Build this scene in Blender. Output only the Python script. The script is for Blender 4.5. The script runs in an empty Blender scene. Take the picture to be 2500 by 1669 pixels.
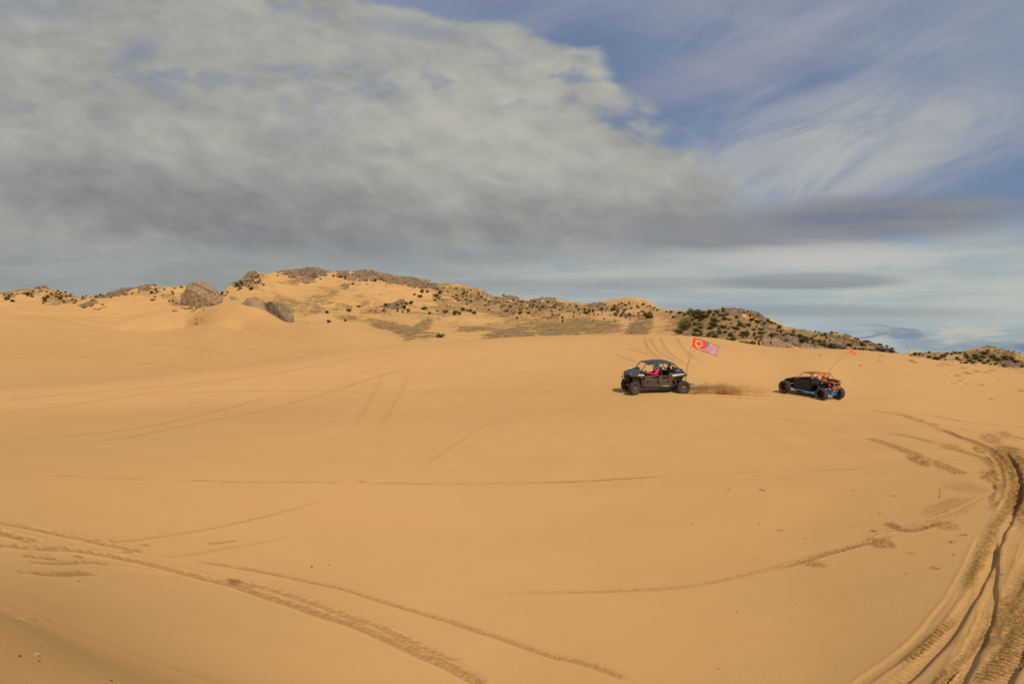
import bpy, bmesh, math, random
import numpy as np
from mathutils import Vector, Matrix, Euler

# ------------------------------------------------------------------ camera, sky, sun, exposure
scn = bpy.context.scene
COL = scn.collection
EYE = 8.0                      # camera height above the zero level
F = 1667.0                     # focal length in photo pixels (2500 wide)
HY = 878.0                     # photo row of the horizon
PITCH = math.atan((HY - 834.5) / F)
cd = bpy.data.cameras.new("camera")
cam = bpy.data.objects.new("camera", cd); COL.objects.link(cam)
cd.sensor_width = 36.0; cd.lens = 36.0 * F / 2500.0
cd.clip_start = 0.1; cd.clip_end = 60000.0
cam.location = (0, 0, EYE); cam.rotation_euler = (math.radians(90) + PITCH, 0, 0)
scn.camera = cam
scn.view_settings.view_transform = 'Standard'
scn.view_settings.look = 'None'
scn.view_settings.exposure = 0.0
scn.view_settings.gamma = 1.0
scn.cycles.max_bounces = 6; scn.cycles.diffuse_bounces = 2; scn.cycles.glossy_bounces = 2
scn.render.resolution_x = 1024; scn.render.resolution_y = 683

SUN_EL = math.radians(41.0)
SUN_AZ = math.radians(156.0)    # clockwise from the viewing direction (+Y)
sl = bpy.data.lights.new("sun", 'SUN'); sl.energy = 3.6; sl.angle = math.radians(0.6)
sl.color = (1.0, 0.93, 0.82)
sun = bpy.data.objects.new("sun", sl); COL.objects.link(sun)
sdir = Vector((math.cos(SUN_EL) * math.sin(SUN_AZ), math.cos(SUN_EL) * math.cos(SUN_AZ), math.sin(SUN_EL)))
sun.rotation_euler = sdir.to_track_quat('Z', 'Y').to_euler()


class NT:
    """small helper to write node trees as expressions"""
    def __init__(s, tree):
        s.t = tree; s.l = tree.links
    def new(s, kind, **kw):
        n = s.t.nodes.new(kind)
        for k, v in kw.items(): setattr(n, k, v)
        return n
    def put(s, sock, v):
        if hasattr(v, 'is_output'): s.l.new(v, sock)
        elif isinstance(v, (tuple, list)) and sock.type == 'RGBA' and len(v) == 3: sock.default_value = (*v, 1)
        else: sock.default_value = v
    def m(s, op, a, b=0.0, c=0.0, clamp=False):
        n = s.new('ShaderNodeMath', operation=op, use_clamp=clamp)
        s.put(n.inputs[0], a); s.put(n.inputs[1], b)
        if op in ('MULTIPLY_ADD', 'SMOOTH_MIN', 'SMOOTH_MAX', 'COMPARE'): s.put(n.inputs[2], c)
        return n.outputs[0]
    def add(s, *a):
        r = a[0]
        for x in a[1:]: r = s.m('ADD', r, x)
        return r
    def mul(s, *a):
        r = a[0]
        for x in a[1:]: r = s.m('MULTIPLY', r, x)
        return r
    def sub(s, a, b): return s.m('SUBTRACT', a, b)
    def ss(s, x, lo, hi, o0=0.0, o1=1.0):
        n = s.new('ShaderNodeMapRange', interpolation_type='SMOOTHSTEP')
        s.put(n.inputs[0], x); s.put(n.inputs[1], lo); s.put(n.inputs[2], hi)
        s.put(n.inputs[3], o0); s.put(n.inputs[4], o1)
        return n.outputs[0]
    def lin(s, x, lo, hi, o0=0.0, o1=1.0):
        n = s.new('ShaderNodeMapRange'); n.clamp = True
        s.put(n.inputs[0], x); s.put(n.inputs[1], lo); s.put(n.inputs[2], hi)
        s.put(n.inputs[3], o0); s.put(n.inputs[4], o1)
        return n.outputs[0]
    def vec(s, x, y, z=0.0):
        n = s.new('ShaderNodeCombineXYZ')
        s.put(n.inputs[0], x); s.put(n.inputs[1], y); s.put(n.inputs[2], z)
        return n.outputs[0]
    def sep(s, v):
        n = s.new('ShaderNodeSeparateXYZ'); s.put(n.inputs[0], v); return n.outputs
    def noise(s, v, scale=1.0, detail=4.0, rough=0.5, dist=0.0, lac=2.0):
        n = s.new('ShaderNodeTexNoise'); n.noise_dimensions = '3D'
        if v is not None: s.put(n.inputs['Vector'], v)
        s.put(n.inputs['Scale'], scale); s.put(n.inputs['Detail'], detail)
        s.put(n.inputs['Roughness'], rough); s.put(n.inputs['Distortion'], dist)
        s.put(n.inputs['Lacunarity'], lac)
        return n.outputs[0]
    def mix(s, f, a, b):
        n = s.new('ShaderNodeMix', data_type='RGBA'); n.clamp_factor = True
        s.put(n.inputs[0], f); s.put(n.inputs[6], a); s.put(n.inputs[7], b)
        return n.outputs[2]
    def ramp(s, f, pts):
        n = s.new('ShaderNodeValToRGB'); cr = n.color_ramp
        while len(cr.elements) < len(pts): cr.elements.new(0.5)
        for e, (p, c) in zip(cr.elements, pts): e.position = p; e.color = (*c, 1)
        s.put(n.inputs[0], f); return n.outputs[0]
    def curve(s, x, pts):
        """float curve; pts are (x, y), both inside 0..1"""
        n = s.new('ShaderNodeFloatCurve'); c = n.mapping.curves[0]
        while len(c.points) < len(pts): c.points.new(0.5, 0.5)
        for p, (a, b) in zip(c.points, pts): p.location = (a, b)
        n.mapping.update(); s.put(n.inputs['Value'], x); return n.outputs[0]
    def attr(s, name):
        n = s.new('ShaderNodeAttribute', attribute_name=name); return n.outputs['Fac']


def srgb(r, g, b):
    def f(c):
        c /= 255.0
        return c / 12.92 if c <= 0.04045 else ((c + 0.055) / 1.055) ** 2.4
    return (f(r), f(g), f(b))


def build_sky():
    w = bpy.data.worlds.new("World"); scn.world = w; w.use_nodes = True
    w.cycles.sampling_method = 'MANUAL'; w.cycles.sample_map_resolution = 256
    w.node_tree.nodes.clear(); N = NT(w.node_tree)
    STR = 0.1
    sky = N.new('ShaderNodeTexSky', sky_type='NISHITA', sun_disc=False, sun_elevation=SUN_EL,
                sun_rotation=SUN_AZ, altitude=1400.0, air_density=1.0, dust_density=0.6, ozone_density=2.0)
    tc = N.new('ShaderNodeTexCoord')
    x, y, z = N.sep(tc.outputs['Generated'])
    ya = N.m('MAXIMUM', N.m('ABSOLUTE', y), 0.12)
    u = N.m('DIVIDE', x, ya); v = N.m('DIVIDE', z, ya)          # tangents of bearing and elevation
    def U(px): return (px * 1.0643 - 1250) / F                  # from a 2349 px wide view of the photo
    def V(py): return (HY - py * 1.0643) / F
    def c(r, g, b): q = srgb(r, g, b); return tuple(k / STR for k in q)
    # cloud ceiling seen in perspective
    zz = N.add(N.m('MAXIMUM', z, 0.0), 0.075)
    px = N.m('DIVIDE', x, zz); py = N.m('DIVIDE', y, zz)
    P = N.vec(px, py, 0.0)
    W = N.noise(P, 0.7, 3.0, 0.5)
    n_big = N.noise(N.vec(px, py, 3.1), 0.55, 6.0, 0.52)
    n_med = N.noise(N.vec(px, py, 7.7), 1.9, 7.0, 0.55, 0.25)
    n_fine = N.noise(N.vec(N.mul(u, 1.0), N.mul(v, 2.0), 1.3), 9.0, 8.0, 0.6, 0.3)
    n_flat = N.noise(N.vec(N.mul(u, 1.2), N.mul(v, 9.0), 5.3), 4.0, 7.0, 0.55, 0.2)
    # ---- blue
    base = N.mix(0.88, sky.outputs[0], N.ramp(N.lin(v, 0.0, 0.55), [
        (0.0, c(140, 160, 170)), (0.22, c(98, 132, 164)), (0.5, c(90, 120, 158)), (1.0, c(92, 112, 150))]))
    # ---- high ice cloud, drawn out in streaks that run towards the upper right
    a = math.radians(-20)
    sx = N.add(N.mul(px, math.cos(a)), N.mul(py, -math.sin(a)))
    sy = N.add(N.mul(px, math.sin(a)), N.mul(py, math.cos(a)))
    st1 = N.noise(N.vec(N.mul(sx, 0.32), N.mul(sy, 1.8), 2.0), 1.0, 7.0, 0.6, 0.45)
    # streaks in the bearing/elevation plane, leaning 24 degrees
    b = math.radians(24)
    tx = N.add(N.mul(u, math.cos(b)), N.mul(v, math.sin(b)))
    ty = N.add(N.mul(u, -math.sin(b)), N.mul(v, math.cos(b)))
    st2 = N.noise(N.vec(N.mul(tx, 1.6), N.mul(ty, 7.5), 9.0), 1.0, 7.0, 0.58, 0.5)
    st3 = N.noise(N.vec(N.mul(tx, 3.0), N.mul(ty, 26.0), 4.0), 1.0, 5.0, 0.6, 0.3)
    def blob(cx, cy, rx, ry, rot=0.0, soft=0.6, wob=0.35, nz=None):
        """soft ellipse centred on a direction; its edge wobbles with the cloud noise"""
        nz = n_fine if nz is None else nz
        dx = N.sub(u, U(cx)); dy = N.sub(v, V(cy)); r = math.radians(rot)
        k = 1.0643 / F
        ex = N.mul(N.add(N.mul(dx, math.cos(r)), N.mul(dy, math.sin(r))), 1 / (rx * k))
        ey = N.mul(N.add(N.mul(dx, -math.sin(r)), N.mul(dy, math.cos(r))), 1 / (ry * k))
        d = N.m('SQRT', N.add(N.mul(ex, ex), N.mul(ey, ey)))
        d = N.add(d, N.mul(N.sub(nz, 0.5), -2 * wob))
        return N.ss(d, 1.0 - soft, 1.0 + soft, 1.0, 0.0)
    cir = N.add(N.mul(st2, 0.60), N.mul(st3, 0.10), N.mul(st1, 0.36))
    gaps = N.m('MAXIMUM', N.mul(blob(1450, 210, 210, 110, -30, 0.7, 0.3), 1.3), blob(1760, 430, 150, 55, 5, 0.7, 0.4))
    gaps = N.m('MAXIMUM', gaps, N.mul(blob(1700, 330, 200, 60, 25, 0.7, 0.3), 0.6))
    gaps = N.m('MAXIMUM', gaps, N.mul(blob(2290, 400, 120, 80, 20, 0.7, 0.3), 0.6))
    cm = N.ss(N.sub(N.add(cir, N.mul(v, 0.10)), N.mul(gaps, 0.20)), 0.42, 0.70)
    col = N.mix(N.lin(cm, 0.0, 1.0, 0.28, 0.88), base, c(138, 148, 166))
    corner = blob(2330, 60, 330, 200, 25, 0.8, 0.4, st2)
    col = N.mix(N.mul(corner, 0.5), col, c(150, 162, 174))
    bright = blob(1950, 330, 360, 105, 14, 0.75, 0.55, st2)
    wisp = N.noise(N.vec(N.mul(tx, 1.3), N.mul(ty, 3.2), 7.1), 3.2, 9.0, 0.62, 1.1)
    bright = N.mul(bright, N.ss(wisp, 0.34, 0.62, 0.30, 1.0))
    col = N.mix(N.mul(bright, 0.95), col, c(184, 185, 180))
    wreg = N.mul(N.ss(u, U(1350), U(1750)), N.ss(v, V(460), V(330)))
    w2 = N.ss(N.add(N.mul(st2, 0.45), N.mul(wisp, 0.25), N.mul(st1, 0.30)), 0.44, 0.60)
    col = N.mix(N.mul(wreg, w2, 0.55), col, c(158, 164, 174))
    b2 = N.mul(blob(1660, 170, 220, 45, 15, 0.8, 0.5, st2), 0.5)
    col = N.mix(b2, col, c(150, 152, 166))
    # ---- pale veil towards the horizon
    veil = N.ss(v, V(440), V(640), 0.0, 1.0)
    left = N.ss(u, U(1500), U(800))
    veil = N.mul(veil, N.m('MAXIMUM', N.ss(n_flat, 0.18, 0.62, 0.62, 1.0), left))
    vc = N.mix(N.ss(u, U(500), U(1900)), c(147, 151, 146), c(172, 184, 182))
    vc = N.mix(N.mul(N.ss(n_flat, 0.40, 0.62), N.lin(left, 0, 1, 1.0, 0.3)), vc, c(184, 188, 180))
    vc = N.mix(N.mul(left, N.ss(v, V(600), V(660)), 0.35), vc, c(140, 150, 152))
    col = N.mix(N.mul(veil, 0.96), col, vc)
    lowblue = N.mul(N.ss(v, V(735), V(800)), N.ss(u, U(1700), U(2100)))
    col = N.mix(N.mul(lowblue, N.ss(n_flat, 0.40, 0.58, 0.7, 0.15)), col, c(122, 144, 160))
    # ---- the large cloud sheet on the left; its right edge is a scalloped line
    edge = [(0, 870), (30, 1005), (60, 1160), (90, 1260), (120, 1330), (155, 1350), (175, 1330), (195, 1400), (240, 1420),
            (290, 1500), (330, 1590), (400, 1640), (440, 1680), (480, 1740), (540, 1780), (620, 1780)]
    pts = [(V(py_), (U(px_) + 0.8) / 1.6) for py_, px_ in edge][::-1]
    vmax = 0.6
    eu = N.curve(N.m('DIVIDE', v, vmax), [(max(0.0, a_ / vmax), b_) for a_, b_ in pts])
    eu = N.sub(N.mul(eu, 1.6), 0.8)
    bil = N.noise(N.vec(N.mul(u, 1.0), N.mul(v, 1.7), 6.6), 6.5, 3.0, 0.5, 0.6)
    puff2 = N.noise(N.vec(u, N.mul(v, 1.7), 4.4), 15.0, 3.0, 0.5, 0.3)
    scal = N.add(N.mul(N.sub(bil, 0.5), 0.24), N.mul(N.sub(puff2, 0.5), 0.12), N.mul(N.sub(n_fine, 0.5), 0.07))
    dist = N.add(N.sub(eu, u), scal)
    m = N.ss(dist, -0.04, 0.045)
    m = N.mul(m, N.ss(N.add(v, N.mul(N.sub(n_flat, 0.5), 0.05)), V(650), V(520)))                     # the sheet thins out near the horizon
    holes = N.m('MAXIMUM', blob(300, 115, 60, 25, 30, 0.8, 0.7), blob(370, 200, 55, 22, -20, 0.8, 0.7))
    holes = N.m('MAXIMUM', holes, blob(640, 150, 60, 12, 0, 0.8, 0.7))
    holes = N.m('MAXIMUM', holes, blob(950, 60, 110, 22, -10, 0.8, 0.9))
    holes = N.m('MAXIMUM', holes, N.mul(blob(80, 15, 130, 20, 0, 0.8, 0.6), 0.7))
    holes = N.m('MAXIMUM', holes, N.mul(blob(700, 290, 90, 25, 10, 0.8, 0.8), 0.45))
    thin = N.mul(N.ss(N.add(N.mul(puff2, 0.5), N.mul(bil, 0.5)), 0.47, 0.36), N.ss(v, V(420), V(150)))
    m = N.mul(m, N.sub(1.0, N.m('MAXIMUM', N.mul(holes, 0.55), N.mul(thin, 0.5))))
    rr_ = math.radians(-16)
    cu = N.add(N.mul(u, math.cos(rr_)), N.mul(v, math.sin(rr_))); cv = N.add(N.mul(u, -math.sin(rr_)), N.mul(v, math.cos(rr_)))
    puff = N.noise(N.vec(cu, N.mul(cv, 2.0), 2.2), 17.0, 3.0, 0.5, 0.35)
    lum = N.add(N.mul(n_med, 0.26), N.mul(n_big, 0.18), N.mul(n_fine, 0.36), N.mul(bil, 0.34), N.mul(puff, 0.44))
    creamy = N.m('MAXIMUM', N.mul(blob(1180, 260, 460, 190, -14, 0.9, 0.3), 0.17), N.mul(blob(640, 150, 620, 160, 0, 0.9, 0.3), 0.05))
    lum = N.add(lum, creamy)
    dark = N.m('MAXIMUM', N.mul(blob(520, 500, 620, 80, -12, 0.9, 0.3), 0.24), N.mul(blob(1250, 520, 700, 75, -3, 0.9, 0.4), 0.16))
    lum = N.sub(lum, dark)
    deck = N.ramp(N.lin(lum, 0.48, 1.10), [(0.0, c(130, 131, 134)), (0.30, c(145, 147, 145)), (0.52, c(158, 159, 153)), (0.75, c(171, 171, 163)), (1.0, c(184, 182, 171))])
    deck = N.mix(N.ss(u, U(150), U(-250), 0.0, 0.5), deck, c(150, 156, 152))
    col = N.mix(m, col, deck)
    # ---- flat grey clouds
    g1 = blob(1990, 502, 330, 50, 4, 0.45, 0.55, n_flat)
    g1b = blob(1680, 540, 300, 42, -2, 0.6, 0.6, n_flat)
    g1 = N.m('MAXIMUM', g1, N.mul(g1b, 0.85))
    col = N.mix(N.mul(g1, 0.88), col, N.mix(N.ss(n_flat, 0.35, 0.65), c(118, 124, 138), c(136, 138, 145)))
    br = N.mul(blob(1830, 590, 300, 26, 1, 0.7, 0.7, n_flat), 0.8)
    col = N.mix(br, col, c(192, 192, 184))
    g2 = blob(1860, 644, 205, 19, 0.5, 0.28, 0.28, n_flat)
    col = N.mix(N.mul(g2, 0.70), col, N.mix(N.ss(v, V(660), V(628)), c(126, 136, 146), c(150, 153, 155)))
    g2b = blob(1500, 650, 330, 14, 0.5, 0.7, 0.6, n_flat)
    col = N.mix(N.mul(g2b, 0.5), col, c(140, 146, 150))
    g3 = blob(1820, 712, 380, 15, -1.0, 0.6, 0.9, n_flat)
    col = N.mix(N.mul(g3, 0.6), col, c(138, 148, 156))
    # ---- small broken cumulus low on the right
    low = N.mul(N.ss(v, V(735), V(757)), N.ss(u, U(1750), U(1950)))
    n_low = N.noise(N.vec(N.mul(u, 7.0), N.mul(v, 46.0), 8.8), 1.0, 7.0, 0.6, 0.6)
    col = N.mix(N.mul(low, N.ss(n_low, 0.50, 0.62), 0.8), col, c(192, 188, 172))
    col = N.mix(N.mul(low, N.ss(n_low, 0.44, 0.34), 0.7), col, c(112, 132, 152))
    # below the horizon
    col = N.mix(N.ss(z, 0.0, -0.02), col, c(150, 130, 100))
    bg = N.new('ShaderNodeBackground'); N.put(bg.inputs[0], col); bg.inputs[1].default_value = STR
    out = N.new('ShaderNodeOutputWorld'); N.l.new(bg.outputs[0], out.inputs[0])
build_sky()


# ------------------------------------------------------------------ numeric helpers
def pchip(xk, yk, x):
    xk = np.asarray(xk, float); yk = np.asarray(yk, float)
    h = np.diff(xk); d = np.diff(yk) / h
    m = np.zeros_like(yk)
    s = np.sign(d[:-1]) * np.sign(d[1:])
    w1 = 2 * h[1:] + h[:-1]; w2 = h[1:] + 2 * h[:-1]
    with np.errstate(all='ignore'):
        mm = (w1 + w2) / (w1 / d[:-1] + w2 / d[1:])
    m[1:-1] = np.where(s > 0, mm, 0.0); m[0] = d[0]; m[-1] = d[-1]
    x = np.clip(x, xk[0], xk[-1])
    i = np.clip(np.searchsorted(xk, x) - 1, 0, len(h) - 1)
    t = (x - xk[i]) / h[i]; t2 = t * t; t3 = t2 * t
    return ((2*t3-3*t2+1)*yk[i] + (t3-2*t2+t)*h[i]*m[i] + (-2*t3+3*t2)*yk[i+1] + (t3-t2)*h[i]*m[i+1])


def pchip_cols(RK, ZK, R):
    """RK, ZK: (ncol, K) knots; R: (nr,) -> (ncol, nr)"""
    h = np.diff(RK, axis=1); d = np.diff(ZK, axis=1) / h
    m = np.zeros_like(ZK)
    s = np.sign(d[:, :-1]) * np.sign(d[:, 1:])
    w1 = 2 * h[:, 1:] + h[:, :-1]; w2 = h[:, 1:] + 2 * h[:, :-1]
    with np.errstate(all='ignore'):
        mm = (w1 + w2) / (w1 / d[:, :-1] + w2 / d[:, 1:])
    m[:, 1:-1] = np.where(s > 0, mm, 0.0); m[:, 0] = d[:, 0]; m[:, -1] = d[:, -1]
    out = np.zeros((RK.shape[0], len(R)))
    for c in range(RK.shape[0]):
        i = np.clip(np.searchsorted(RK[c], R) - 1, 0, h.shape[1] - 1)
        t = np.clip((R - RK[c][i]) / h[c][i], 0, 1); t2 = t * t; t3 = t2 * t
        out[c] = ((2*t3-3*t2+1)*ZK[c][i] + (t3-2*t2+t)*h[c][i]*m[c][i] + (-2*t3+3*t2)*ZK[c][i+1] + (t3-t2)*h[c][i]*m[c][i+1])
    return out


_rng = np.random.RandomState(11)
_perm = _rng.permutation(256); _perm = np.concatenate([_perm, _perm])
_ang = _rng.rand(256) * 2 * np.pi; _gx = np.cos(_ang); _gy = np.sin(_ang)
def perlin(x, y, seed=0):
    x = x + seed * 17.13; y = y - seed * 9.71
    xi = np.floor(x).astype(np.int64); yi = np.floor(y).astype(np.int64)
    xf = x - xi; yf = y - yi; xi &= 255; yi &= 255
    ux = xf*xf*xf*(xf*(xf*6-15)+10); uy = yf*yf*yf*(yf*(yf*6-15)+10)
    def g(ix, iy, dx, dy):
        k = _perm[_perm[ix & 255] + (iy & 255)]
        return _gx[k] * dx + _gy[k] * dy
    a = g(xi, yi, xf, yf); b = g(xi+1, yi, xf-1, yf); c = g(xi, yi+1, xf, yf-1); d = g(xi+1, yi+1, xf-1, yf-1)
    return ((a + ux*(b-a)) * (1-uy) + (c + ux*(d-c)) * uy) * 1.5
def fbm(x, y, octv=4, seed=0, rough=0.5):
    r = 0; a = 1.0; t = 0
    for k in range(octv):
        r = r + a * perlin(x * 2**k, y * 2**k, seed + k * 3); t += a; a *= rough
    return r / t
def ridged(x, y, octv=4, seed=0):
    r = 0; a = 1.0; t = 0
    for k in range(octv):
        r = r + a * (1 - 2 * np.abs(perlin(x * 2**k, y * 2**k, seed + k * 5))); t += a; a *= 0.55
    return r / t
def sstep(x, a, b):
    t = np.clip((x - a) / (b - a), 0, 1); return t * t * (3 - 2 * t)


# ------------------------------------------------------------------ terrain control lines
# every line: (photo column, photo row, horizontal distance in metres); a crest or a trough of the dunes
LINES = [
    # the bank the photographer stands on
    [(0, 1596, 4.4), (80, 1668, 4.3), (250, 1790, 4.0), (700, 1900, 3.8), (1250, 1960, 3.6), (1900, 1950, 3.6), (2500, 1930, 3.6)],
    # foot of the frame
    [(0, 1480, 8.5), (250, 1560, 9.0), (600, 1640, 9.8), (1250, 1690, 10.5), (1900, 1690, 10.5), (2500, 1680, 10.0)],
    [(0, 1345, 14.5), (600, 1400, 15.0), (1250, 1400, 15.5), (1900, 1405, 15.5), (2500, 1430, 14.5)],
    [(0, 1130, 23.0), (600, 1130, 24.0), (1250, 1125, 25.0), (1900, 1135, 25.0), (2500, 1180, 22.0)],
    [(0, 1010, 43.0), (600, 985, 45.0), (1000, 972, 45.0), (1300, 962, 43.0), (1600, 958, 41.0), (1800, 957, 44.0), (1914, 961, 46.0), (2006, 975, 44.6), (2060, 981, 45.2), (2200, 1003, 43.0), (2500, 1050, 40.0)],
    # front crest
    [(0, 945, 51.0), (300, 925, 54.0), (600, 893, 60.0), (880, 853, 68.0), (1100, 834, 72.0), (1300, 822, 74.0), (1580, 817, 76.0), (1720, 824, 76.0),
     (1900, 847, 74.0), (2100, 853, 74.0), (2300, 880, 70.0), (2500, 904, 66.0)],
    # trough behind it
    [(0, 958, 62.0), (300, 940, 68.0), (600, 906, 76.0), (880, 863, 82.0), (1100, 846, 88.0), (1300, 836, 92.0), (1580, 831, 94.0), (1720, 838, 92.0),
     (1900, 860, 92.0), (2100, 866, 92.0), (2300, 893, 88.0), (2500, 918, 84.0)],
    # break between the low left dune and the bright slopes
    [(0, 764, 300.0), (110, 779, 275.0), (217, 797, 255.0), (306, 809, 245.0), (383, 809, 236.0), (447, 801, 232.0), (520, 794, 196.0), (600, 808, 180.0),
     (691, 829, 148.0), (800, 848, 114.0), (870, 858, 102.0), (1100, 843, 108.0), (1400, 835, 112.0), (1720, 835, 108.0), (2100, 866, 112.0), (2500, 916, 105.0)],
    # second crest: the bright dune left of the middle
    [(0, 752, 315.0), (150, 762, 290.0), (300, 780, 262.0), (450, 775, 240.0), (540, 750, 210.0), (600, 745, 198.0), (656, 762, 191.0), (714, 781, 186.0), (806, 789, 164.0), (898, 809, 145.0),
     (1011, 833, 128.0), (1120, 845, 124.0), (1400, 832, 124.0), (1720, 826, 116.0), (2100, 860, 122.0), (2500, 912, 130.0)],
    # hollow behind it
    [(0, 744, 328.0), (150, 752, 302.0), (300, 765, 273.0), (450, 760, 252.0), (540, 744, 228.0), (600, 742, 216.0), (656, 770, 210.0), (714, 793, 208.0), (806, 801, 192.0), (898, 816, 172.0),
     (1011, 824, 158.0), (1120, 829, 152.0), (1400, 822, 150.0), (1560, 818, 142.0), (1720, 812, 125.0), (2100, 852, 140.0), (2300, 886, 180.0), (2500, 903, 190.0)],
    # bench crest in the middle distance
    [(0, 735, 342.0), (150, 740, 314.0), (300, 740, 290.0), (450, 735, 275.0), (600, 734, 262.0), (656, 746, 256.0), (714, 757, 250.0), (883, 768, 240.0), (1000, 770, 236.0),
     (1119, 770, 236.0), (1256, 780, 230.0), (1400, 777, 226.0), (1560, 778, 200.0), (1640, 790, 165.0), (1760, 792, 134.0), (1900, 815, 140.0), (2100, 845, 155.0), (2220, 875, 200.0), (2400, 888, 250.0), (2500, 893, 260.0)],
    [(0, 728, 356.0), (150, 732, 330.0), (300, 730, 303.0), (450, 725, 288.0), (600, 728, 300.0), (656, 742, 288.0), (714, 764, 285.0), (883, 774, 272.0), (1000, 777, 266.0),
     (1119, 777, 266.0), (1256, 786, 258.0), (1400, 772, 280.0), (1560, 768, 240.0), (1640, 778, 178.0), (1760, 775, 142.0), (1900, 796, 150.0), (2100, 838, 172.0), (2220, 871, 240.0), (2400, 876, 285.0), (2500, 884, 290.0)],
    # middle of the far slopes
    [(0, 722, 370.0), (150, 722, 360.0), (300, 716, 322.0), (450, 708, 305.0), (520, 730, 330.0), (600, 700, 395.0), (740, 705, 400.0), (900, 715, 385.0), (1000, 728, 370.0),
     (1119, 735, 360.0), (1256, 768, 320.0), (1400, 757, 350.0), (1560, 765, 260.0), (1640, 768, 190.0), (1760, 763, 149.0), (1900, 793, 160.0), (2100, 832, 188.0), (2220, 869, 280.0), (2400, 866, 325.0), (2500, 878, 320.0)],
    # skyline
    [(0, 719, 400.0), (42, 717, 400.0), (75, 716, 396.0), (106, 713, 392.0), (160, 715, 385.0), (190, 724, 375.0), (240, 722, 362.0), (282, 717, 354.0), (350, 708, 346.0), (404, 706, 342.0),
     (447, 704, 340.0), (480, 702, 335.0), (510, 709, 335.0), (538, 714, 345.0), (564, 702, 380.0), (585, 690, 415.0), (612, 675, 440.0), (632, 671, 446.0), (649, 676, 450.0), (681, 672, 470.0), (724, 666, 480.0),
     (745, 661, 482.0), (777, 661, 482.0), (798, 670, 482.0), (851, 671, 480.0), (905, 668, 478.0), (937, 678, 476.0), (1000, 687, 472.0), (1064, 699, 465.0), (1128, 705, 450.0), (1171, 715, 430.0),
     (1203, 731, 415.0), (1256, 735, 412.0), (1330, 739, 420.0), (1384, 743, 420.0), (1426, 745, 415.0), (1490, 742, 395.0), (1533, 737, 375.0), (1575, 743, 340.0), (1618, 757, 270.0), (1660, 763, 205.0),
     (1702, 755, 172.0), (1767, 754, 160.0), (1809, 758, 158.0), (1852, 767, 158.0), (1884, 778, 160.0), (1916, 795, 164.0), (1948, 809, 170.0), (2001, 812, 180.0), (2043, 818, 190.0),
     (2107, 837, 200.0), (2171, 853, 215.0), (2208, 864, 260.0), (2246, 864, 330.0), (2299, 860, 350.0), (2341, 861, 355.0), (2384, 856, 358.0), (2437, 864, 355.0), (2500, 876, 345.0)],
]
PXMIN, PXMAX = -1600.0, 4100.0
def clamp_ends(L):
    a, a2, b, b2 = L[0], L[1], L[-1], L[-2]
    k = 0.5 * 350 / (a2[0] - a[0]); m = 0.5 * 350 / (b[0] - b2[0])
    e1 = (a[0] - 350, a[1] - k * (a2[1] - a[1]), a[2] - k * (a2[2] - a[2])); e2 = (b[0] + 350, b[1] + m * (b[1] - b2[1]), b[2] + m * (b[2] - b2[2]))
    return [(PXMIN, e1[1], e1[2]), e1] + L + [e2, (PXMAX, e2[1], e2[2])]
LINES = [clamp_ends(L) for L in LINES]

def px_dir(X, Y):
    xc = (X - 1250.0) / F; yc = (834.5 - Y) / F
    return xc, np.cos(PITCH) - yc * np.sin(PITCH), np.sin(PITCH) + yc * np.cos(PITCH)

def profile(azs):
    """knots along the ray of every azimuth inside +-65 degrees"""
    n = len(azs); t = np.tan(azs)
    RK = [np.full(n, 0.0), np.full(n, 1.6)]; ZK = [np.full(n, -1.70), np.full(n, -1.72)]
    for L in LINES:
        xs = [p[0] for p in L]; ys = [p[1] for p in L]; rs = [p[2] for p in L]
        X = 1250 + F * t; Y = pchip(xs, ys, X)
        for _ in range(3):
            X = 1250 + F * t * (np.cos(PITCH) - (834.5 - Y) / F * np.sin(PITCH)); Y = pchip(xs, ys, X)
        R = pchip(xs, rs, X)
        dx, dy, dz = px_dir(X, Y)
        RK.append(R); ZK.append(R * dz / np.hypot(dx, dy))
    # behind the skyline the land falls to a plain
    top = ZK[-1]; RS = RK[-1]
    RK += [RS * 1.12, RS * 1.5, np.full(n, 1200.0), np.full(n, 9000.0)]
    ZK += [top - 6, top * 0.2 - 6, np.full(n, -12.0), np.full(n, -14.0)]
    # the break above the low left dune is sharp: two more knots right beside it
    k = 2 + 7; R0, Z0 = RK[k], ZK[k]
    ra, rb = R0 - 4.0, R0 + 4.0
    za = Z0 + (ZK[k-1] - Z0) * (4.0 / (R0 - RK[k-1])); zb = Z0 + (ZK[k+1] - Z0) * (4.0 / np.maximum(RK[k+1] - R0, 8.0))
    RK = RK[:k] + [ra, R0, rb] + RK[k+1:]; ZK = ZK[:k] + [za, Z0, zb] + ZK[k+1:]
    RK = np.array(RK).T; ZK = np.array(ZK).T
    for k in range(1, RK.shape[1]): RK[:, k] = np.maximum(RK[:, k], RK[:, k-1] + 0.3)
    return RK, ZK

AZ = np.concatenate([np.radians(np.arange(-180, -60, 3.0)), np.radians(np.arange(-60, -39.5, 1.0)), np.arange(-0.685, 0.40, 0.0012),
                     np.arange(0.40, 0.665, 0.0007), np.radians(np.arange(38.5, 60, 1.0)), np.radians(np.arange(60, 180, 3.0))])
RR = [0.6]
while RR[-1] < 9000:
    r = RR[-1]
    q = 1.12 if r < 3.5 else (1.008 if r < 8.5 else (1.0026 if r < 22 else (1.0038 if r < 95 else (1.0042 if r < 500 else 1.1))))
    RR.append(r * q)
RR = np.array(RR)
NA, NR = len(AZ), len(RR)
azc = np.clip(AZ, math.radians(-65), math.radians(65))
RK, ZK = profile(azc)
H = pchip_cols(RK, ZK, RR)
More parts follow.
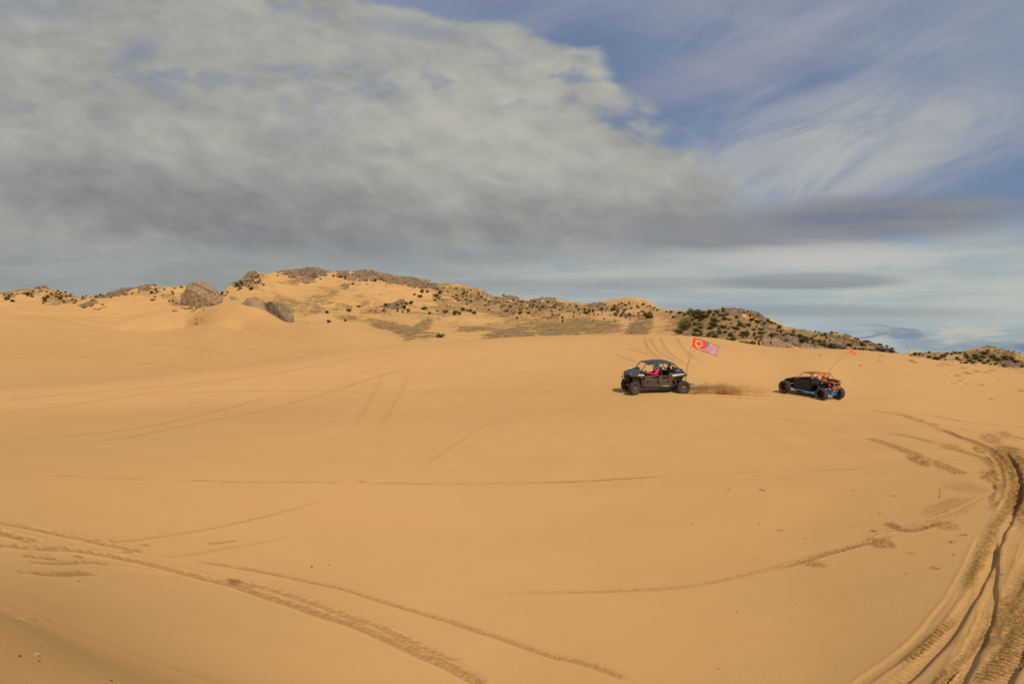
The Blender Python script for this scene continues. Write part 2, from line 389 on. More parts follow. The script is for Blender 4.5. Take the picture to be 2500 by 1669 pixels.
# soften the kinks of the sand in the near field, leave the hills crisp
def blur_r(A, n):
    for _ in range(n):
        B = A.copy(); B[:, 1:-1] = 0.25 * A[:, :-2] + 0.5 * A[:, 1:-1] + 0.25 * A[:, 2:]; A = B
    return A
Hs = blur_r(H, 220)
wgt = sstep(RR, 6, 9) * (1 - sstep(RR, 60, 75))
H = H * (1 - wgt) + Hs * wgt
Hs = blur_r(H, 3); wgt = sstep(RR, 55, 75) * (1 - sstep(RR, 380, 420)); H = H * (1 - wgt) + Hs * wgt
def blur_a(A, n):
    for _ in range(n):
        B = A.copy(); B[1:-1] = 0.25 * A[:-2] + 0.5 * A[1:-1] + 0.25 * A[2:]; A = B
    return A
jn = int(np.searchsorted(RR, 60)); wgt = 1 - sstep(RR[:jn], 34, 58)
ua = np.arange(-1.05, 1.05, 0.0024); Hu = np.stack([np.interp(ua, AZ, H[:, j]) for j in range(jn)], 1)
Hu = blur_a(Hu, 220); Hb = np.stack([np.interp(AZ, ua, Hu[:, j]) for j in range(jn)], 1)
win = (1 - sstep(np.abs(AZ), 0.85, 1.0))[:, None]
H[:, :jn] = H[:, :jn] * (1 - wgt * win) + Hb * wgt * win
side = sstep(np.abs(AZ), math.radians(58), math.radians(95))[:, None]
back = np.interp(RR, [0, 4, 20, 60, 200, 1200, 9000], [-1.7, -1.9, -3.0, -1.0, -4.0, -12, -14])[None, :]
H = H * (1 - side) + back * side
XX = RR[None, :] * np.sin(AZ)[:, None]; YY = RR[None, :] * np.cos(AZ)[:, None]
# photo pixel each ground point projects to (used to lay out what grows and lies where)
def project(x, y, z):
    """world offset from the eye -> photo pixel"""
    d = y * np.cos(PITCH) + z * np.sin(PITCH); d = np.where(d > 0.05, d, 0.05)
    return 1250 + F * x / d, 834.5 - F * (z * np.cos(PITCH) - y * np.sin(PITCH)) / d
PX, PY = project(XX, YY, H)
infr = (np.abs(AZ)[:, None] < 0.8) * np.ones((1, NR))

# ------------------------------------------------------------------ what covers the far slopes
def ell(cx, cy, rx, ry, rot=0.0, edge=0.35):
    r = math.radians(rot); dx = PX - cx; dy = PY - cy
    ex = (dx * math.cos(r) + dy * math.sin(r)) / rx; ey = (-dx * math.sin(r) + dy * math.cos(r)) / ry
    return 1 - sstep(np.sqrt(ex * ex + ey * ey), 1 - edge, 1 + edge)
FAR = RR[None, :] > 112
far2 = FAR * np.ones((NA, 1))
def blend(lst, edge=0.35):
    out = np.zeros_like(PX)
    for e in lst:
        k = e[-1]; out = np.maximum(out, ell(*e[:-1], edge) * k)
    return out * far2
# grey and mauve bedrock showing through the sand
ROCK = blend([
    (745, 664, 66, 14, 0, 0.95), (700, 668, 30, 8, 0, 0.8), (748, 684, 14, 7, 0, 1.0), (722, 678, 14, 6, 0, 0.6), (840, 674, 20, 9, 5, 1.0), (862, 680, 14, 9, 10, 0.9),
    (900, 677, 42, 13, 10, 1.0), (955, 685, 42, 13, 14, 1.1), (1010, 694, 45, 10, 15, 1.1), (1050, 701, 28, 8, 14, 1.0), (845, 701, 14, 6, -20, 0.8), (870, 692, 26, 4, 0, 0.6),
    (925, 692, 60, 5, 6, 0.5), (610, 682, 30, 15, 20, 1.0), (590, 695, 28, 11, -20, 0.8), (490, 715, 30, 26, 0, 0.7), (475, 745, 22, 14, 10, 0.55),
    (285, 719, 28, 8, -8, 1.0), (355, 709, 26, 5, -6, 1.0), (312, 712, 18, 6, 0, 0.8), (100, 712, 18, 7, 0, 0.9), (215, 748, 26, 6, -8, 0.9), (68, 723, 14, 4, 0, 0.7),
    (245, 726, 20, 6, 6, 0.8), (958, 752, 44, 12, -12, 0.6), (940, 760, 46, 6, 0, 0.45), (1180, 722, 26, 16, 32, 0.45), (1240, 742, 60, 14, 4, 0.7), (1330, 748, 50, 14, 4, 0.8),
    (1250, 762, 60, 8, 0, 0.4), (1355, 777, 14, 3, -12, 1.0), (1470, 755, 60, 10, 0, 0.6), (1545, 775, 30, 4, 0, 0.7), (1795, 760, 26, 9, 8, 1.2), (1850, 775, 36, 9, 28, 0.9),
    (1880, 795, 40, 12, 30, 0.8), (1930, 838, 70, 24, 8, 0.75), (2020, 850, 46, 8, 10, 0.9), (2060, 835, 60, 16, 14, 0.55), (1780, 845, 50, 12, 10, 0.5), (2150, 852, 40, 10, 18, 0.6),
    (2440, 868, 60, 14, 6, 0.5), (2470, 890, 50, 9, 8, 0.8), (2300, 864, 40, 7, 0, 0.4)])
# brown dry grass and low scrub
SCRUB = blend([
    (1100, 712, 90, 14, 12, 0.6), (1110, 750, 80, 14, 4, 0.5), (1160, 735, 70, 20, 20, 0.85), (1215, 760, 70, 14, 15, 0.8), (1290, 758, 80, 16, 4, 0.75), (1420, 757, 90, 14, 0, 0.65),
    (1350, 802, 45, 17, 0, 1.0), (1400, 798, 60, 18, -10, 0.9), (1460, 800, 60, 16, 0, 0.75), (1560, 800, 32, 18, -30, 1.0), (1250, 812, 60, 14, 0, 0.7), (1205, 822, 30, 8, 0, 0.8),
    (1180, 800, 80, 14, 0, 0.45), (1310, 790, 80, 12, 0, 0.45), (930, 790, 60, 10, 12, 0.55), (985, 805, 50, 13, 14, 0.85), (880, 782, 70, 7, 8, 0.5), (1020, 805, 34, 13, -35, 0.9),
    (1040, 815, 30, 10, 0, 0.5), (775, 760, 20, 9, 0, 0.7), (700, 740, 60, 22, 20, 0.35), (780, 735, 70, 22, -25, 0.4), (860, 745, 90, 12, -15, 0.28), (940, 755, 80, 14, 0, 0.4),
    (1060, 770, 60, 8, 0, 0.4), (620, 690, 30, 20, 0, 0.45), (715, 690, 30, 6, 0, 0.5), (150, 728, 40, 14, 6, 0.6), (60, 720, 34, 8, 0, 0.5), (12, 722, 24, 9, 10, 0.6),
    (440, 740, 40, 12, 10, 0.35), (390, 718, 50, 10, 0, 0.4), (1760, 800, 110, 40, 6, 0.85), (1880, 815, 60, 24, 14, 0.9), (2000, 832, 90, 26, 10, 1.0), (2110, 850, 70, 16, 16, 0.8),
    (2280, 872, 60, 12, 4, 0.5), (2400, 872, 90, 14, 3, 0.65), (2480, 885, 40, 14, 6, 0.6), (1700, 770, 60, 20, 0, 0.3)], 0.75)
np_lo = fbm(XX / 9.0, YY / 9.0, 4, 3)
np_hi = fbm(XX / 2.2, YY / 2.2, 3, 9)
ROCK = np.clip(sstep(ROCK + 0.9 * np_lo + 0.6 * np_hi, 0.40, 1.0) * (ROCK > 0.01), 0, 1)
SCRUB = np.clip(SCRUB + 0.45 * np_lo * (SCRUB > 0.02), 0, 1)
# relief: hummocks on scrub, broken blocks on bedrock
amp = sstep(RR, 112, 200)[None, :]
H = H + amp * (0.9 * fbm(XX / 30, YY / 30, 4, 21))
# wind-carved shoulders of the open hills
H = H + sstep(RR, 200, 330)[None, :] * 3.6 * (ridged(XX / 60, YY / 60, 4, 4) - 0.35) * (1 - sstep(RR, 600, 900))[None, :]
H = H + SCRUB * amp * (0.45 * fbm(XX / 5.0, YY / 5.0, 4, 5, 0.6))
bl = ridged(XX / 11, YY / 14, 4, 31); bl2 = ridged(XX / 3.4, YY / 4.0, 3, 37)
near_amp = np.interp(RR, [110, 200, 400], [0.45, 0.6, 1.0])[None, :]
H = H + ROCK * near_amp * (1.2 * bl + 0.6 * bl2 + 0.2)
# dune undulation of the open sand
sandw = (1 - sstep(RR, 110, 160))[None, :] * sstep(RR, 5, 12)[None, :]
H = H + sandw * (0.16 * fbm(XX / 14, YY / 14, 3, 41) + 0.022 * fbm(XX / 2.6, YY / 2.6, 3, 43))
H = H + (sstep(RR, 85, 120) * (1 - sstep(RR, 300, 400)))[None, :] * (1 - np.clip(ROCK + SCRUB, 0, 1)) * 0.18 * fbm(XX / 22, YY / 22, 3, 47)
PX, PY = project(XX, YY, H)
TANG = H / RR[None, :]

def hit(X, Y, rmin=3.0, rmax=3000.0):
    """first ground point seen through a photo pixel -> world x, y, z relative to the eye"""
    dx, dy, dz = px_dir(X, Y); az = math.atan2(dx, dy); tg = dz / math.hypot(dx, dy)
    c = int(np.argmin(np.abs(AZ - az)))
    col = TANG[c]; ok = np.where((col >= tg) & (RR > rmin) & (RR < rmax))[0]
    if len(ok) == 0:
        sel = np.where((RR > max(rmin, 100)) & (RR < 520))[0]; j = sel[int(np.argmax(col[sel]))]; r = RR[j]
    else:
        j = ok[0]; t0 = col[j-1]; t1 = col[j]
        f = (tg - t0) / (t1 - t0) if t1 != t0 else 0.0
        r = RR[j-1] + (RR[j] - RR[j-1]) * min(max(f, 0), 1)
    return r * math.sin(az), r * math.cos(az)

def height(x, y):
    az = math.atan2(x, y); r = math.hypot(x, y)
    i = int(np.clip(np.searchsorted(AZ, az) - 1, 0, NA - 2)); j = int(np.clip(np.searchsorted(RR, r) - 1, 0, NR - 2))
    a = min(max((az - AZ[i]) / (AZ[i+1] - AZ[i]), 0), 1); b = min(max((r - RR[j]) / (RR[j+1] - RR[j]), 0), 1)
    return float((H[i, j] * (1-b) + H[i, j+1] * b) * (1-a) + (H[i+1, j] * (1-b) + H[i+1, j+1] * b) * a)

def ground(x, y): return Vector((x, y, height(x, y) + EYE))
def normal(x, y, e=0.5):
    return Vector((height(x-e, y) - height(x+e, y), height(x, y-e) - height(x, y+e), 2*e)).normalized()

# ------------------------------------------------------------------ wheel tracks pressed into the sand
DIST = np.zeros_like(H); DH = np.zeros_like(H)
def s49(*p): return [(a * 1.0643, b * 1.0643) for a, b in p]      # points read off a 2349 px wide view
def zr(pts, x0, y0, sc): return [(x0 + a / sc, y0 + b / sc) for a, b in pts]
def resample(P, step):
    P = np.array(P); n = len(P); out = []
    for i in range(n - 1):
        p0 = P[max(i-1, 0)]; p1 = P[i]; p2 = P[i+1]; p3 = P[min(i+2, n-1)]
        k = max(2, int(np.hypot(*(p2 - p1)) / step))
        for t in np.linspace(0, 1, k, endpoint=False):
            out.append(0.5 * ((2*p1) + (-p0+p2)*t + (2*p0-5*p1+4*p2-p3)*t*t + (-p0+3*p1-3*p2+p3)*t**3))
    out.append(P[-1]); return np.array(out)

def track(px, half, depth, kind='groove', rim=0.3, dist=0.5, tread=0.0, off=0.0, fade=(0.06, 0.06), broken=0.0, seed=0, dark_in=0.9):
    W = resample(px, 12.0)
    P = np.array([hit(a, b) for a, b in W])
    # steady the world path
    for _ in range(3):
        Q = P.copy(); Q[1:-1] = 0.25 * P[:-2] + 0.5 * P[1:-1] + 0.25 * P[2:]; P = Q
    if off:
        d = np.gradient(P, axis=0); d /= np.maximum(np.hypot(d[:, 0], d[:, 1]), 1e-6)[:, None]
        P = P + off * np.stack([d[:, 1], -d[:, 0]], 1)
    L = np.concatenate([[0], np.cumsum(np.hypot(*np.diff(P, axis=0).T))])
    D = np.full(H.shape, 1e3, np.float32); S = np.zeros(H.shape, np.float32); T = np.zeros(H.shape, np.float32)
    wo = half * 2.6
    used = None
    for a, b, l0 in zip(P[:-1], P[1:], L[:-1]):
        r0 = min(np.hypot(*a), np.hypot(*b)) - wo; r1 = max(np.hypot(*a), np.hypot(*b)) + wo
        aa = [math.atan2(a[0], a[1]), math.atan2(b[0], b[1])]; m = wo / max(r0, 1.0)
        i0 = np.searchsorted(AZ, min(aa) - m); i1 = np.searchsorted(AZ, max(aa) + m) + 1
        j0 = np.searchsorted(RR, r0); j1 = np.searchsorted(RR, r1) + 1
        if i1 <= i0 or j1 <= j0: continue
        sl_ = (slice(i0, i1), slice(j0, j1)); x = XX[sl_]; y = YY[sl_]
        v = b - a; ln = max(np.hypot(*v), 1e-5)
        t = np.clip(((x - a[0]) * v[0] + (y - a[1]) * v[1]) / ln**2, 0, 1)
        ex = x - a[0] - t * v[0]; ey = y - a[1] - t * v[1]; d = np.hypot(ex, ey)
        sg = (x - a[0]) * v[1] - (y - a[1]) * v[0]            # positive on the right of the path
        k = d < D[sl_]
        D[sl_] = np.where(k, d, D[sl_]); S[sl_] = np.where(k, np.sign(sg) * d, S[sl_]); T[sl_] = np.where(k, l0 + t * ln, T[sl_])
        used = (i0, i1, j0, j1) if used is None else (min(used[0], i0), max(used[1], i1), min(used[2], j0), max(used[3], j1))
    if used is None: return
    sl_ = (slice(used[0], used[1]), slice(used[2], used[3]))
    d = D[sl_]; x = XX[sl_]; y = YY[sl_]
    s = S[sl_] / half + 0.18 * perlin(x / (half * 5), y / (half * 5), seed + 2); t = T[sl_]; on = d < wo
    env = sstep(t, 0, fade[0] * L[-1] + 1e-3) * (1 - sstep(t, L[-1] * (1 - fade[1]) - 1e-3, L[-1]))
    if broken: env = env * sstep(fbm(t / 1.6 + seed, s * 0.3, 3, seed + 1), broken - 0.35, broken + 0.1)
    lump = fbm(x / (half * 1.1), y / (half * 1.1), 3, seed + 7)
    if kind == 'groove':
        g = -np.exp(-(np.abs(s) / 0.85) ** 4) + rim * np.exp(-((np.abs(s) - 1.35) / 0.32) ** 2) * (1 + 0.7 * lump)
        core = np.exp(-(np.abs(s) / 1.0) ** 4)
    elif kind == 'wall':                                        # a floor that deepens to a cut wall on the right
        g = -sstep(s, -1.05, 0.7) * (1 - sstep(s, 0.78, 1.14)) + rim * np.exp(-((s + 1.35) / 0.35) ** 2) + 0.9 * rim * np.exp(-((s - 1.4) / 0.3) ** 2)
        core = sstep(s, -1.0, -0.7) * (1 - sstep(s, 0.4, 0.9))
    else:                                                       # churned: spat-out sand
        fl = fbm(x / (half * 0.45), y / (half * 0.45), 3, seed + 17)
        g = (0.45 * lump + 0.5 * fl - 0.40) * np.exp(-(s / 1.0) ** 4) + 0.22 * np.exp(-((np.abs(s) - 1.3) / 0.3) ** 2)
        core = np.exp(-(s / 1.1) ** 4)
    dh = depth * g
    if tread: dh = dh + tread * np.sin(2 * np.pi * t / 0.11 + 1.2 * np.sin(s * 2)) * core
    DH[sl_] += np.where(on, dh * env, 0)
    grain = np.clip(0.78 + 0.55 * fbm(x / 0.10, y / 0.10, 3, seed + 13) + 0.25 * lump, 0, 1.2)
    if tread: grain = grain * (1 - 0.45 * np.sin(2 * np.pi * t / 0.11 + 1.2 * np.sin(s * 2)))
    val = dist * env * (core * dark_in) * grain
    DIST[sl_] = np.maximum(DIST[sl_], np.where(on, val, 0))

def churn(cx, cy, rx, ry, rot, amp_, dist, seed=0, scale=0.3):
    k = ell(cx, cy, rx, ry, rot, 0.5) * (RR < 100)[None, :]
    ii, jj = np.where(k > 0.01)
    if len(ii) == 0: return
    sl_ = (slice(ii.min(), ii.max() + 1), slice(jj.min(), jj.max() + 1)); x = XX[sl_]; y = YY[sl_]; kk = k[sl_]
    n = fbm(x / scale, y / scale, 4, seed, 0.6)
    DH[sl_] += kk * amp_ * n
    DIST[sl_] = np.maximum(DIST[sl_], dist * sstep(kk + 0.7 * fbm(x / 0.8, y / 0.8, 4, seed + 3, 0.65), 0.15, 1.0) * np.clip(0.8 + 0.6 * n, 0, 1.2))

# --- the deep curve at the right edge
R3 = lambda p: zr(p, 2050, 1250, 3.742)
R1 = lambda p: zr(p, 1650, 900, 2.0388)
R5 = lambda p: zr(p, 2100, 1000, 5.2275)
track(R3([(440, 1610), (600, 1480), (760, 1330), (900, 1170), (1040, 990), (1120, 850), (1200, 690), (1290, 530), (1350, 390), (1420, 220), (1520, 40), (1580, -80), (1620, -210), (1640, -330)]),
      0.16, 0.062, 'wall', 0.10, 0.26, 0.005, fade=(0.02, 0.05), seed=1)
track(R3([(480, 1430), (560, 1390), (700, 1290), (800, 1190), (900, 1090), (1010, 1000), (1090, 880)]), 0.07, 0.012, 'churn', 0, 1.0, 0.006, fade=(0.2, 0.3), seed=61)
track(R3([(1110, 800), (1180, 620), (1260, 470), (1330, 310), (1420, 130), (1500, 0), (1570, -120)]), 0.10, 0.016, 'churn', 0, 0.95, 0.008, fade=(0.2, 0.1), seed=62)
track(R3([(140, 1600), (400, 1420), (700, 1190), (900, 960), (1050, 760), (1160, 560), (1240, 380), (1330, 180)]), 0.10, 0.015, 'groove', 0.4, 0.12, 0, fade=(0.02, 0.1), seed=2)
track(R3([(1120, 1600), (1200, 1440), (1280, 1280), (1350, 1110), (1400, 950), (1425, 800), (1432, 620), (1445, 450), (1440, 300), (1430, 200)]),
      0.14, 0.055, 'wall', 0.10, 0.26, 0.005, off=-0.12, fade=(0.02, 0.12), seed=3)
track(R3([(870, 1560), (1000, 1440), (1140, 1300), (1240, 1120), (1310, 960), (1340, 820)]), 0.06, 0.012, 'groove', 0.4, 0.6, 0.010, fade=(0.1, 0.2), seed=4)
track(R3([(880, 1600), (980, 1490), (1090, 1400)]), 0.06, 0.05, 'wall', 0.2, 0.5, 0, fade=(0.05, 0.3), seed=5)
track(R3([(1500, 870), (1560, 760), (1620, 640), (1670, 500), (1700, 380), (1740, 240)]), 0.10, 0.045, 'wall', 0.15, 0.3, 0.0, fade=(0.6, 0.1), seed=6)
track(R3([(1420, 1610), (1500, 1500), (1600, 1340), (1690, 1160), (1760, 980), (1820, 800), (1900, 600), (1980, 400)]), 0.13, 0.07, 'wall', 0.10, 0.4, 0.005, fade=(0.02, 0.1), seed=7)
track(R3([(1240, 1300), (1350, 1200), (1440, 1080), (1520, 980), (1600, 880), (1690, 740), (1760, 600), (1850, 400)]), 0.26, 0.045, 'churn', 0, 0.8, 0, fade=(0.1, 0.1), seed=8)
track(R3([(1180, 1600), (1330, 1530), (1420, 1430), (1530, 1300), (1630, 1130), (1720, 960), (1830, 760), (1920, 560)]), 0.16, 0.035, 'churn', 0, 0.95, 0.006, fade=(0.1, 0.1), seed=9)
churn(2310, 1655, 40, 16, -35, 0.05, 0.85, 12)
# --- the upper end of the curve: a deep dark trench and thrown sand
track(R5([(1880, 1330), (1920, 1200), (1975, 1080), (1990, 950), (1975, 820), (1930, 700), (1860, 600), (1780, 540)]), 0.16, 0.10, 'wall', 0.3, 1.0, 0.0, fade=(0.1, 0.2), seed=15, dark_in=1.0)
track(R5([(1840, 1200), (1890, 1000), (1880, 850), (1830, 700), (1740, 580), (1640, 500), (1500, 430), (1380, 380), (1200, 320), (1050, 260), (960, 215)]), 0.17, 0.05, 'groove', 0.4, 0.75, 0.0, fade=(0.05, 0.2), seed=16)
track(R5([(1700, 700), (1560, 610), (1470, 550), (1300, 480), (1200, 430)]), 0.13, 0.03, 'churn', 0, 0.8, 0, seed=17, broken=0.05)
track(R5([(1740, 760), (1640, 660), (1480, 590), (1250, 510), (1050, 470), (880, 400), (680, 350), (470, 310), (330, 290)]), 0.18, 0.035, 'churn', 0.3, 0.65, 0, seed=18, broken=-0.1)
track(R5([(1300, 830), (1120, 740), (950, 680), (820, 620), (650, 550), (480, 480), (260, 405), (60, 352)]), 0.22, 0.05, 'churn', 0.3, 0.7, 0, seed=19, broken=-0.2)
churn(2245, 1122, 34, 12, 22, 0.05, 0.75, 20)
churn(2470, 1125, 60, 32, 28, 0.10, 1.0, 21)
churn(2500, 1200, 26, 80, 8, 0.12, 1.0, 22)
churn(2430, 1163, 38, 18, 10, 0.09, 0.7, 23)
churn(2440, 1185, 14, 16, 30, 0.09, 0.8, 24)
churn(2420, 1070, 30, 12, 12, 0.06, 0.55, 25)
churn(2455, 1060, 18, 8, 12, 0.06, 0.5, 26)
churn(2395, 1098, 22, 8, 15, 0.07, 0.6, 27)
churn(2325, 1092, 34, 8, 12, 0.05, 0.5, 28)
churn(2440, 1215, 30, 18, -30, 0.05, 0.45, 29)
churn(2320, 1240, 70, 22, -12, 0.015, 0.30, 30, 0.6)
churn(2360, 1190, 60, 14, 6, 0.015, 0.28, 31, 0.6)
for k, (pts, w_, dp, ds) in enumerate([
    ([(1400, 245), (1600, 250), (1760, 290), (2000, 350), (2120, 390)], 0.16, 0.03, 0.45),
    ([(900, 60), (1150, 120), (1320, 160), (1700, 200), (2120, 215)], 0.18, 0.035, 0.5),
    ([(60, 0), (320, 35), (520, 60), (660, 95), (760, 140), (960, 200)], 0.28, 0.05, 0.75),
    ([(300, 20), (700, 50), (900, 80), (1200, 130), (1450, 150), (1800, 200)], 0.18, 0.03, 0.5),
    ([(840, 190), (1000, 240), (1180, 320), (1350, 385)], 0.17, 0.035, 0.6),
    ([(1200, 220), (1500, 300), (1750, 330), (2000, 400)], 0.14, 0.02, 0.3),
    ([(860, 630), (1150, 630), (1400, 640)], 0.12, 0.02, 0.25),
    ([(900, 790), (1200, 780), (1480, 775)], 0.10, 0.02, 0.25)]):
    track(R5(pts), w_, dp, 'groove', 0.5, ds, 0, seed=70 + k, broken=-0.05 if ds > 0.5 else 0.0)
# --- cracked edges of a sand crust
for k, pts in enumerate([[(990, 1000), (1050, 1035), (1000, 1065), (1025, 1100), (1000, 1140)], [(1075, 985), (1220, 1000), (1300, 1020), (1400, 1030)],
                         [(1190, 1245), (1110, 1240), (1075, 1215), (1130, 1180), (1200, 1130), (1340, 1110), (1385, 1135)], [(1395, 1060), (1400, 1085)]]):
    track(R5(pts), 0.022, 0.006, 'wall', 0.1, 0.6, 0, fade=(0.1, 0.1), seed=90 + k)
# --- thin curved track through the middle of the right side
track([(1100, 1452), (1300, 1447), (1450, 1444), (1600, 1438), (1700, 1428), (1800, 1408), (1900, 1383), (1990, 1360), (2060, 1340)], 0.055, 0.016, 'wall', 0.4, 0.5, 0, fade=(0.3, 0.02), seed=32)
track([(2100, 1318), (2140, 1300), (2200, 1290), (2260, 1272), (2330, 1246), (2400, 1212)], 0.07, 0.03, 'wall', 0.5, 0.5, 0, fade=(0.05, 0.1), seed=33)
track([(1880, 1395), (1990, 1360), (2080, 1335), (2150, 1318), (2190, 1300)], 0.10, 0.03, 'churn', 0.4, 0.8, 0, fade=(0.3, 0.2), seed=34)
track([(2165, 1272), (2185, 1290), (2215, 1297), (2250, 1290), (2310, 1272), (2350, 1268)], 0.12, 0.035, 'churn', 0.4, 0.9, 0, fade=(0.1, 0.3), seed=35)
churn(2150, 1325, 40, 12, 10, 0.03, 0.65, 36, 0.12)
churn(2310, 1282, 36, 10, 10, 0.02, 0.45, 37, 0.12)
churn(1985, 1376, 36, 8, 8, 0.02, 0.55, 38, 0.12)
# --- line of small hoof-like marks across the middle
track([(-20, 1153), (200, 1163), (420, 1172), (640, 1176), (880, 1177), (1100, 1180), (1300, 1177), (1480, 1171), (1620, 1163), (1760, 1154), (1900, 1149), (2080, 1145), (2240, 1144)],
      0.06, 0.022, 'groove', 0.5, 0.5, 0, seed=39, broken=0.02)
track([(1240, 1178), (1400, 1175), (1560, 1166), (1660, 1160)], 0.07, 0.03, 'churn', 0.5, 0.8, 0, fade=(0.3, 0.3), seed=40)
track([(460, 1172), (560, 1175), (600, 1176)], 0.05, 0.015, 'churn', 0.5, 0.6, 0, seed=41)
for a, b in [(885, 1176), (978, 1178), (1220, 1178)]: churn(a, b, 12, 2, 0, 0.02, 0.4, a)
# --- pair of old ruts in the middle left, joining and climbing to the crest
track([(-20, 1073), (120, 1068), (230, 1058), (340, 1045), (440, 1024), (530, 1003), (620, 978), (665, 968)], 0.12, 0.035, 'groove', 0.5, 0.57, 0, seed=42)
track([(-20, 1085), (160, 1081), (290, 1071), (400, 1050), (540, 1022), (640, 1003), (740, 975), (840, 945), (900, 925), (1000, 895)], 0.12, 0.035, 'groove', 0.5, 0.54, 0, seed=43)
track([(330, 965), (480, 957), (640, 953), (800, 955), (900, 957), (1050, 955), (1250, 956), (1400, 957)], 0.13, 0.03, 'groove', 0.5, 0.40, 0, seed=44)
track([(935, 905), (925, 935), (905, 970), (880, 1010), (855, 1060)], 0.16, 0.018, 'groove', 0.3, 0.19, 0, seed=45, fade=(0.2, 0.3))
track([(1015, 885), (985, 935), (960, 985), (930, 1035), (905, 1075)], 0.20, 0.018, 'groove', 0.3, 0.19, 0, seed=46, fade=(0.2, 0.3))
track([(-20, 980), (150, 962), (330, 948), (480, 934), (640, 915), (760, 895), (900, 868)], 0.20, 0.035, 'groove', 0.5, 0.33, 0, seed=47)
track([(-20, 1008), (120, 995), (260, 975), (420, 950), (560, 930)], 0.16, 0.02, 'groove', 0.5, 0.30, 0, seed=48)
track([(1240, 1010), (1160, 1050), (1100, 1090), (1040, 1130), (1020, 1160)], 0.10, 0.015, 'groove', 0.4, 0.22, 0, seed=49, fade=(0.3, 0.2))
# --- arcs coming over the crest behind the front buggy
for k, pts in enumerate([[(1573, 822), (1570, 838), (1580, 856), (1598, 870), (1625, 884), (1665, 900), (1700, 915)], [(1583, 822), (1588, 838), (1602, 858), (1640, 878), (1690, 896), (1760, 915)],
                         [(1608, 821), (1614, 840), (1628, 858), (1660, 882), (1710, 902), (1790, 920)], [(1648, 823), (1656, 840), (1675, 862), (1715, 885), (1770, 908)],
                         [(1500, 865), (1530, 877), (1560, 888)], [(1525, 848), (1570, 862), (1620, 880)]]):
    track(pts, 0.22, 0.045, 'groove', 0.5, 0.30, 0, seed=100 + k, fade=(0.1, 0.3))
track([(2110, 1066), (2000, 1040), (1900, 1020), (1820, 1010), (1720, 995)], 0.12, 0.02, 'groove', 0.4, 0.25, 0, seed=107, fade=(0.2, 0.4))
track([(2042, 980), (1960, 968), (1900, 958), (1860, 948), (1800, 935)], 0.2, 0.04, 'churn', 0.4, 0.35, 0, seed=108, fade=(0.1, 0.3))
# wheel ruts the front buggy has just thrown up
track([(1690, 962), (1740, 966), (1800, 971), (1860, 975), (1910, 974)], 0.30, 0.07, 'groove', 0.8, 0.75, 0, seed=109, fade=(0.0, 0.3))
# --- lines on the left dune
for k, pts in enumerate([[(0, 814), (60, 820), (130, 828), (190, 832)], [(0, 850), (110, 860), (200, 870), (330, 884), (440, 897), (510, 905)], [(0, 858), (130, 872), (260, 885)],
                         [(350, 830), (420, 841), (480, 852), (570, 868)], [(270, 822), (300, 824)], [(370, 840), (440, 846)]]):
    track(pts, 0.28, 0.05, 'groove', 0.4, 0.38, 0, seed=120 + k, broken=0.05)
for (a, b) in [(530, 845), (555, 852), (820, 850), (530, 880)]: churn(a, b, 14, 2, 6, 0.1, 0.5, a)
# --- the broad ruts crossing the lower left
R2 = lambda p: zr(p, 0, 1200, 2.7635)
track(R2([(-80, 190), (0, 210), (140, 232), (300, 262), (420, 290), (560, 315), (640, 340), (760, 362), (880, 385), (1000, 408)]), 0.14, 0.045, 'churn', 0.4, 0.48, 0, seed=131)
track(R2([(-80, 250), (60, 290), (160, 310), (240, 335)]), 0.20, 0.07, 'churn', 0.4, 0.6, 0, seed=132)
track(R2([(-80, 350), (100, 365), (220, 378), (420, 380), (560, 400), (700, 420), (800, 440), (960, 470), (1130, 515), (1270, 552), (1400, 588), (1500, 604)]), 0.17, 0.055, 'churn', 0.4, 0.52, 0, seed=133)
track(R2([(150, 425), (260, 440), (380, 448)]), 0.16, 0.05, 'churn', 0.4, 0.6, 0, seed=134)
track(R2([(180, 470), (400, 485), (620, 470), (740, 495)]), 0.10, 0.035, 'churn', 0.4, 0.6, 0, seed=135)
track(R2([(90, 535), (200, 545), (330, 560), (460, 552), (620, 545)]), 0.13, 0.04, 'churn', 0.4, 0.65, 0, seed=136)
track(R2([(1400, 590), (1560, 615), (1700, 665), (1850, 715), (2000, 760), (2150, 815), (2349, 880), (2560, 960), (2740, 1040), (2900, 1110), (3080, 1190), (3280, 1290)]), 0.15, 0.035, 'churn', 0.3, 0.55, 0, seed=137, off=0.03, fade=(0.02, 0.01))
track(R2([(1540, 600), (1700, 625), (1880, 670), (2060, 730), (2200, 780), (2349, 835), (2560, 905), (2740, 990), (2940, 1080), (3180, 1180)]), 0.13, 0.04, 'churn', 0.5, 0.45, 0, seed=138, fade=(0.05, 0.1))
track(R2([(1270, 460), (1480, 490), (1660, 520), (1850, 555), (2010, 590), (2200, 630), (2349, 662), (2560, 735), (2750, 790), (2960, 850), (3200, 930), (3420, 1000), (3700, 1100), (3960, 1160), (4300, 1290)]), 0.085, 0.025, 'churn', 0.4, 0.48, 0, seed=139, fade=(0.05, 0.05))
track(R2([(740, 330), (900, 320), (1100, 292), (1260, 270), (1450, 235), (1660, 190), (1900, 130), (2150, 60), (2300, 0)]), 0.10, 0.02, 'groove', 0.4, 0.30, 0, seed=140, fade=(0.02, 0.4))
track(R2([(1390, 352), (1520, 340), (1600, 328)]), 0.05, 0.02, 'churn', 0.4, 0.6, 0, seed=141)
track(R2([(1000, 420), (1200, 430), (1500, 380), (1800, 330), (2100, 270)]), 0.09, 0.012, 'groove', 0.3, 0.22, 0, seed=142, fade=(0.1, 0.4))
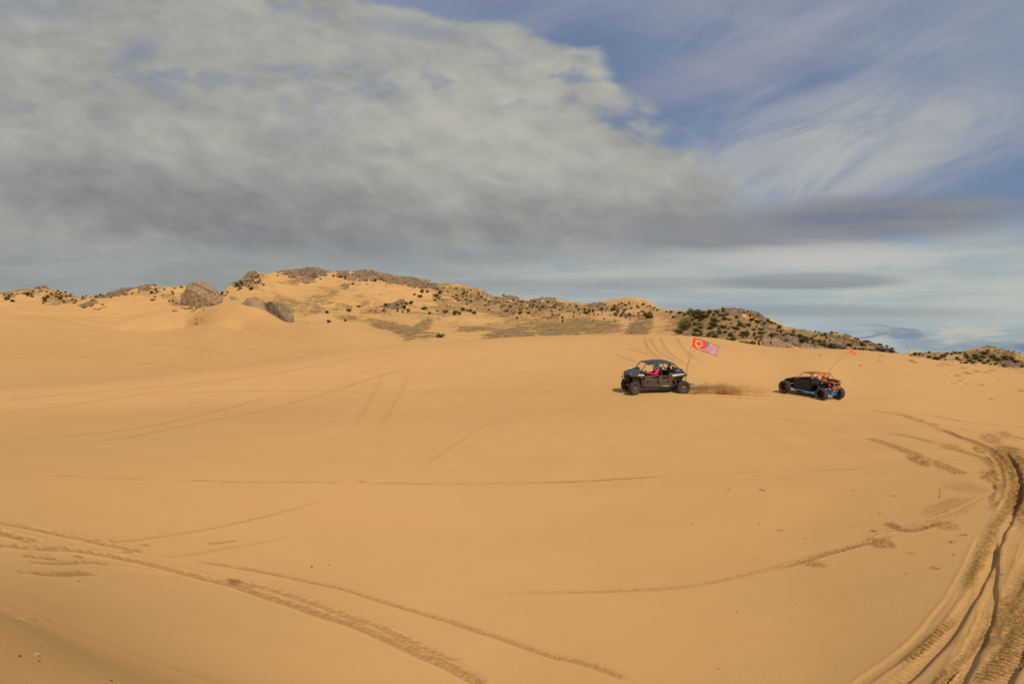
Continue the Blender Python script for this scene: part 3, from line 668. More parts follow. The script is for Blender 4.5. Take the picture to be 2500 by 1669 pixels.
track(R2([(760, 510), (900, 522), (1000, 540), (1160, 560)]), 0.06, 0.02, 'groove', 0.8, 0.2, 0, seed=143)
for a, b in [(640, 328), (770, 355), (680, 412), (860, 408), (760, 328), (930, 385), (980, 360), (520, 440)]:
    churn(a / 2.7635, 1200 + b / 2.7635, 13, 3, 5, 0.03, 0.5, a)
churn(1585 / 2.7635, 1200 + 610 / 2.7635, 20, 8, 10, 0.06, 0.9, 144)
track(R2([(0, 790), (120, 850), (300, 920), (460, 970)]), 0.10, 0.006, 'groove', 0.8, 0.05, 0, seed=145)
track(R2([(20, 715), (180, 780), (400, 880)]), 0.07, 0.005, 'groove', 0.8, 0.05, 0, seed=146)
# --- little wind-blown scars on the right flank of the crest
R6 = lambda p: zr(p, 2200, 830, 7.83)
for k, pts in enumerate([[(690, 420), (800, 440), (940, 475), (1000, 495)], [(1080, 510), (1180, 520), (1225, 545)], [(640, 475), (700, 465), (760, 495)], [(1310, 570), (1400, 575), (1500, 615)],
                         [(1120, 590), (1230, 615), (1350, 655)], [(1660, 550), (1790, 590)], [(980, 660), (1050, 665), (1120, 690)], [(1120, 735), (1190, 738)], [(1640, 1112), (1740, 1112)],
                         [(150, 340), (330, 360)], [(0, 355), (190, 380), (280, 440)], [(1380, 850), (1560, 845)], [(760, 660), (860, 665)], [(2170, 610), (2330, 635)], [(1580, 590), (1660, 625)],
                         [(2200, 955), (2349, 965)], [(980, 810), (1010, 822)], [(1200, 825), (1250, 840)], [(1510, 830), (1560, 845)], [(1830, 768), (1870, 770)], [(1060, 765), (1170, 780)]]):
    track(R6(pts), 0.30, 0.08, 'wall', 0.25, 0.75, 0, seed=150 + k, fade=(0.25, 0.25))
for X_, Y_ in [(2003, 867), (2101, 891), (2150, 868), (2148, 880), (1735, 966), (2226, 879)]: churn(X_, Y_, 5, 1.4, 0, 0.12, 0.9, X_)
H = H + DH
TANG = H / RR[None, :]

# ------------------------------------------------------------------ materials
def material(name, builder=None, color=(0.5, 0.5, 0.5), rough=0.6, metal=0.0, spec=0.5, vary=0.0, vscale=8.0, bump=0.0, bscale=30.0, **kw):
    m = bpy.data.materials.new(name); m.use_nodes = True
    N = NT(m.node_tree); b = m.node_tree.nodes['Principled BSDF']
    b.inputs['Roughness'].default_value = rough; b.inputs['Metallic'].default_value = metal
    b.inputs['Specular IOR Level'].default_value = spec
    if builder: builder(N, b)
    else:
        tc = N.new('ShaderNodeTexCoord')
        n = N.noise(tc.outputs['Object'], vscale, 4.0, 0.6)
        lo = tuple(c * (1 - vary) for c in color); hi = tuple(min(1, c * (1 + vary)) for c in color)
        N.put(b.inputs['Base Color'], N.mix(N.ss(n, 0.35, 0.65), lo, hi))
        N.put(b.inputs['Roughness'], N.lin(n, 0.3, 0.7, max(0.02, rough - 0.12), min(1, rough + 0.1)))
        if bump:
            bn = N.new('ShaderNodeBump'); bn.inputs['Strength'].default_value = bump; bn.inputs['Distance'].default_value = 0.02
            N.put(bn.inputs['Height'], N.noise(tc.outputs['Object'], bscale, 5.0, 0.65)); N.put(b.inputs['Normal'], bn.outputs[0])
    for k, v in kw.items(): b.inputs[k].default_value = v
    return m

SAND = (0.535, 0.318, 0.120)
def sand_nodes(N, b):
    g = N.new('ShaderNodeNewGeometry'); P = g.outputs['Position']
    big = N.noise(P, 0.035, 5.0, 0.55); mid = N.noise(P, 0.6, 5.0, 0.6); fine = N.noise(P, 18.0, 5.0, 0.7)
    grain = N.noise(P, 90.0, 2.0, 0.6)
    col = N.mix(N.ss(big, 0.34, 0.66), (0.600, 0.334, 0.116), (0.566, 0.308, 0.104))
    col = N.mix(N.mul(N.ss(mid, 0.35, 0.7), 0.22), col, (0.63, 0.37, 0.145))
    sp = N.ss(N.add(N.mul(grain, 0.6), N.mul(fine, 0.4)), 0.57, 0.66)
    col = N.mix(N.mul(sp, 0.22), col, (0.33, 0.19, 0.075))
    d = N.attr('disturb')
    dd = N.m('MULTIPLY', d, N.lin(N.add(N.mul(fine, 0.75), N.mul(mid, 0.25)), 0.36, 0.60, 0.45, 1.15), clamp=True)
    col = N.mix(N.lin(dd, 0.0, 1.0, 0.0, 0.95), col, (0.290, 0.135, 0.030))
    # dry grass, litter and low scrub on the far slopes
    s = N.attr('scrub')
    spk = N.noise(P, 0.75, 6.0, 0.72); spk2 = N.noise(P, 0.16, 5.0, 0.6)
    ms = N.ss(N.add(N.mul(spk, 0.62), N.mul(spk2, 0.38), N.mul(s, 0.19)), 0.53, 0.64)
    ms = N.mul(ms, N.ss(s, 0.03, 0.40))
    scol = N.mix(N.ss(N.noise(P, 0.33, 4.0, 0.6), 0.4, 0.6), (0.18, 0.115, 0.045), (0.30, 0.190, 0.085))
    col = N.mix(N.mul(ms, 0.78), col, scol)
    # bedrock
    r = N.attr('rock')
    rn = N.noise(P, 0.5, 7.0, 0.68); rn2 = N.noise(P, 2.2, 4.0, 0.6)
    rc = N.ramp(N.add(N.mul(rn, 0.7), N.mul(rn2, 0.3)), [(0.36, (0.060, 0.040, 0.028)), (0.45, (0.185, 0.120, 0.075)), (0.54, (0.29, 0.190, 0.110)), (0.64, (0.46, 0.29, 0.13))])
    mr = N.mul(N.ss(N.add(r, N.mul(N.sub(rn, 0.5), 2.2), N.mul(N.sub(rn2, 0.5), 0.9)), 0.42, 0.66), 0.92)
    mr = N.mul(mr, N.ss(r, 0.02, 0.12))
    col = N.mix(mr, col, rc)
    N.put(b.inputs['Base Color'], col)
    b.inputs['Roughness'].default_value = 0.95; b.inputs['Specular IOR Level'].default_value = 0.08
    # relief too fine to model: wind ripple, grains, clods, rock faces
    wv = N.new('ShaderNodeTexWave', wave_type='BANDS', bands_direction='X')
    rot = N.new('ShaderNodeMapping'); rot.inputs['Rotation'].default_value = (0, 0, math.radians(8)); N.put(rot.inputs[0], P)
    N.put(wv.inputs['Vector'], rot.outputs[0]); wv.inputs['Scale'].default_value = 3.4; wv.inputs['Distortion'].default_value = 5.0
    wv.inputs['Detail'].default_value = 3.0; wv.inputs['Detail Scale'].default_value = 0.6
    patch = N.ss(N.noise(P, 0.16, 3.0, 0.5), 0.45, 0.62)
    hgt = N.add(N.mul(wv.outputs['Fac'], 0.0008, patch), N.mul(fine, 0.004), N.mul(grain, 0.0014), N.mul(mid, 0.02))
    clod = N.noise(P, 26.0, 4.0, 0.7)
    hgt = N.add(hgt, N.mul(dd, N.add(N.mul(N.noise(P, 9.0, 5.0, 0.75), 0.03), N.mul(clod, 0.022))))
    hgt = N.add(hgt, N.mul(mr, N.add(N.mul(rn, 1.6), N.mul(rn2, 0.5)), 0.6), N.mul(ms, spk, 0.3))
    bn = N.new('ShaderNodeBump'); bn.inputs['Strength'].default_value = 1.0; bn.inputs['Distance'].default_value = 1.0
    N.put(bn.inputs['Height'], hgt); N.put(b.inputs['Normal'], bn.outputs[0])
M_SAND = material("dune_sand", sand_nodes)

def tag(o, label=None, cat=None, group=None, kind=None):
    if label: o['label'] = label
    if cat: o['category'] = cat
    if group: o['group'] = group
    if kind: o['kind'] = kind
    return o

def build_ground():
    nv = NA * NR + 1
    co = np.empty((nv, 3), np.float32)
    co[:-1, 0] = XX.ravel(); co[:-1, 1] = YY.ravel(); co[:-1, 2] = H.ravel() + EYE
    co[-1] = (0, 0, EYE - 1.70)
    i = np.arange(NA)[:, None]; j = np.arange(NR - 1)[None, :]; i2 = (i + 1) % NA
    q = np.stack([i * NR + j, i * NR + j + 1, i2 * NR + j + 1, i2 * NR + j], -1).reshape(-1, 4)
    t = np.stack([np.full(NA, nv - 1), np.arange(NA) * NR, ((np.arange(NA) + 1) % NA) * NR], -1)
    me = bpy.data.meshes.new("dunes")
    me.vertices.add(nv); me.vertices.foreach_set("co", co.ravel())
    loops = np.concatenate([q[:, ::-1].ravel(), t[:, ::-1].ravel()]).astype(np.int32)
    me.loops.add(len(loops)); me.loops.foreach_set("vertex_index", loops)
    st = np.concatenate([np.arange(len(q)) * 4, len(q) * 4 + np.arange(len(t)) * 3]).astype(np.int32)
    me.polygons.add(len(st)); me.polygons.foreach_set("loop_start", st)
    me.polygons.foreach_set("use_smooth", np.ones(len(st), bool))
    me.update(calc_edges=True)
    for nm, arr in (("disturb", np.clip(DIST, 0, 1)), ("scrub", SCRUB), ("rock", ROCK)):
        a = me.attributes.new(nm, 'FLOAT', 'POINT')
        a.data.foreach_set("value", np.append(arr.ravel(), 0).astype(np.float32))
    me.materials.append(M_SAND)
    o = bpy.data.objects.new("ground", me); COL.objects.link(o)
    tag(o, "tan sand dunes with wheel tracks and rocky hills behind", kind='structure')
    if me.polygons[0].normal.z < 0: me.flip_normals()
build_ground()

# ------------------------------------------------------------------ mesh helpers
def mesh_obj(name, verts, faces, mats, parent=None, smooth=False, mi=None):
    me = bpy.data.meshes.new(name); me.from_pydata([tuple(v) for v in verts], [], faces)
    for m in (mats if isinstance(mats, (list, tuple)) else [mats]): me.materials.append(m)
    if smooth: me.polygons.foreach_set("use_smooth", [True] * len(me.polygons))
    if mi is not None: me.polygons.foreach_set("material_index", mi)
    me.update()
    o = bpy.data.objects.new(name, me); COL.objects.link(o); o.parent = parent
    return o
def bm_obj(name, bm, mats, parent=None, smooth=False):
    me = bpy.data.meshes.new(name); bm.to_mesh(me); bm.free()
    for m in (mats if isinstance(mats, (list, tuple)) else [mats]): me.materials.append(m)
    if smooth: me.polygons.foreach_set("use_smooth", [True] * len(me.polygons))
    o = bpy.data.objects.new(name, me); COL.objects.link(o); o.parent = parent
    return o
def empty(name, loc=(0, 0, 0), rot=None):
    o = bpy.data.objects.new(name, None); COL.objects.link(o); o.location = loc; o.empty_display_size = 0.2
    if rot is not None: o.rotation_euler = rot
    return o
def copy_tree(o, parent=None):
    c = o.copy(); COL.objects.link(c); c.parent = parent
    for ch in o.children: copy_tree(ch, c)
    return c

# ------------------------------------------------------------------ rocks
_T = ["first", "second", "third", "fourth", "fifth", "sixth", "seventh", "eighth", "ninth", "tenth", "eleventh", "twelfth", "thirteenth", "fourteenth", "fifteenth", "sixteenth", "seventeenth", "eighteenth", "nineteenth"]
ORD = _T + ["twentieth"] + ["twenty-" + q for q in _T[:9]] + ["thirtieth"] + ["thirty-" + q for q in _T[:9]] + ["fortieth"] + ["forty-" + q for q in _T[:9]]
def rock_nodes(base, dark, light):
    def f(N, b):
        tc = N.new('ShaderNodeTexCoord'); g = N.new('ShaderNodeNewGeometry'); P = g.outputs['Position']
        n1 = N.noise(P, 0.55, 7.0, 0.65, 0.4); n2 = N.noise(P, 3.0, 5.0, 0.7)
        x, y, z = N.sep(P)
        st = N.noise(N.vec(N.mul(x, 0.3), N.mul(y, 0.3), N.add(N.mul(z, 2.6), N.mul(x, 0.9))), 1.0, 5.0, 0.65, 0.3)
        f_ = N.add(N.mul(n1, 0.45), N.mul(n2, 0.25), N.mul(st, 0.30))
        col = N.ramp(f_, [(0.40, dark), (0.46, base), (0.54, tuple(k * 1.12 for k in base)), (0.62, light)])
        nz = N.sep(g.outputs['Normal'])[2]                      # blown sand lies on the level ledges
        col = N.mix(N.mul(N.ss(N.add(nz, N.mul(N.sub(n2, 0.5), 1.1)), 0.72, 0.98), 0.85), col, (0.50, 0.30, 0.115))
        N.put(b.inputs['Base Color'], col); b.inputs['Roughness'].default_value = 0.92; b.inputs['Specular IOR Level'].default_value = 0.15
        bn = N.new('ShaderNodeBump'); bn.inputs['Strength'].default_value = 0.9; bn.inputs['Distance'].default_value = 1.0
        N.put(bn.inputs['Height'], N.add(N.mul(n1, 0.7), N.mul(n2, 0.3), N.mul(st, 0.4))); N.put(b.inputs['Normal'], bn.outputs[0])
    return f
M_ROCK_TAN = material("weathered_tan_rock", rock_nodes((0.33, 0.215, 0.112), (0.085, 0.055, 0.034), (0.50, 0.34, 0.17)))
M_ROCK_MAUVE = material("mauve_grey_rock", rock_nodes((0.175, 0.113, 0.074), (0.045, 0.031, 0.024), (0.33, 0.22, 0.125)))
M_ROCK_GREY = material("pale_grey_rock", rock_nodes((0.235, 0.158, 0.100), (0.065, 0.044, 0.032), (0.40, 0.28, 0.16)))

def at_px(X, Y, R):
    dx, dy, dz = px_dir(X, Y); h = math.hypot(dx, dy)
    return Vector((dx / h * R, dy / h * R, dz / h * R + EYE))
from mathutils import noise as mn
def displaced(bm, amp, scale, seed, strata=0.0):
    off = Vector((seed * 7.3, seed * 3.1, seed * 1.7)); bm.normal_update()
    for v in bm.verts:
        p = v.co * scale + off
        d = mn.fractal(p, 1.0, 2.0, 4) * 0.6 + (1 - 2 * abs(mn.noise(p * 1.7))) * 0.45
        d += 0.35 * (abs(mn.noise(p * 3.6)) - 0.3)
        c_ = mn.noise(p * 0.9 + Vector((3, 1, 7)))                 # open joints
        if abs(c_) < 0.05: d -= 0.55 * (1 - abs(c_) / 0.05)
        c_ = mn.noise(Vector((p.x * 0.6, p.y * 0.6, p.z * 2.4)))
        if abs(c_) < 0.07: d -= 0.35 * (1 - abs(c_) / 0.07)
        if strata: d += strata * math.sin(v.co.z * 5.5 / max(scale, 0.1) * 0.25 + 2 * mn.noise(p))
        v.co += v.normal * (d + 0.15) * amp
def hull_rock(label, ref, pts, mat, amp=0.5, scale=0.35, sub=4, cracks=(), seed=1, cat='rock', group=None):
    """pts: (photo x, photo y, offset in metres from the reference distance)"""
    gx, gy = hit(*ref, rmin=100); R0 = math.hypot(gx, gy)
    bm = bmesh.new(); # an offset of None buries the point just under the ground seen there; 'p' sets it a little proud of that ground
    P = [at_px(a, b, math.hypot(*hit(a, b, rmin=100)) + (2.5 if d is None else -2.5) if d in (None, 'p') else R0 + d) for a, b, d in pts]
    c0 = ground(gx, gy); base = Vector((c0.x, c0.y, c0.z - 0.5))
    for p in P: bm.verts.new(p - base)
    r = bmesh.ops.convex_hull(bm, input=bm.verts)
    bmesh.ops.delete(bm, geom=[g for g in r['geom_interior'] if isinstance(g, bmesh.types.BMVert)], context='VERTS')
    bmesh.ops.triangulate(bm, faces=bm.faces)
    L = max((a.co - b.co).length for a in bm.verts for b in bm.verts)
    for k in range(9):
        es = [e for e in bm.edges if e.calc_length() > L / (2 ** sub)]
        if not es: break
        bmesh.ops.subdivide_edges(bm, edges=es, cuts=1); bmesh.ops.triangulate(bm, faces=bm.faces)
    displaced(bm, amp, scale, seed)
    for v in bm.verts:                       # deep open cracks
        w = v.co + base; qx, qy = project(w.x, w.y, w.z - EYE)
        for (x0, y0), (x1, y1) in cracks:
            t = max(0, min(1, ((qx-x0)*(x1-x0) + (qy-y0)*(y1-y0)) / ((x1-x0)**2 + (y1-y0)**2))); dd = math.hypot(qx - x0 - t*(x1-x0), qy - y0 - t*(y1-y0))
            if dd < 1.2: v.co += Vector((w.x, w.y, 0)).normalized() * 1.2 * (1 - dd / 1.2)
    for f in bm.faces: f.smooth = False
    o = bm_obj('rock_outcrop', bm, mat); o.location = base
    tag(o, label, cat, group); return o

hull_rock("large pale tan pyramid-shaped outcrop with a diagonal crack on the left skyline", (490, 742),
          [(442, 737, 'p'), (450, 744, None), (470, 749, None), (505, 750, None), (526, 744, 'p'), (542, 734, 'p'), (540, 726, 'p'), (531, 714, 6), (514, 699, 9), (498, 691, 10), (484, 687, 10), (474, 690, 9), (458, 703, 8), (446, 720, 'p'), (490, 735, 18), (470, 720, 16)],
          M_ROCK_TAN, 0.62, 0.38, 6, seed=2, cracks=[((477, 694), (489, 700)), ((489, 700), (508, 709)), ((508, 709), (527, 720))])
hull_rock("low dark ledge against the left shoulder of the pyramid-shaped outcrop", (462, 702),
          [(454, 700, 0), (462, 693, 2), (474, 688, 6), (486, 686, 8), (486, 694, 4), (470, 700, 0), (458, 705, -1), (470, 694, 12)], M_ROCK_MAUVE, 0.35, 0.5, 4, seed=3)
hull_rock("long dark grey block with a blunt end, jutting from the dune", (704, 786),
          [(643, 753, None), (644, 744, None), (653, 737, None), (664, 737, 14), (690, 743, 9), (706, 749, 6), (716, 757, 4), (718, 768, 2), (716, 784, 0), (704, 786, -1), (690, 782, None), (676, 776, None), (654, 764, None), (708, 775, 8), (680, 760, 16)],
          M_ROCK_GREY, 0.34, 0.5, 6, seed=4, cracks=[((650, 741), (656, 747)), ((656, 747), (660, 757))])
hull_rock("pale weathered slab directly left of the long dark block, sloping down to the right", (625, 752),
          [(596, 741, 'p'), (602, 731, 'p'), (613, 727, 6), (622, 726, 8), (640, 734, 9), (652, 743, None), (652, 764, None), (640, 764, None), (618, 758, None), (602, 748, None), (630, 748, 6)], M_ROCK_TAN, 0.36, 0.5, 5, seed=5)
hull_rock("thin grey ledge trailing up the sand to the left of the weathered slab", (580, 732),
          [(556, 724, 3), (568, 723, 5), (582, 730, 5), (602, 740, 3), (610, 746, 0), (600, 745, -2), (580, 737, -2), (563, 730, -1)], M_ROCK_GREY, 0.25, 0.6, 4, seed=6)
hull_rock("rounded cap of dark mauve rock crowning the highest hill", (765, 668),
          [(728, 668, 0), (733, 660, 2), (745, 655, 6), (760, 653, 10), (775, 655, 10), (786, 660, 8), (798, 668, 4), (795, 676, -2), (770, 674, -6), (740, 673, -5), (762, 662, 22)], M_ROCK_MAUVE, 1.1, 0.22, 5, seed=7)
hull_rock("smooth grey boulder on sand below the highest hill's rock cap", (748, 690),
          [(736, 688, 0), (740, 681, 3), (750, 679, 4), (758, 684, 3), (759, 690, 0), (748, 691, -2), (748, 683, 8)], M_ROCK_GREY, 0.5, 0.4, 4, seed=8)
hull_rock("boulder on the bare skyline between the rock cap and the ridge", (838, 673),
          [(826, 672, 0), (830, 667, 2), (840, 664, 4), (851, 668, 3), (853, 674, 0), (838, 675, -2), (840, 668, 9)], M_ROCK_MAUVE, 0.5, 0.4, 4, seed=9)
hull_rock("rounded mauve boulder at the left end of the long rocky ridge", (856, 684),
          [(848, 683, 0), (852, 675, 3), (860, 672, 4), (868, 677, 3), (868, 685, 0), (856, 686, -2), (858, 676, 9)], M_ROCK_GREY, 0.5, 0.4, 4, seed=10)
hull_rock("square mauve boulder under the highest point of the long rocky ridge", (910, 684),
          [(902, 683, 0), (904, 675, 3), (914, 673, 4), (920, 678, 3), (920, 685, 0), (910, 686, -2), (911, 677, 9)], M_ROCK_GREY, 0.5, 0.4, 4, seed=11)
hull_rock("dark mauve crag forming the peak of the long rocky ridge", (908, 674),
          [(893, 675, 0), (898, 667, 3), (908, 662, 5), (920, 667, 5), (934, 677, 3), (925, 680, -2), (905, 678, -3), (910, 668, 14)], M_ROCK_MAUVE, 0.8, 0.3, 5, seed=12)
hull_rock("flat slab of mauve rock tilted on the bench of the middle slope", (1355, 779),
          [(1342, 781, 0), (1350, 775, 2), (1366, 774, 4), (1366, 777, 0), (1352, 781, -1), (1355, 776, 4)], M_ROCK_GREY, 0.2, 0.6, 3, seed=13)
hull_rock("mauve pointed rock at the summit of the shrubby right hill", (1785, 770),
          [(1771, 770, 0), (1772, 757, 1), (1776, 753, 2), (1781, 755, 2), (1786, 754, 2), (1794, 752, 2.5), (1800, 759, 2), (1803, 768, 0), (1795, 773, -1), (1780, 774, -1.5), (1786, 760, 5)], M_ROCK_MAUVE, 0.30, 0.7, 4, seed=14)
for lab, ref, pts, mt, sd in [
    ("tall rock wall above the sand, right of the dark stump", (1880, 849), [(1858, 848, 0), (1860, 830, 1.5), (1868, 823, 3), (1880, 822, 3), (1884, 830, 2), (1886, 850, -.4), (1872, 852, -.5), (1870, 835, 5)], M_ROCK_GREY, 15),
    ("round boulder in the middle of the right hill's rock wall", (1895, 851), [(1884, 848, 0), (1884, 832, 1), (1889, 825, 2), (1900, 826, 2), (1908, 834, 1), (1908, 851, 0), (1895, 853, -.5), (1895, 838, 4)], M_ROCK_TAN, 16),
    ("rusty tan rock at the foot of the pale rock wall on the right hill", (1925, 852), [(1908, 851, 0), (1909, 840, 1), (1918, 835, 2), (1932, 838, 2), (1938, 851, 0), (1922, 854, -.4), (1922, 842, 3)], M_ROCK_TAN, 17),
    ("dark mauve rock behind the rusty tan rock on the right hill", (1935, 845), [(1918, 840, 1), (1924, 826, 2), (1936, 823, 3), (1948, 829, 3), (1952, 849, 0), (1936, 851, 0), (1936, 835, 5)], M_ROCK_MAUVE, 18),
    ("broad pale boulder right of the dark crevice on the right hill", (1970, 853), [(1953, 851, 0), (1955, 842, 1), (1964, 838, 2), (1976, 840, 2), (1986, 848, 1), (1990, 854, 0), (1968, 855, -.4), (1968, 843, 4)], M_ROCK_TAN, 19),
    ("low striped rock ledge at the right end of the pale rock wall", (2010, 855), [(1988, 853, 0), (1992, 845, 1), (2002, 845, 2), (2020, 851, 2), (2030, 856, 0), (2005, 857, -.4), (2005, 848, 4)], M_ROCK_GREY, 20)]:
    hull_rock(lab, ref, pts, mt, 0.22, 0.9, 4, seed=sd)

ROCKP = []
for k in range(7):
    bm = bmesh.new(); bmesh.ops.create_icosphere(bm, subdivisions=3, radius=0.5)
    rr_ = random.Random(40 + k)
    for v in bm.verts: v.co = Vector((v.co.x * rr_.uniform(0.95, 1.05), v.co.y * 0.8, v.co.z * 0.62))
    for c in range(6):                     # flat broken faces
        n = Vector((rr_.uniform(-1, 1), rr_.uniform(-1, 1), rr_.uniform(-0.2, 1))).normalized(); d = rr_.uniform(0.22, 0.36)
        for v in bm.verts:
            e = v.co.dot(n) - d
            if e > 0: v.co -= n * e
    displaced(bm, 0.05, 3.5, 60 + k)
    me = bpy.data.meshes.new("rock"); bm.to_mesh(me); bm.free(); ROCKP.append(me)
rng = random.Random(5)
def put_rock(X, Y, wpx, label, group, mat, flat=1.0, name='rock'):
    gx, gy = hit(X, Y, rmin=100); R = math.hypot(gx, gy); s = 1.45 * wpx * R / F
    me = rng.choice(ROCKP)
    if not me.materials: me.materials.append(None)
    o = bpy.data.objects.new(name, me); COL.objects.link(o)
    o.material_slots[0].link = 'OBJECT'; o.material_slots[0].material = mat
    z = s * rng.uniform(0.7, 1.1) * flat
    o.location = ground(gx, gy) + Vector((0, 0, -0.04 * z)); o.scale = (s, s * rng.uniform(0.7, 1.1), z)
    o.rotation_euler = (rng.uniform(-.25, .25), rng.uniform(-.25, .25), rng.uniform(0, 6.28))
    tag(o, label, 'rock', group)
def rocks(n, poly, wr, label, group, mats, flat=1.0):
    """scatter inside ellipses (cx, cy, rx, ry, rot)"""
    L = []
    for k in range(n):
        cx, cy, rx, ry, rt = rng.choice(poly); a = rng.uniform(0, 6.28); q = math.sqrt(rng.random()); r = math.radians(rt)
        ex, ey = math.cos(a) * q * rx, math.sin(a) * q * ry
        w_ = rng.uniform(*wr); sz = 'small' if w_ < wr[0] + 0.35 * (wr[1] - wr[0]) else ('medium' if w_ < wr[0] + 0.7 * (wr[1] - wr[0]) else 'large')
        L.append((cx + ex * math.cos(r) - ey * math.sin(r), cy + ex * math.sin(r) + ey * math.cos(r), w_, sz, rng.choice(mats)))
    L.sort(key=lambda q: q[0]); cnt = {}
    for X, Y, w_, sz, mt in L:
        cn = {G_.name: 'grey', Mv.name: 'mauve', Tn.name: 'tan'}[mt.name]; cnt[(sz, cn)] = cnt.get((sz, cn), 0) + 1
        put_rock(X, Y, w_, f"{sz} {cn} rock {label}, {ORD[cnt[(sz, cn)] - 1]} from left", group, mt, flat)
G_, Mv, Tn = M_ROCK_GREY, M_ROCK_MAUVE, M_ROCK_TAN
rocks(34, [(478, 747, 20, 7, -6), (492, 753, 13, 5, 0), (430, 741, 14, 5, 10), (428, 757, 7, 3, 0), (455, 752, 12, 4, 0)], (3, 8), "on the sand below the pyramid-shaped outcrop", "grey rocks fallen below the pyramid-shaped outcrop", [G_, G_, Mv], 0.8)
rocks(26, [(480, 740, 34, 8, -4), (522, 734, 16, 6, -10), (455, 728, 10, 10, 0)], (5, 12), "heaped round the foot of the pyramid-shaped outcrop", "broken rocks round the foot of the pyramid-shaped outcrop", [Tn, G_], 0.9)
rocks(14, [(625, 752, 24, 4, 18), (600, 742, 10, 3, 20), (690, 779, 18, 2, 10)], (4, 9), "broken off the two slabs in the dune", "broken rocks below the two slabs", [Tn, G_], 0.7)
rocks(8, [(486, 777, 12, 3, 10), (480, 788, 7, 2, 10)], (3, 7), "lying flat in the patch far below the pyramid outcrop", "lone patch of flat grey rocks on the left slope", [G_], 0.4)
rocks(22, [(205, 749, 10, 3, -8), (225, 745, 22, 5, -5), (250, 745, 14, 8, 0), (240, 754, 10, 3, -10)], (3, 8), "in the scree on the left slope", "grey scree on the left slope", [G_, Mv], 0.6)
rocks(18, [(280, 719, 20, 6, -12), (310, 714, 18, 6, 0), (350, 707, 24, 4, -8)], (5, 13), "on the low left skyline", "dark rocks along the low left skyline", [Mv], 0.75)
rocks(26, [(885, 678, 30, 8, 8), (940, 683, 30, 8, 14), (990, 692, 34, 7, 14), (1040, 700, 24, 6, 14)], (5, 12), "packed into the long rocky ridge", "boulders of the long rocky ridge", [Mv, Mv, G_], 0.9)
rocks(16, [(700, 669, 24, 6, 0), (770, 678, 26, 6, 5), (722, 679, 16, 6, 0)], (4, 10), "around the rock cap of the highest hill", "boulders around the summit rock cap", [Mv, G_], 0.8)
rocks(18, [(840, 700, 10, 5, -20), (880, 693, 30, 3, 0), (940, 694, 40, 4, 6)], (2.5, 6), "strewn below the long rocky ridge", "small rocks below the long rocky ridge", [Mv, G_], 0.7)
rocks(16, [(945, 755, 36, 8, -15)], (3, 7), "in the mound at the highest hill's foot", "grey rocks in the mound at the hill foot", [G_, Mv], 0.6)
rocks(44, [(1840, 777, 30, 10, 30), (1870, 795, 30, 10, 30), (1740, 805, 60, 20, 10), (1820, 830, 50, 10, 0), (1790, 762, 24, 8, 10), (1770, 835, 30, 6, 10)], (3, 9), "among bushes of the right hill", "rocks among the bushes of the right hill", [G_, Tn, Mv], 0.8)
rocks(24, [(1900, 808, 30, 10, 20), (1990, 835, 50, 12, 10), (2080, 840, 40, 10, 15)], (3, 9), "on the slope right of the rock wall", "rocks on the long slope of the right hill", [Mv, G_], 0.6)
rocks(20, [(2400, 868, 60, 10, 5), (2480, 885, 30, 10, 5), (2300, 866, 40, 6, 0)], (2.5, 6), "on the far low hill at right", "rocks on the far low hill at the right edge", [Mv, G_], 0.7)
rocks(18, [(1240, 738, 50, 6, 3), (1340, 745, 40, 6, 3), (1480, 755, 60, 8, 0), (1540, 774, 20, 4, 0)], (3, 8), "high on the middle slope", "mauve rocks high on the middle slope", [Mv, G_], 0.6)

# ------------------------------------------------------------------ junipers and desert shrubs
def leaf_nodes(c1, c2, c3):
    def f(N, b):
        oi = N.new('ShaderNodeObjectInfo'); g = N.new('ShaderNodeNewGeometry')
        n = N.noise(g.outputs['Position'], 1.6, 3.0, 0.6); rl = g.outputs['Random Per Island']
        col = N.mix(N.ss(N.add(N.mul(n, 0.6), N.mul(rl, 0.4)), 0.35, 0.65), c1, c2)
        col = N.mix(N.mul(oi.outputs['Random'], 0.6), col, c3)
        N.put(b.inputs['Base Color'], col); b.inputs['Roughness'].default_value = 0.8; b.inputs['Specular IOR Level'].default_value = 0.15
    return f
M_LEAF = {'g': material("juniper_green", leaf_nodes((0.048, 0.060, 0.013), (0.130, 0.135, 0.024), (0.095, 0.085, 0.022))),
          'o': material("olive_foliage", leaf_nodes((0.095, 0.090, 0.020), (0.195, 0.165, 0.034), (0.140, 0.112, 0.030))),
          'd': material("dark_brown_shrub", leaf_nodes((0.060, 0.048, 0.026), (0.125, 0.095, 0.048), (0.140, 0.105, 0.060)))}
M_BARK = material("juniper_bark", color=(0.12, 0.085, 0.055), rough=0.95, vary=0.3, vscale=12, bump=0.5)
M_TWIG = material("brown_twigs", color=(0.30, 0.19, 0.095), rough=0.9, vary=0.3)

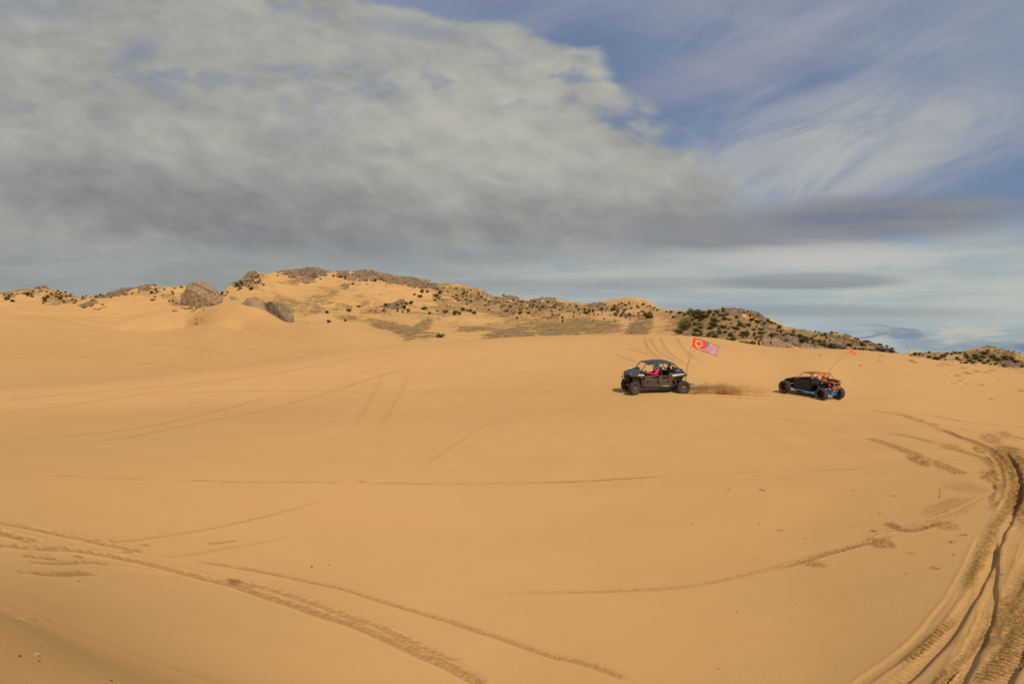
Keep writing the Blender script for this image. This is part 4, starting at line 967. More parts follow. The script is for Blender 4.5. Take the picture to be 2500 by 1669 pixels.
def crown_mesh(seed, n_leaf, leaf, kind='round'):
    r = random.Random(seed); V = []; Fc = []
    lobes = []
    nl = {'round': 9, 'cone': 6, 'flat': 8}[kind]
    for k in range(nl):
        a = r.uniform(0, 6.28)
        if kind == 'cone': q = r.uniform(0, 0.2); z = 0.12 + 0.72 * k / nl; rad = 0.34 * (1 - 0.75 * k / nl)
        else:
            q = r.uniform(0.05, 0.36); z = r.uniform(0.16, 0.62) if kind == 'round' else r.uniform(0.2, 0.55); rad = r.uniform(0.15, 0.27)
        lobes.append((math.cos(a) * q, math.sin(a) * q, z, rad))
    for cx, cy, cz, rad in lobes:                       # twiggy dark core of every clump
        b0 = len(V)
        bm = bmesh.new(); bmesh.ops.create_icosphere(bm, subdivisions=1, radius=rad * 0.62)
        for v in bm.verts: V.append((cx + v.co.x * r.uniform(.7, 1.1), cy + v.co.y * r.uniform(.7, 1.1), max(0.01, cz + v.co.z * 0.85 * r.uniform(.7, 1.1))))
        for f in bm.faces: Fc.append([b0 + v.index for v in f.verts])
        bm.free()
    for k in range(n_leaf):
        cx, cy, cz, rad = r.choice(lobes)
        d = Vector((r.gauss(0, 1), r.gauss(0, 1), r.gauss(0.15, 1))).normalized(); q = rad * r.uniform(0.55, 1.12) if r.random() < 0.9 else rad * r.uniform(1.1, 1.4)
        p = Vector((cx, cy, cz)) + Vector((d.x * q, d.y * q, d.z * q * 0.9)); p.z = max(p.z, 0.015)
        s = leaf * r.uniform(0.6, 1.4)
        t = (d + Vector((r.gauss(0, .7), r.gauss(0, .7), r.gauss(0.3, .7)))).normalized(); u = t.orthogonal().normalized()
        u = (Matrix.Rotation(r.uniform(0, 6.28), 3, t) @ u)
        b0 = len(V); V += [tuple(p - u * s * 0.5), tuple(p + u * s * 0.5), tuple(p + t * s * 1.2 + u * s * 0.15)]
        Fc.append([b0, b0 + 1, b0 + 2])
    me = bpy.data.meshes.new("crown"); me.from_pydata(V, [], Fc); me.update(); me.materials.append(None)
    return me
def trunk_mesh(seed):
    r = random.Random(seed); V = []; Fc = []
    def limb(p, q, r0, r1):
        d = (q - p).normalized(); u = d.orthogonal().normalized(); w = d.cross(u); b0 = len(V)
        for c_, rd in ((p, r0), (q, r1)):
            for k in range(6): a = k / 6 * 6.283; V.append(tuple(c_ + (u * math.cos(a) + w * math.sin(a)) * rd))
        for k in range(6): Fc.append([b0 + k, b0 + (k + 1) % 6, b0 + 6 + (k + 1) % 6, b0 + 6 + k])
    for k in range(4):
        a = r.uniform(0, 6.28); p = Vector((0, 0, -0.03)); m = Vector((math.cos(a) * .08, math.sin(a) * .08, .16)); e = Vector((math.cos(a) * .26, math.sin(a) * .26, r.uniform(.34, .5)))
        limb(p, m, .035, .026); limb(m, e, .026, .008)
    me = bpy.data.meshes.new("trunk"); me.from_pydata(V, [], Fc); me.update(); me.materials.append(M_BARK)
    return me
CR = {('big', 'round'): [crown_mesh(10 + k, 2600, 0.042) for k in range(4)], ('mid', 'round'): [crown_mesh(20 + k, 900, 0.065) for k in range(4)],
      ('small', 'round'): [crown_mesh(30 + k, 320, 0.10) for k in range(4)], ('small', 'cone'): [crown_mesh(40 + k, 420, 0.085, 'cone') for k in range(3)],
      ('mid', 'cone'): [crown_mesh(50 + k, 800, 0.06, 'cone') for k in range(3)]}
TRK = [trunk_mesh(k) for k in range(3)]

# photo x, photo y of the middle, width, height (0 = three quarters of the width), kind
SH = """11,719,5,4,d 21,722,6,6,g 15,729,11,6,g 31,734,9,5,g 30,717,5,4,d 82,710,6,4,d 66,716,12,4,g 68,721,6,4,g 78,722,7,6,g 43,717,4,3,d 109,731,10,11,g 116,723,10,6,g 125,717,6,4,g 113,711,4,4,d 141,710,7,4,g
136,716,5,5,g 144,718,5,4,d 149,714,6,4,g 160,713,5,5,g 175,716,5,3,d 127,720,4,4,d 135,723,6,4,g 141,724,6,4,g 146,728,9,7,g 151,722,6,5,g 162,723,5,5,g 170,722,6,5,d 155,736,7,6,g 185,734,6,6,g 176,732,6,5,d 181,739,7,3,d
106,740,5,3,d 202,720,4,4,d 210,721,4,4,d 201,728,5,6,g 206,728,4,4,d 221,726,3,4,g 225,732,9,3,o 234,723,5,4,d 245,720,5,6,g 252,721,4,4,d 371,713,10,6,o 381,706,7,6,d 384,712,7,4,o 373,731,10,4,o 399,721,4,4,o
398,727,4,3,o 421,712,6,4,o 427,703,5,3,d 443,700,8,5,o 401,706,6,4,o 423,717,6,4,d 542,716,8,9,g 555,713,6,5,d 552,719,4,4,g 547,722,5,4,g 378,724,9,3,o 339,712,5,4,o 413,735,6,4,o 422,735,6,5,o 472,720,7,4,o 499,711,6,3,d
614,703,12,9,g 635,684,7,5,g 630,687,6,6,g 622,689,5,4,g 617,683,5,4,g 624,679,5,4,g 627,674,5,4,d 631,671,4,4,d 614,676,4,3,g 610,685,4,4,g 603,685,5,4,g 589,691,10,7,g 591,695,6,6,g 578,692,9,4,g 581,696,10,6,g 575,699,6,4,g
586,703,8,5,g 582,706,6,6,g 586,686,4,4,g 607,698,6,6,g 615,669,3,3,g 678,672,5,4,g 766,670,8,7,g 766,657,6,3,g 776,663,4,4,g 733,679,4,4,g 763,687,4,4,g 769,687,3,4,g 815,673,7,5,g 844,677,8,9,g 710,677,5,4,g 705,676,4,3,g
851,756,14,9,o 799,761,11,8,o 802,784,10,7,g 844,781,8,6,g 643,695,7,4,d 695,745,2,2,g 916,684,9,7,g 929,675,7,5,g 862,692,9,5,d 860,669,5,4,d 1030,709,14,10,o 1044,711,9,7,g 1012,718,7,6,g 1025,722,13,8,g 1063,720,15,9,g
1075,713,11,9,g 1068,705,6,5,g 1062,705,4,5,g 1094,712,6,5,g 1115,720,7,5,g 1083,702,6,3,d 1098,700,3,3,d 1115,703,8,4,g 1004,737,13,10,g 987,748,14,11,o 992,741,10,7,g 981,741,8,6,g 970,743,9,5,o 942,743,9,7,g 970,756,8,11,gc
996,757,10,9,o 936,757,5,5,g 983,761,6,6,d 1036,752,15,9,d 1048,764,9,7,o 1056,765,3,2,g 1080,731,4,4,g 1087,760,15,9,d 1111,761,13,11,g 1109,767,9,5,o 1097,763,4,5,g 876,747,13,4,o 858,748,5,2,o 1067,727,6,4,d 1062,731,9,4,d
1127,704,5,3,d 1132,708,6,4,d 1134,714,9,5,g 1130,717,8,5,g 1141,712,6,6,g 1150,708,6,4,g 1139,722,5,5,g 1150,720,4,4,g 1170,717,6,5,g 1173,724,4,5,g 1177,723,4,5,g 1163,729,5,4,g 1167,732,4,3,d 1186,731,7,6,g 1150,734,7,6,g
1119,733,11,4,d 1115,728,11,3,d 1121,765,9,8,g 1130,754,10,8,d 1149,757,8,9,g 1142,757,7,5,g 1158,762,12,9,o 1165,752,3,5,gc 1194,756,5,5,g 1199,759,3,3,g 1239,757,6,9,g 1246,746,7,6,g 1261,742,5,5,g 1253,733,8,5,g 1274,735,7,6,g
1288,737,4,4,g 1305,735,7,7,g 1318,738,4,4,g 1273,744,4,4,g 1269,754,6,6,g 1293,746,7,5,g 1302,744,7,5,g 1312,748,6,4,g 1318,755,7,7,g 1290,762,8,8,g 1285,755,3,4,g 1270,763,10,7,d 1256,761,4,3,d 1263,775,7,8,g 1226,747,5,4,d
1075,818,20,12,o 1192,743,3,6,d 1337,736,8,4,d 1356,743,5,3,d 1326,748,7,5,g 1352,748,7,5,g 1357,751,6,5,g 1366,755,9,4,g 1368,747,4,4,g 1406,746,7,6,g 1346,758,7,5,d 1337,776,7,5,g 1331,775,3,5,gc 1327,774,3,5,gc 1323,775,3,4,gc
1357,773,5,4,g 1372,774,8,6,o 1374,782,8,9,gc 1400,772,5,7,gc 1401,763,6,3,g 1409,777,3,3,g 1391,778,2,3,g 1400,785,3,3,g 1395,782,2,2,g 1413,784,2,2,g 1418,771,2,2,g 1422,777,2,2,g 1430,776,2,2,g 1450,775,2,3,g 1448,782,4,4,g
1428,754,8,6,g 1427,761,9,8,g 1434,764,11,8,g 1439,758,9,9,g 1447,758,8,9,g 1450,767,6,5,g 1460,767,4,4,g 1469,768,3,3,g 1470,754,10,10,d 1477,744,5,5,d 1498,754,12,10,g 1502,766,12,11,o 1507,759,9,8,d 1515,769,9,7,g 1490,769,5,4,d
1475,777,6,6,o 1490,775,2,2,g 1502,783,4,6,gc 1538,779,5,7,gc 1536,767,9,8,d 1524,757,8,7,g 1521,763,10,6,g 1528,752,4,4,g 1511,741,6,6,g 1519,740,7,6,g 1527,744,8,7,g 1536,738,5,8,g 1542,751,7,5,g 1556,747,7,6,g 1557,741,4,4,g
1570,742,10,6,g 1572,753,3,3,g 1559,764,9,7,o 1566,760,8,6,o 1573,761,5,5,g 1547,763,3,4,gc 1583,768,24,19,o 1587,747,8,6,g 1580,748,5,4,g 1597,751,9,5,d 1603,756,6,5,g 1607,756,5,4,g 1589,755,5,3,g 1595,756,4,3,g 1627,760,6,5,g
1637,761,9,7,g 1658,763,6,5,d 1644,774,10,5,d 1633,787,2,2,g 1661,762,13,6,d 1645,774,9,4,d 1671,767,11,7,d 1692,761,26,20,o 1711,763,24,18,g 1702,772,22,11,g 1716,772,20,12,g 1727,769,12,12,o 1732,760,13,12,g 1711,780,14,6,g
1765,753,8,7,o 1764,759,9,6,g 1749,760,15,8,d 1743,767,9,5,d 1756,769,11,9,g 1764,769,8,7,g 1673,793,30,28,o 1657,808,20,14,o 1679,788,17,20,g 1672,820,19,8,o 1696,789,12,12,g 1705,793,11,12,o 1711,799,13,8,g 1713,791,7,6,d
1700,805,16,10,d 1695,816,14,9,d 1704,820,16,10,o 1743,779,15,13,g 1738,784,8,8,g 1742,791,19,15,g 1735,799,18,9,g 1763,796,17,10,g 1773,793,5,3,g 1756,809,14,13,o 1771,810,12,8,g 1731,816,14,15,o 1745,820,16,18,g 1717,824,16,9,o
1755,832,14,10,o 1771,777,12,9,d 1781,780,9,5,d 1776,767,9,7,d 1800,774,10,8,g 1817,761,7,5,g 1826,760,5,4,g 1831,770,8,7,g 1836,779,14,8,g 1850,785,12,9,g 1851,769,6,4,g 1806,790,15,12,d 1785,789,7,4,d 1828,791,14,10,d 1817,797,8,6,g
1798,801,14,9,g 1779,801,8,4,d 1819,812,19,13,g 1813,822,8,6,d 1823,821,8,5,d 1784,816,16,11,g 1794,811,8,6,g 1789,827,15,13,g 1775,827,10,5,g 1840,804,12,6,d 1847,798,6,5,d 1854,803,9,6,g 1862,803,8,6,d 1859,812,17,8,g 1859,821,8,6,g
1846,825,8,8,d 1807,837,15,12,o 1821,838,16,12,o 1836,838,18,14,o 1852,838,7,14,d 1883,817,13,8,d 1875,782,10,9,g 1882,787,9,6,g 1892,789,6,4,g 1867,790,9,7,d 1863,812,6,6,g 1903,796,13,8,g 1936,807,8,5,d 1954,819,15,10,g 1907,809,10,7,d
1914,818,8,5,d 1959,830,16,12,d 1979,826,12,8,g 1968,824,8,7,g 1989,820,9,5,g 1995,817,5,4,g 2000,811,5,5,g 2014,815,8,7,g 2007,818,6,5,g 2031,811,10,5,d 2048,820,5,4,g 2018,824,6,5,g 2000,832,13,8,o 2012,832,8,5,d 2010,840,16,10,o
2026,829,6,5,d 2031,843,16,12,g 2040,848,12,10,d 2057,850,16,8,d 2073,841,12,8,g 2062,826,3,3,g 2104,841,11,8,g 2113,843,7,6,g 2087,850,7,7,g 2103,853,17,9,d 2109,832,6,5,d 2087,825,5,3,g 2093,827,4,3,g 2103,836,10,5,d
2129,855,13,7,d 2141,851,10,7,d 2154,854,14,10,d 2146,841,5,4,g 2154,842,4,3,g 2177,858,13,7,d 2235,864,10,7,g 2224,867,6,3,d 2270,860,7,5,g 2312,863,8,7,g 2332,861,7,5,g 2303,868,13,9,d 2269,871,11,7,g 2287,874,17,9,g 2245,864,7,6,d
2324,864,8,5,d 2338,874,8,7,g 2343,878,5,6,g 2344,861,9,4,d 2355,860,5,4,g 2358,866,8,5,d 2361,871,12,6,g 2380,870,10,11,g 2384,873,14,9,g 2404,861,12,9,d 2385,855,4,3,g 2395,879,11,7,g 2422,870,15,9,g 2400,871,12,6,g 2366,880,9,6,g
2375,884,11,6,g 2357,885,10,5,d 2412,881,9,7,g 2431,888,9,7,g 2450,892,8,6,g 2429,876,10,6,d 2439,877,11,7,g 2453,872,15,9,g 2469,875,10,8,d 2481,882,14,7,g 2496,894,7,6,d 2412,855,8,4,d 2467,870,5,4,g 2403,886,8,5,d"""
REG = [(0, 262, "the low left ridge"), (262, 560, "the sandy left skyline"), (560, 660, "the knoll left of the summit"), (660, 820, "the highest hill"),
       (820, 960, "the slope under the rocky ridge"), (960, 1060, "the shoulder below the rocky ridge"), (1060, 1215, "the steep brown middle hill"), (1215, 1400, "the far saddle in the middle"),
       (1400, 1620, "the dotted hill behind the crest"), (1620, 1730, "the left end of the right hill"), (1730, 1800, "the middle of the right hill"), (1800, 1870, "the rocky right hill"),
       (1870, 1985, "the slope above the rock wall"), (1985, 2215, "the long tail of the right hill"), (2215, 2360, "the far low hill at right"), (2360, 2500, "the right edge hill")]
sh = []
for tkn in SH.split():
    a = tkn.split(','); sh.append((float(a[0]), float(a[1]), float(a[2]), float(a[3]) or float(a[2]) * .75, a[4]))
rx = random.Random(21)
for n_, (x0, x1), (y0, y1), (wa, wb) in [(26, (1065, 1240), (712, 762), (3.5, 8)), (22, (1215, 1400), (742, 768), (3.5, 8)), (18, (1400, 1560), (745, 772), (3.5, 8)), (42, (1665, 1860), (770, 834), (5, 11)),
                                     (20, (1870, 2000), (806, 838), (5, 11)), (22, (2000, 2190), (828, 856), (4, 10)), (18, (2240, 2495), (866, 888), (3.5, 8))]:
    for _ in range(n_):
        w_ = rx.uniform(wa, wb); sh.append((rx.uniform(x0, x1), rx.uniform(y0, y1), w_, w_ * rx.uniform(.45, .7), rx.choice('dddo')))
buckets = {}
for q in sh:
    X, Y, w_, h_, k = q
    reg = next(r[2] for r in REG if r[0] <= X < r[1])
    sz = 'large' if w_ >= 16 else ('medium' if w_ >= 10 else ('small' if w_ >= 6 else 'tiny'))
    form = 'cone-shaped juniper' if k == 'gc' else ('rounded bush' if k in 'go' else 'twiggy shrub')
    colr = {'g': 'dark green', 'o': 'olive green', 'd': 'dull brown'}[k[0]]
    buckets.setdefault((sz, colr, form, reg), []).append(q)
rs = random.Random(8)
for (sz, colr, form, reg), L in buckets.items():
    L.sort()
    for n, (X, Y, w_, h_, k) in enumerate(L):
        lab = f"{sz} {colr} {form}, {ORD[n]} from left, on {reg}" if len(L) > 1 else f"{sz} {colr} {form} on {reg}"
        gx, gy = hit(X, Y + h_ * 0.5, rmin=100); R = math.hypot(gx, gy); W = w_ * R / F; Hh = h_ * R / F
        lod = 'big' if w_ >= 12 else ('mid' if w_ >= 8 else 'small')
        shp = 'cone' if k == 'gc' else 'round'
        if shp == 'cone' and lod == 'big': lod = 'mid'
        me = rs.choice(CR[(lod, shp)]); mat = M_LEAF[k[0]]
        nm = 'juniper' if k[0] in 'go' else 'desert_shrub'
        loc = ground(gx, gy) - Vector((0, 0, 0.06 * Hh)); rz = rs.uniform(0, 6.28)
        sc = (W * 1.12, W * rs.uniform(0.95, 1.2), Hh * 1.22)
        def leafy(name, parent=None):
            o = bpy.data.objects.new(name, me); COL.objects.link(o); o.parent = parent
            o.material_slots[0].link = 'OBJECT'; o.material_slots[0].material = mat; return o
        if w_ >= 14 and k[0] != 'd':
            root = empty(nm, loc, (0, 0, rz)); cr = leafy('crown', root); cr.scale = sc
            tr = bpy.data.objects.new('trunk', rs.choice(TRK)); COL.objects.link(tr); tr.parent = root; tr.scale = sc
        else:
            root = leafy(nm); root.location = loc; root.rotation_euler = (0, 0, rz); root.scale = sc
        grp = f"{'green bushes' if k[0] != 'd' else 'brown shrubs'} on {reg}"
        tag(root, lab, 'bush' if k[0] != 'd' else 'shrub', grp)

# ------------------------------------------------------------------ dry grass and scrub too dense to count
def build_scrub():
    r = np.random.RandomState(3)
    vis = (PX > -60) & (PX < 2560) & (PY > 640) & (PY < 940) & far2.astype(bool) & (RR < 470)[None, :] & (np.abs(AZ) < 0.7)[:, None]
    prob = (np.clip(SCRUB, 0, 1) * 0.9 + ROCK * 0.25) * vis
    idx = np.where(r.rand(*prob.shape) < prob * np.interp(RR, [110, 200, 450], [0.14, 0.14, 0.12])[None, :])
    n = len(idx[0]); x = XX[idx] + r.uniform(-.5, .5, n); y = YY[idx] + r.uniform(-.5, .5, n); z = H[idx] + EYE - 0.05
    keep = r.permutation(n)[:75000]; x, y, z = x[keep], y[keep], z[keep]; n = len(x)
    R = np.hypot(x, y); size = r.uniform(0.2, 0.72, n) ** 1.3 * np.interp(R, [110, 250, 450], [0.6, 0.9, 1.35])
    K = 5; V = np.zeros((n, K, 3, 3), np.float32)
    for k in range(K):
        a = r.uniform(0, 6.28, n); b = r.uniform(0.12, 0.6, n); w_ = size * r.uniform(.3, .6, n)
        ox = np.cos(a) * size * 0.3; oy = np.sin(a) * size * 0.3
        a2 = a + r.uniform(-1.2, 1.2, n) + 1.57
        V[:, k, 0] = np.stack([x + ox - np.cos(a2) * w_ * .5, y + oy - np.sin(a2) * w_ * .5, z], 1)
        V[:, k, 1] = np.stack([x + ox + np.cos(a2) * w_ * .5, y + oy + np.sin(a2) * w_ * .5, z], 1)
        V[:, k, 2] = np.stack([x + ox + np.cos(a) * size * .5, y + oy + np.sin(a) * size * .5, z + size * b], 1)
    V = V.reshape(-1, 3); nf = len(V) // 3
    me = bpy.data.meshes.new("scrub"); me.vertices.add(len(V)); me.vertices.foreach_set("co", V.ravel())
    me.loops.add(len(V)); me.loops.foreach_set("vertex_index", np.arange(len(V), dtype=np.int32))
    me.polygons.add(nf); me.polygons.foreach_set("loop_start", np.arange(nf, dtype=np.int32) * 3); me.update(calc_edges=True)
    def f(N, b):
        g = N.new('ShaderNodeNewGeometry'); n_ = N.noise(g.outputs['Position'], 0.12, 3.0, 0.6)
        c_ = N.mix(N.ss(N.add(N.mul(n_, .55), N.mul(g.outputs['Random Per Island'], .45)), .35, .65), (0.17, 0.115, 0.05), (0.31, 0.21, 0.10))
        c_ = N.mix(N.ss(g.outputs['Random Per Island'], .90, .93), c_, (0.08, 0.065, 0.03))
        N.put(b.inputs['Base Color'], c_); b.inputs['Roughness'].default_value = 0.95; b.inputs['Specular IOR Level'].default_value = 0.05
    me.materials.append(material("dry_grass", f))
    o = bpy.data.objects.new("dry_scrub", me); COL.objects.link(o)
    tag(o, "dry brown grass and low scrub scattered over the far sandy slopes", 'scrub', kind='stuff')
build_scrub()

# ------------------------------------------------------------------ vehicle building blocks
def V3(*a): return Vector(a)
class MB:
    """collects shapes and links them as ONE mesh object"""
    def __init__(s): s.bm = bmesh.new()
    def tube(s, pts, r, seg=8, r2=None):
        pts = [Vector(p) for p in pts]; n = len(pts); rings = []
        t0 = (pts[1] - pts[0]).normalized(); u = t0.orthogonal().normalized()
        for i, p in enumerate(pts):
            t = (pts[min(i+1, n-1)] - pts[max(i-1, 0)]).normalized()
            u = (u - t * u.dot(t)).normalized(); w = t.cross(u)
            rr = r if r2 is None else r + (r2 - r) * i / (n - 1)
            if 0 < i < n - 1:
                c = max(0.45, (pts[i] - pts[i-1]).normalized().dot(t)); rr = rr / math.sqrt(c)
            rings.append([s.bm.verts.new(p + (u * math.cos(k / seg * 6.28319) + w * math.sin(k / seg * 6.28319)) * rr) for k in range(seg)])
        for a, b in zip(rings[:-1], rings[1:]):
            for k in range(seg): s.bm.faces.new((a[k], a[(k+1) % seg], b[(k+1) % seg], b[k])).smooth = True
        s.bm.faces.new(rings[0][::-1]); s.bm.faces.new(rings[-1]); return s
    def hull(s, pts):
        vs = [s.bm.verts.new(Vector(p)) for p in pts]
        r = bmesh.ops.convex_hull(s.bm, input=vs)
        dead = [g for g in r['geom_interior'] if isinstance(g, bmesh.types.BMVert)] + [v for v in vs if v.is_valid and not v.link_faces]
        bmesh.ops.delete(s.bm, geom=list(set(dead)), context='VERTS'); return s
    def box(s, c, d, rot=None):
        c = Vector(c); M = rot.to_matrix() if rot is not None else Matrix.Identity(3)
        return s.hull([c + M @ Vector((sx * d[0] / 2, sy * d[1] / 2, sz * d[2] / 2)) for sx in (-1, 1) for sy in (-1, 1) for sz in (-1, 1)])
    def prism(s, xz, y0, y1, inset=0.0):
        """a plate cut to an outline given in x, z and thick from y0 to y1 (the y1 face may be inset)"""
        cx = sum(p[0] for p in xz) / len(xz); cz = sum(p[1] for p in xz) / len(xz)
        a = [s.bm.verts.new((x, y0, z)) for x, z in xz]
        b = [s.bm.verts.new((x + (cx - x) * inset, y1, z + (cz - z) * inset)) for x, z in xz]; n = len(a)
        for k in range(n): s.bm.faces.new((a[k], a[(k+1) % n], b[(k+1) % n], b[k]))
        s.bm.faces.new(a[::-1]); s.bm.faces.new(b); return s
    def lathe(s, prof, c, axis_y=1, seg=28, smooth=True):
        """profile of (radius, y) turned about the y axis through c"""
        c = Vector(c); rings = []
        for r, y in prof:
            rings.append([s.bm.verts.new(c + Vector((r * math.cos(k / seg * 6.28319), y * axis_y, r * math.sin(k / seg * 6.28319)))) for k in range(seg)])
        for a, b in zip(rings[:-1], rings[1:]):
            for k in range(seg): s.bm.faces.new((a[k], a[(k+1) % seg], b[(k+1) % seg], b[k])).smooth = smooth
        return s
    def sphere(s, c, r, sub=2, sc=(1, 1, 1)):
        g = bmesh.ops.create_icosphere(s.bm, subdivisions=sub, radius=r)
        for v in g['verts']:
            v.co = Vector((v.co.x * sc[0], v.co.y * sc[1], v.co.z * sc[2])) + Vector(c)
            for f in v.link_faces: f.smooth = True
        return s
    def build(s, name, mat, parent=None, bevel=0.0):
        bmesh.ops.recalc_face_normals(s.bm, faces=s.bm.faces)
        if bevel:
            es = [e for e in s.bm.edges if len(e.link_faces) == 2 and e.calc_face_angle(0) > 0.5]
            bmesh.ops.bevel(s.bm, geom=es, offset=bevel, segments=2, affect='EDGES', profile=0.6, clamp_overlap=True)
        return bm_obj(name, s.bm, mat, parent)

M_BRONZE = material("bronze_grey_paint", color=(0.098, 0.076, 0.058), rough=0.36, metal=0.35, vary=0.12, vscale=5)
M_BLACKP = material("black_plastic", color=(0.016, 0.015, 0.016), rough=0.55, vary=0.2, vscale=9)
M_CREAM = material("cream_white_paint", color=(0.72, 0.68, 0.60), rough=0.4, vary=0.08)
M_NAVY = material("dark_blue_grey_roof", color=(0.050, 0.048, 0.062), rough=0.5, vary=0.1)
M_TYRE = material("dusty_tyre_rubber", color=(0.040, 0.037, 0.036), rough=0.85, vary=0.35, vscale=14, bump=0.3, bscale=60)
M_RIM = material("bronze_machined_rim", color=(0.27, 0.20, 0.14), rough=0.3, metal=0.8, vary=0.15)
M_RIMB = material("black_rim", color=(0.018, 0.017, 0.017), rough=0.4, metal=0.3, vary=0.2)
M_STEEL = material("bare_steel", color=(0.55, 0.54, 0.52), rough=0.35, metal=0.9, vary=0.1)
M_RED = material("red_spring", color=(0.75, 0.045, 0.015), rough=0.4, vary=0.1)
M_ORANGE = material("orange_cage_paint", color=(0.62, 0.155, 0.010), rough=0.38, vary=0.12)
M_BLUE = material("bright_blue_paint", color=(0.012, 0.21, 0.55), rough=0.35, vary=0.1)
M_BLACKG = material("black_gloss_panel", color=(0.014, 0.012, 0.014), rough=0.34, vary=0.15)
M_SEAT = material("black_seat_vinyl", color=(0.018, 0.017, 0.019), rough=0.6, vary=0.25)
M_TAIL = material("red_lens", color=(0.60, 0.030, 0.015), rough=0.2, vary=0.1)
M_YEL = material("yellow_marker", color=(0.80, 0.55, 0.03), rough=0.35, vary=0.1)
M_WHITE = material("white_lettering", color=(0.80, 0.78, 0.74), rough=0.5, vary=0.03)
M_POLE = material("brown_fibreglass_pole", color=(0.22, 0.12, 0.045), rough=0.5, vary=0.1)
M_NET = material("dark_cloth", color=(0.03, 0.022, 0.02), rough=0.9, vary=0.2)

def letters(txt, size, mat, parent, loc, name='lettering', flip=False, shear=0.2):
    cu = bpy.data.curves.new("txt", 'FONT'); cu.body = txt; cu.size = size; cu.extrude = 0.004; cu.align_x = 'CENTER'; cu.shear = shear; cu.space_character = 1.1
    to = bpy.data.objects.new("txt", cu); COL.objects.link(to); dg = bpy.context.evaluated_depsgraph_get()
    me = bpy.data.meshes.new_from_object(to.evaluated_get(dg)); bpy.data.objects.remove(to); me.materials.clear(); me.materials.append(mat)
    # stand the text up on the +y side, reading left to right for someone looking at it: rightwards is -x
    for v in me.vertices: x, y, z = v.co; v.co = (-x, z, y)
    me.flip_normals()
    o = bpy.data.objects.new(name, me); COL.objects.link(o); o.parent = parent; o.location = loc; return o

def make_wheel(car, x, y, R, w, side, rim_mat, steer=0.0, paddle=False, z=None, deep=0.0):
    """side +1: outer face towards +y"""
    e = empty('wheel', (x, y, R if z is None else z), (0, 0, steer)); e.parent = car
    t = MB(); h = w / 2; rr = R * 0.56
    t.lathe([(rr, -h * .86), (R * .74, -h), (R * .90, -h * .96), (R * .965, -h * .80), (R * .975, 0), (R * .965, h * .80), (R * .90, h * .96), (R * .74, h), (rr, h * .86), (rr * .97, h * .5), (rr * .97, -h * .5), (rr, -h * .86)], (0, 0, 0), 1, 40)
    n = 22 if not paddle else 13
    for k in range(n):                                   # tread blocks
        for j, (yy, ww) in enumerate(((-h * .62, h * .55), (0.0, h * .5), (h * .62, h * .55)) if not paddle else ((0, h * 1.7),)):
            a = (k + (0.5 if j == 1 else 0)) / n * 6.28319; q = Euler((0, -a, 0))
            c = Vector((R * .975 * math.cos(a), yy, R * .975 * math.sin(a)))
            t.box(c, (R * (0.06 if not paddle else 0.10), ww, R * (0.13 if not paddle else 0.05)), q)
    t.build('tyre', M_TYRE, e)
    r = MB(); f = h * (0.55 - deep) * side
    r.lathe([(rr, h * .88 * side), (rr * 1.02, h * .80 * side), (rr * .93, h * .74 * side), (rr * .90, f), (rr * .90, -h * .8 * side), (rr * .2, -h * .8 * side)], (0, 0, 0), 1, 32)
    for k in range(8):
        a = k / 8 * 6.28319; d = 0.16
        p = [Vector((rr * .20 * math.cos(a + s_), f + yy, rr * .20 * math.sin(a + s_))) for s_ in (-.5, .5) for yy in (-.014, .014)]
        p += [Vector((rr * .92 * math.cos(a + s_), f + yy, rr * .92 * math.sin(a + s_))) for s_ in (-d, d) for yy in (-.014, .014)]
        r.hull(p)
    r.lathe([(0.001, f + .035 * side), (rr * .2, f + .03 * side), (rr * .24, f - .01 * side), (0.001, f - .012 * side)], (0, 0, 0), 1, 16)
    for k in range(4):
        a = (k + .5) / 4 * 6.28319; r.sphere((rr * .34 * math.cos(a), f + .012 * side, rr * .34 * math.sin(a)), 0.014, 1)
    r.build('rim', rim_mat, e)
    return e

def spring(car, a, b, mat, name='shock', R=0.045, turns=9):
    a, b = Vector(a), Vector(b); d = (b - a); L = d.length; d.normalize(); u = d.orthogonal().normalized(); w = d.cross(u)
    s = MB(); n = turns * 12
    s.tube([a + d * (L * (0.12 + 0.68 * k / n)) + (u * math.cos(k / 12 * 6.283) + w * math.sin(k / 12 * 6.283)) * R for k in range(n + 1)], 0.011, 5)
    o = s.build(name, mat, car)
    r = MB().tube([a, b], 0.016, 8).tube([a + d * L * .05, a + d * L * .62], 0.030, 10); r.build('damper', M_STEEL, o); return o

def seat(car, x, y, z, mat, accent=None):
    s = MB()
    s.hull([(x + .24, y - .22, z + .10), (x + .24, y + .22, z + .10), (x + .24, y - .2, z), (x + .24, y + .2, z), (x - .22, y - .22, z + .06), (x - .22, y + .22, z + .06), (x - .22, y - .2, z - .06), (x - .22, y + .2, z - .06)])
    s.hull([(x - .16, y - .22, z + .05), (x - .16, y + .22, z + .05), (x - .26, y - .25, z + .02), (x - .26, y + .25, z + .02), (x - .30, y - .25, z + .52), (x - .30, y + .25, z + .52), (x - .38, y - .2, z + .50), (x - .38, y + .2, z + .5), (x - .32, y - .17, z + .60), (x - .32, y + .17, z + .60)])
    o = s.build('seat', mat, car, 0.02)
    MB().hull([(x - .30, y - .13, z + .60), (x - .30, y + .13, z + .60), (x - .38, y - .13, z + .60), (x - .38, y + .13, z + .60), (x - .33, y - .10, z + .76), (x - .33, y + .10, z + .76), (x - .40, y - .1, z + .75), (x - .40, y + .1, z + .75)]).build('headrest', mat, o, 0.02)
    return o

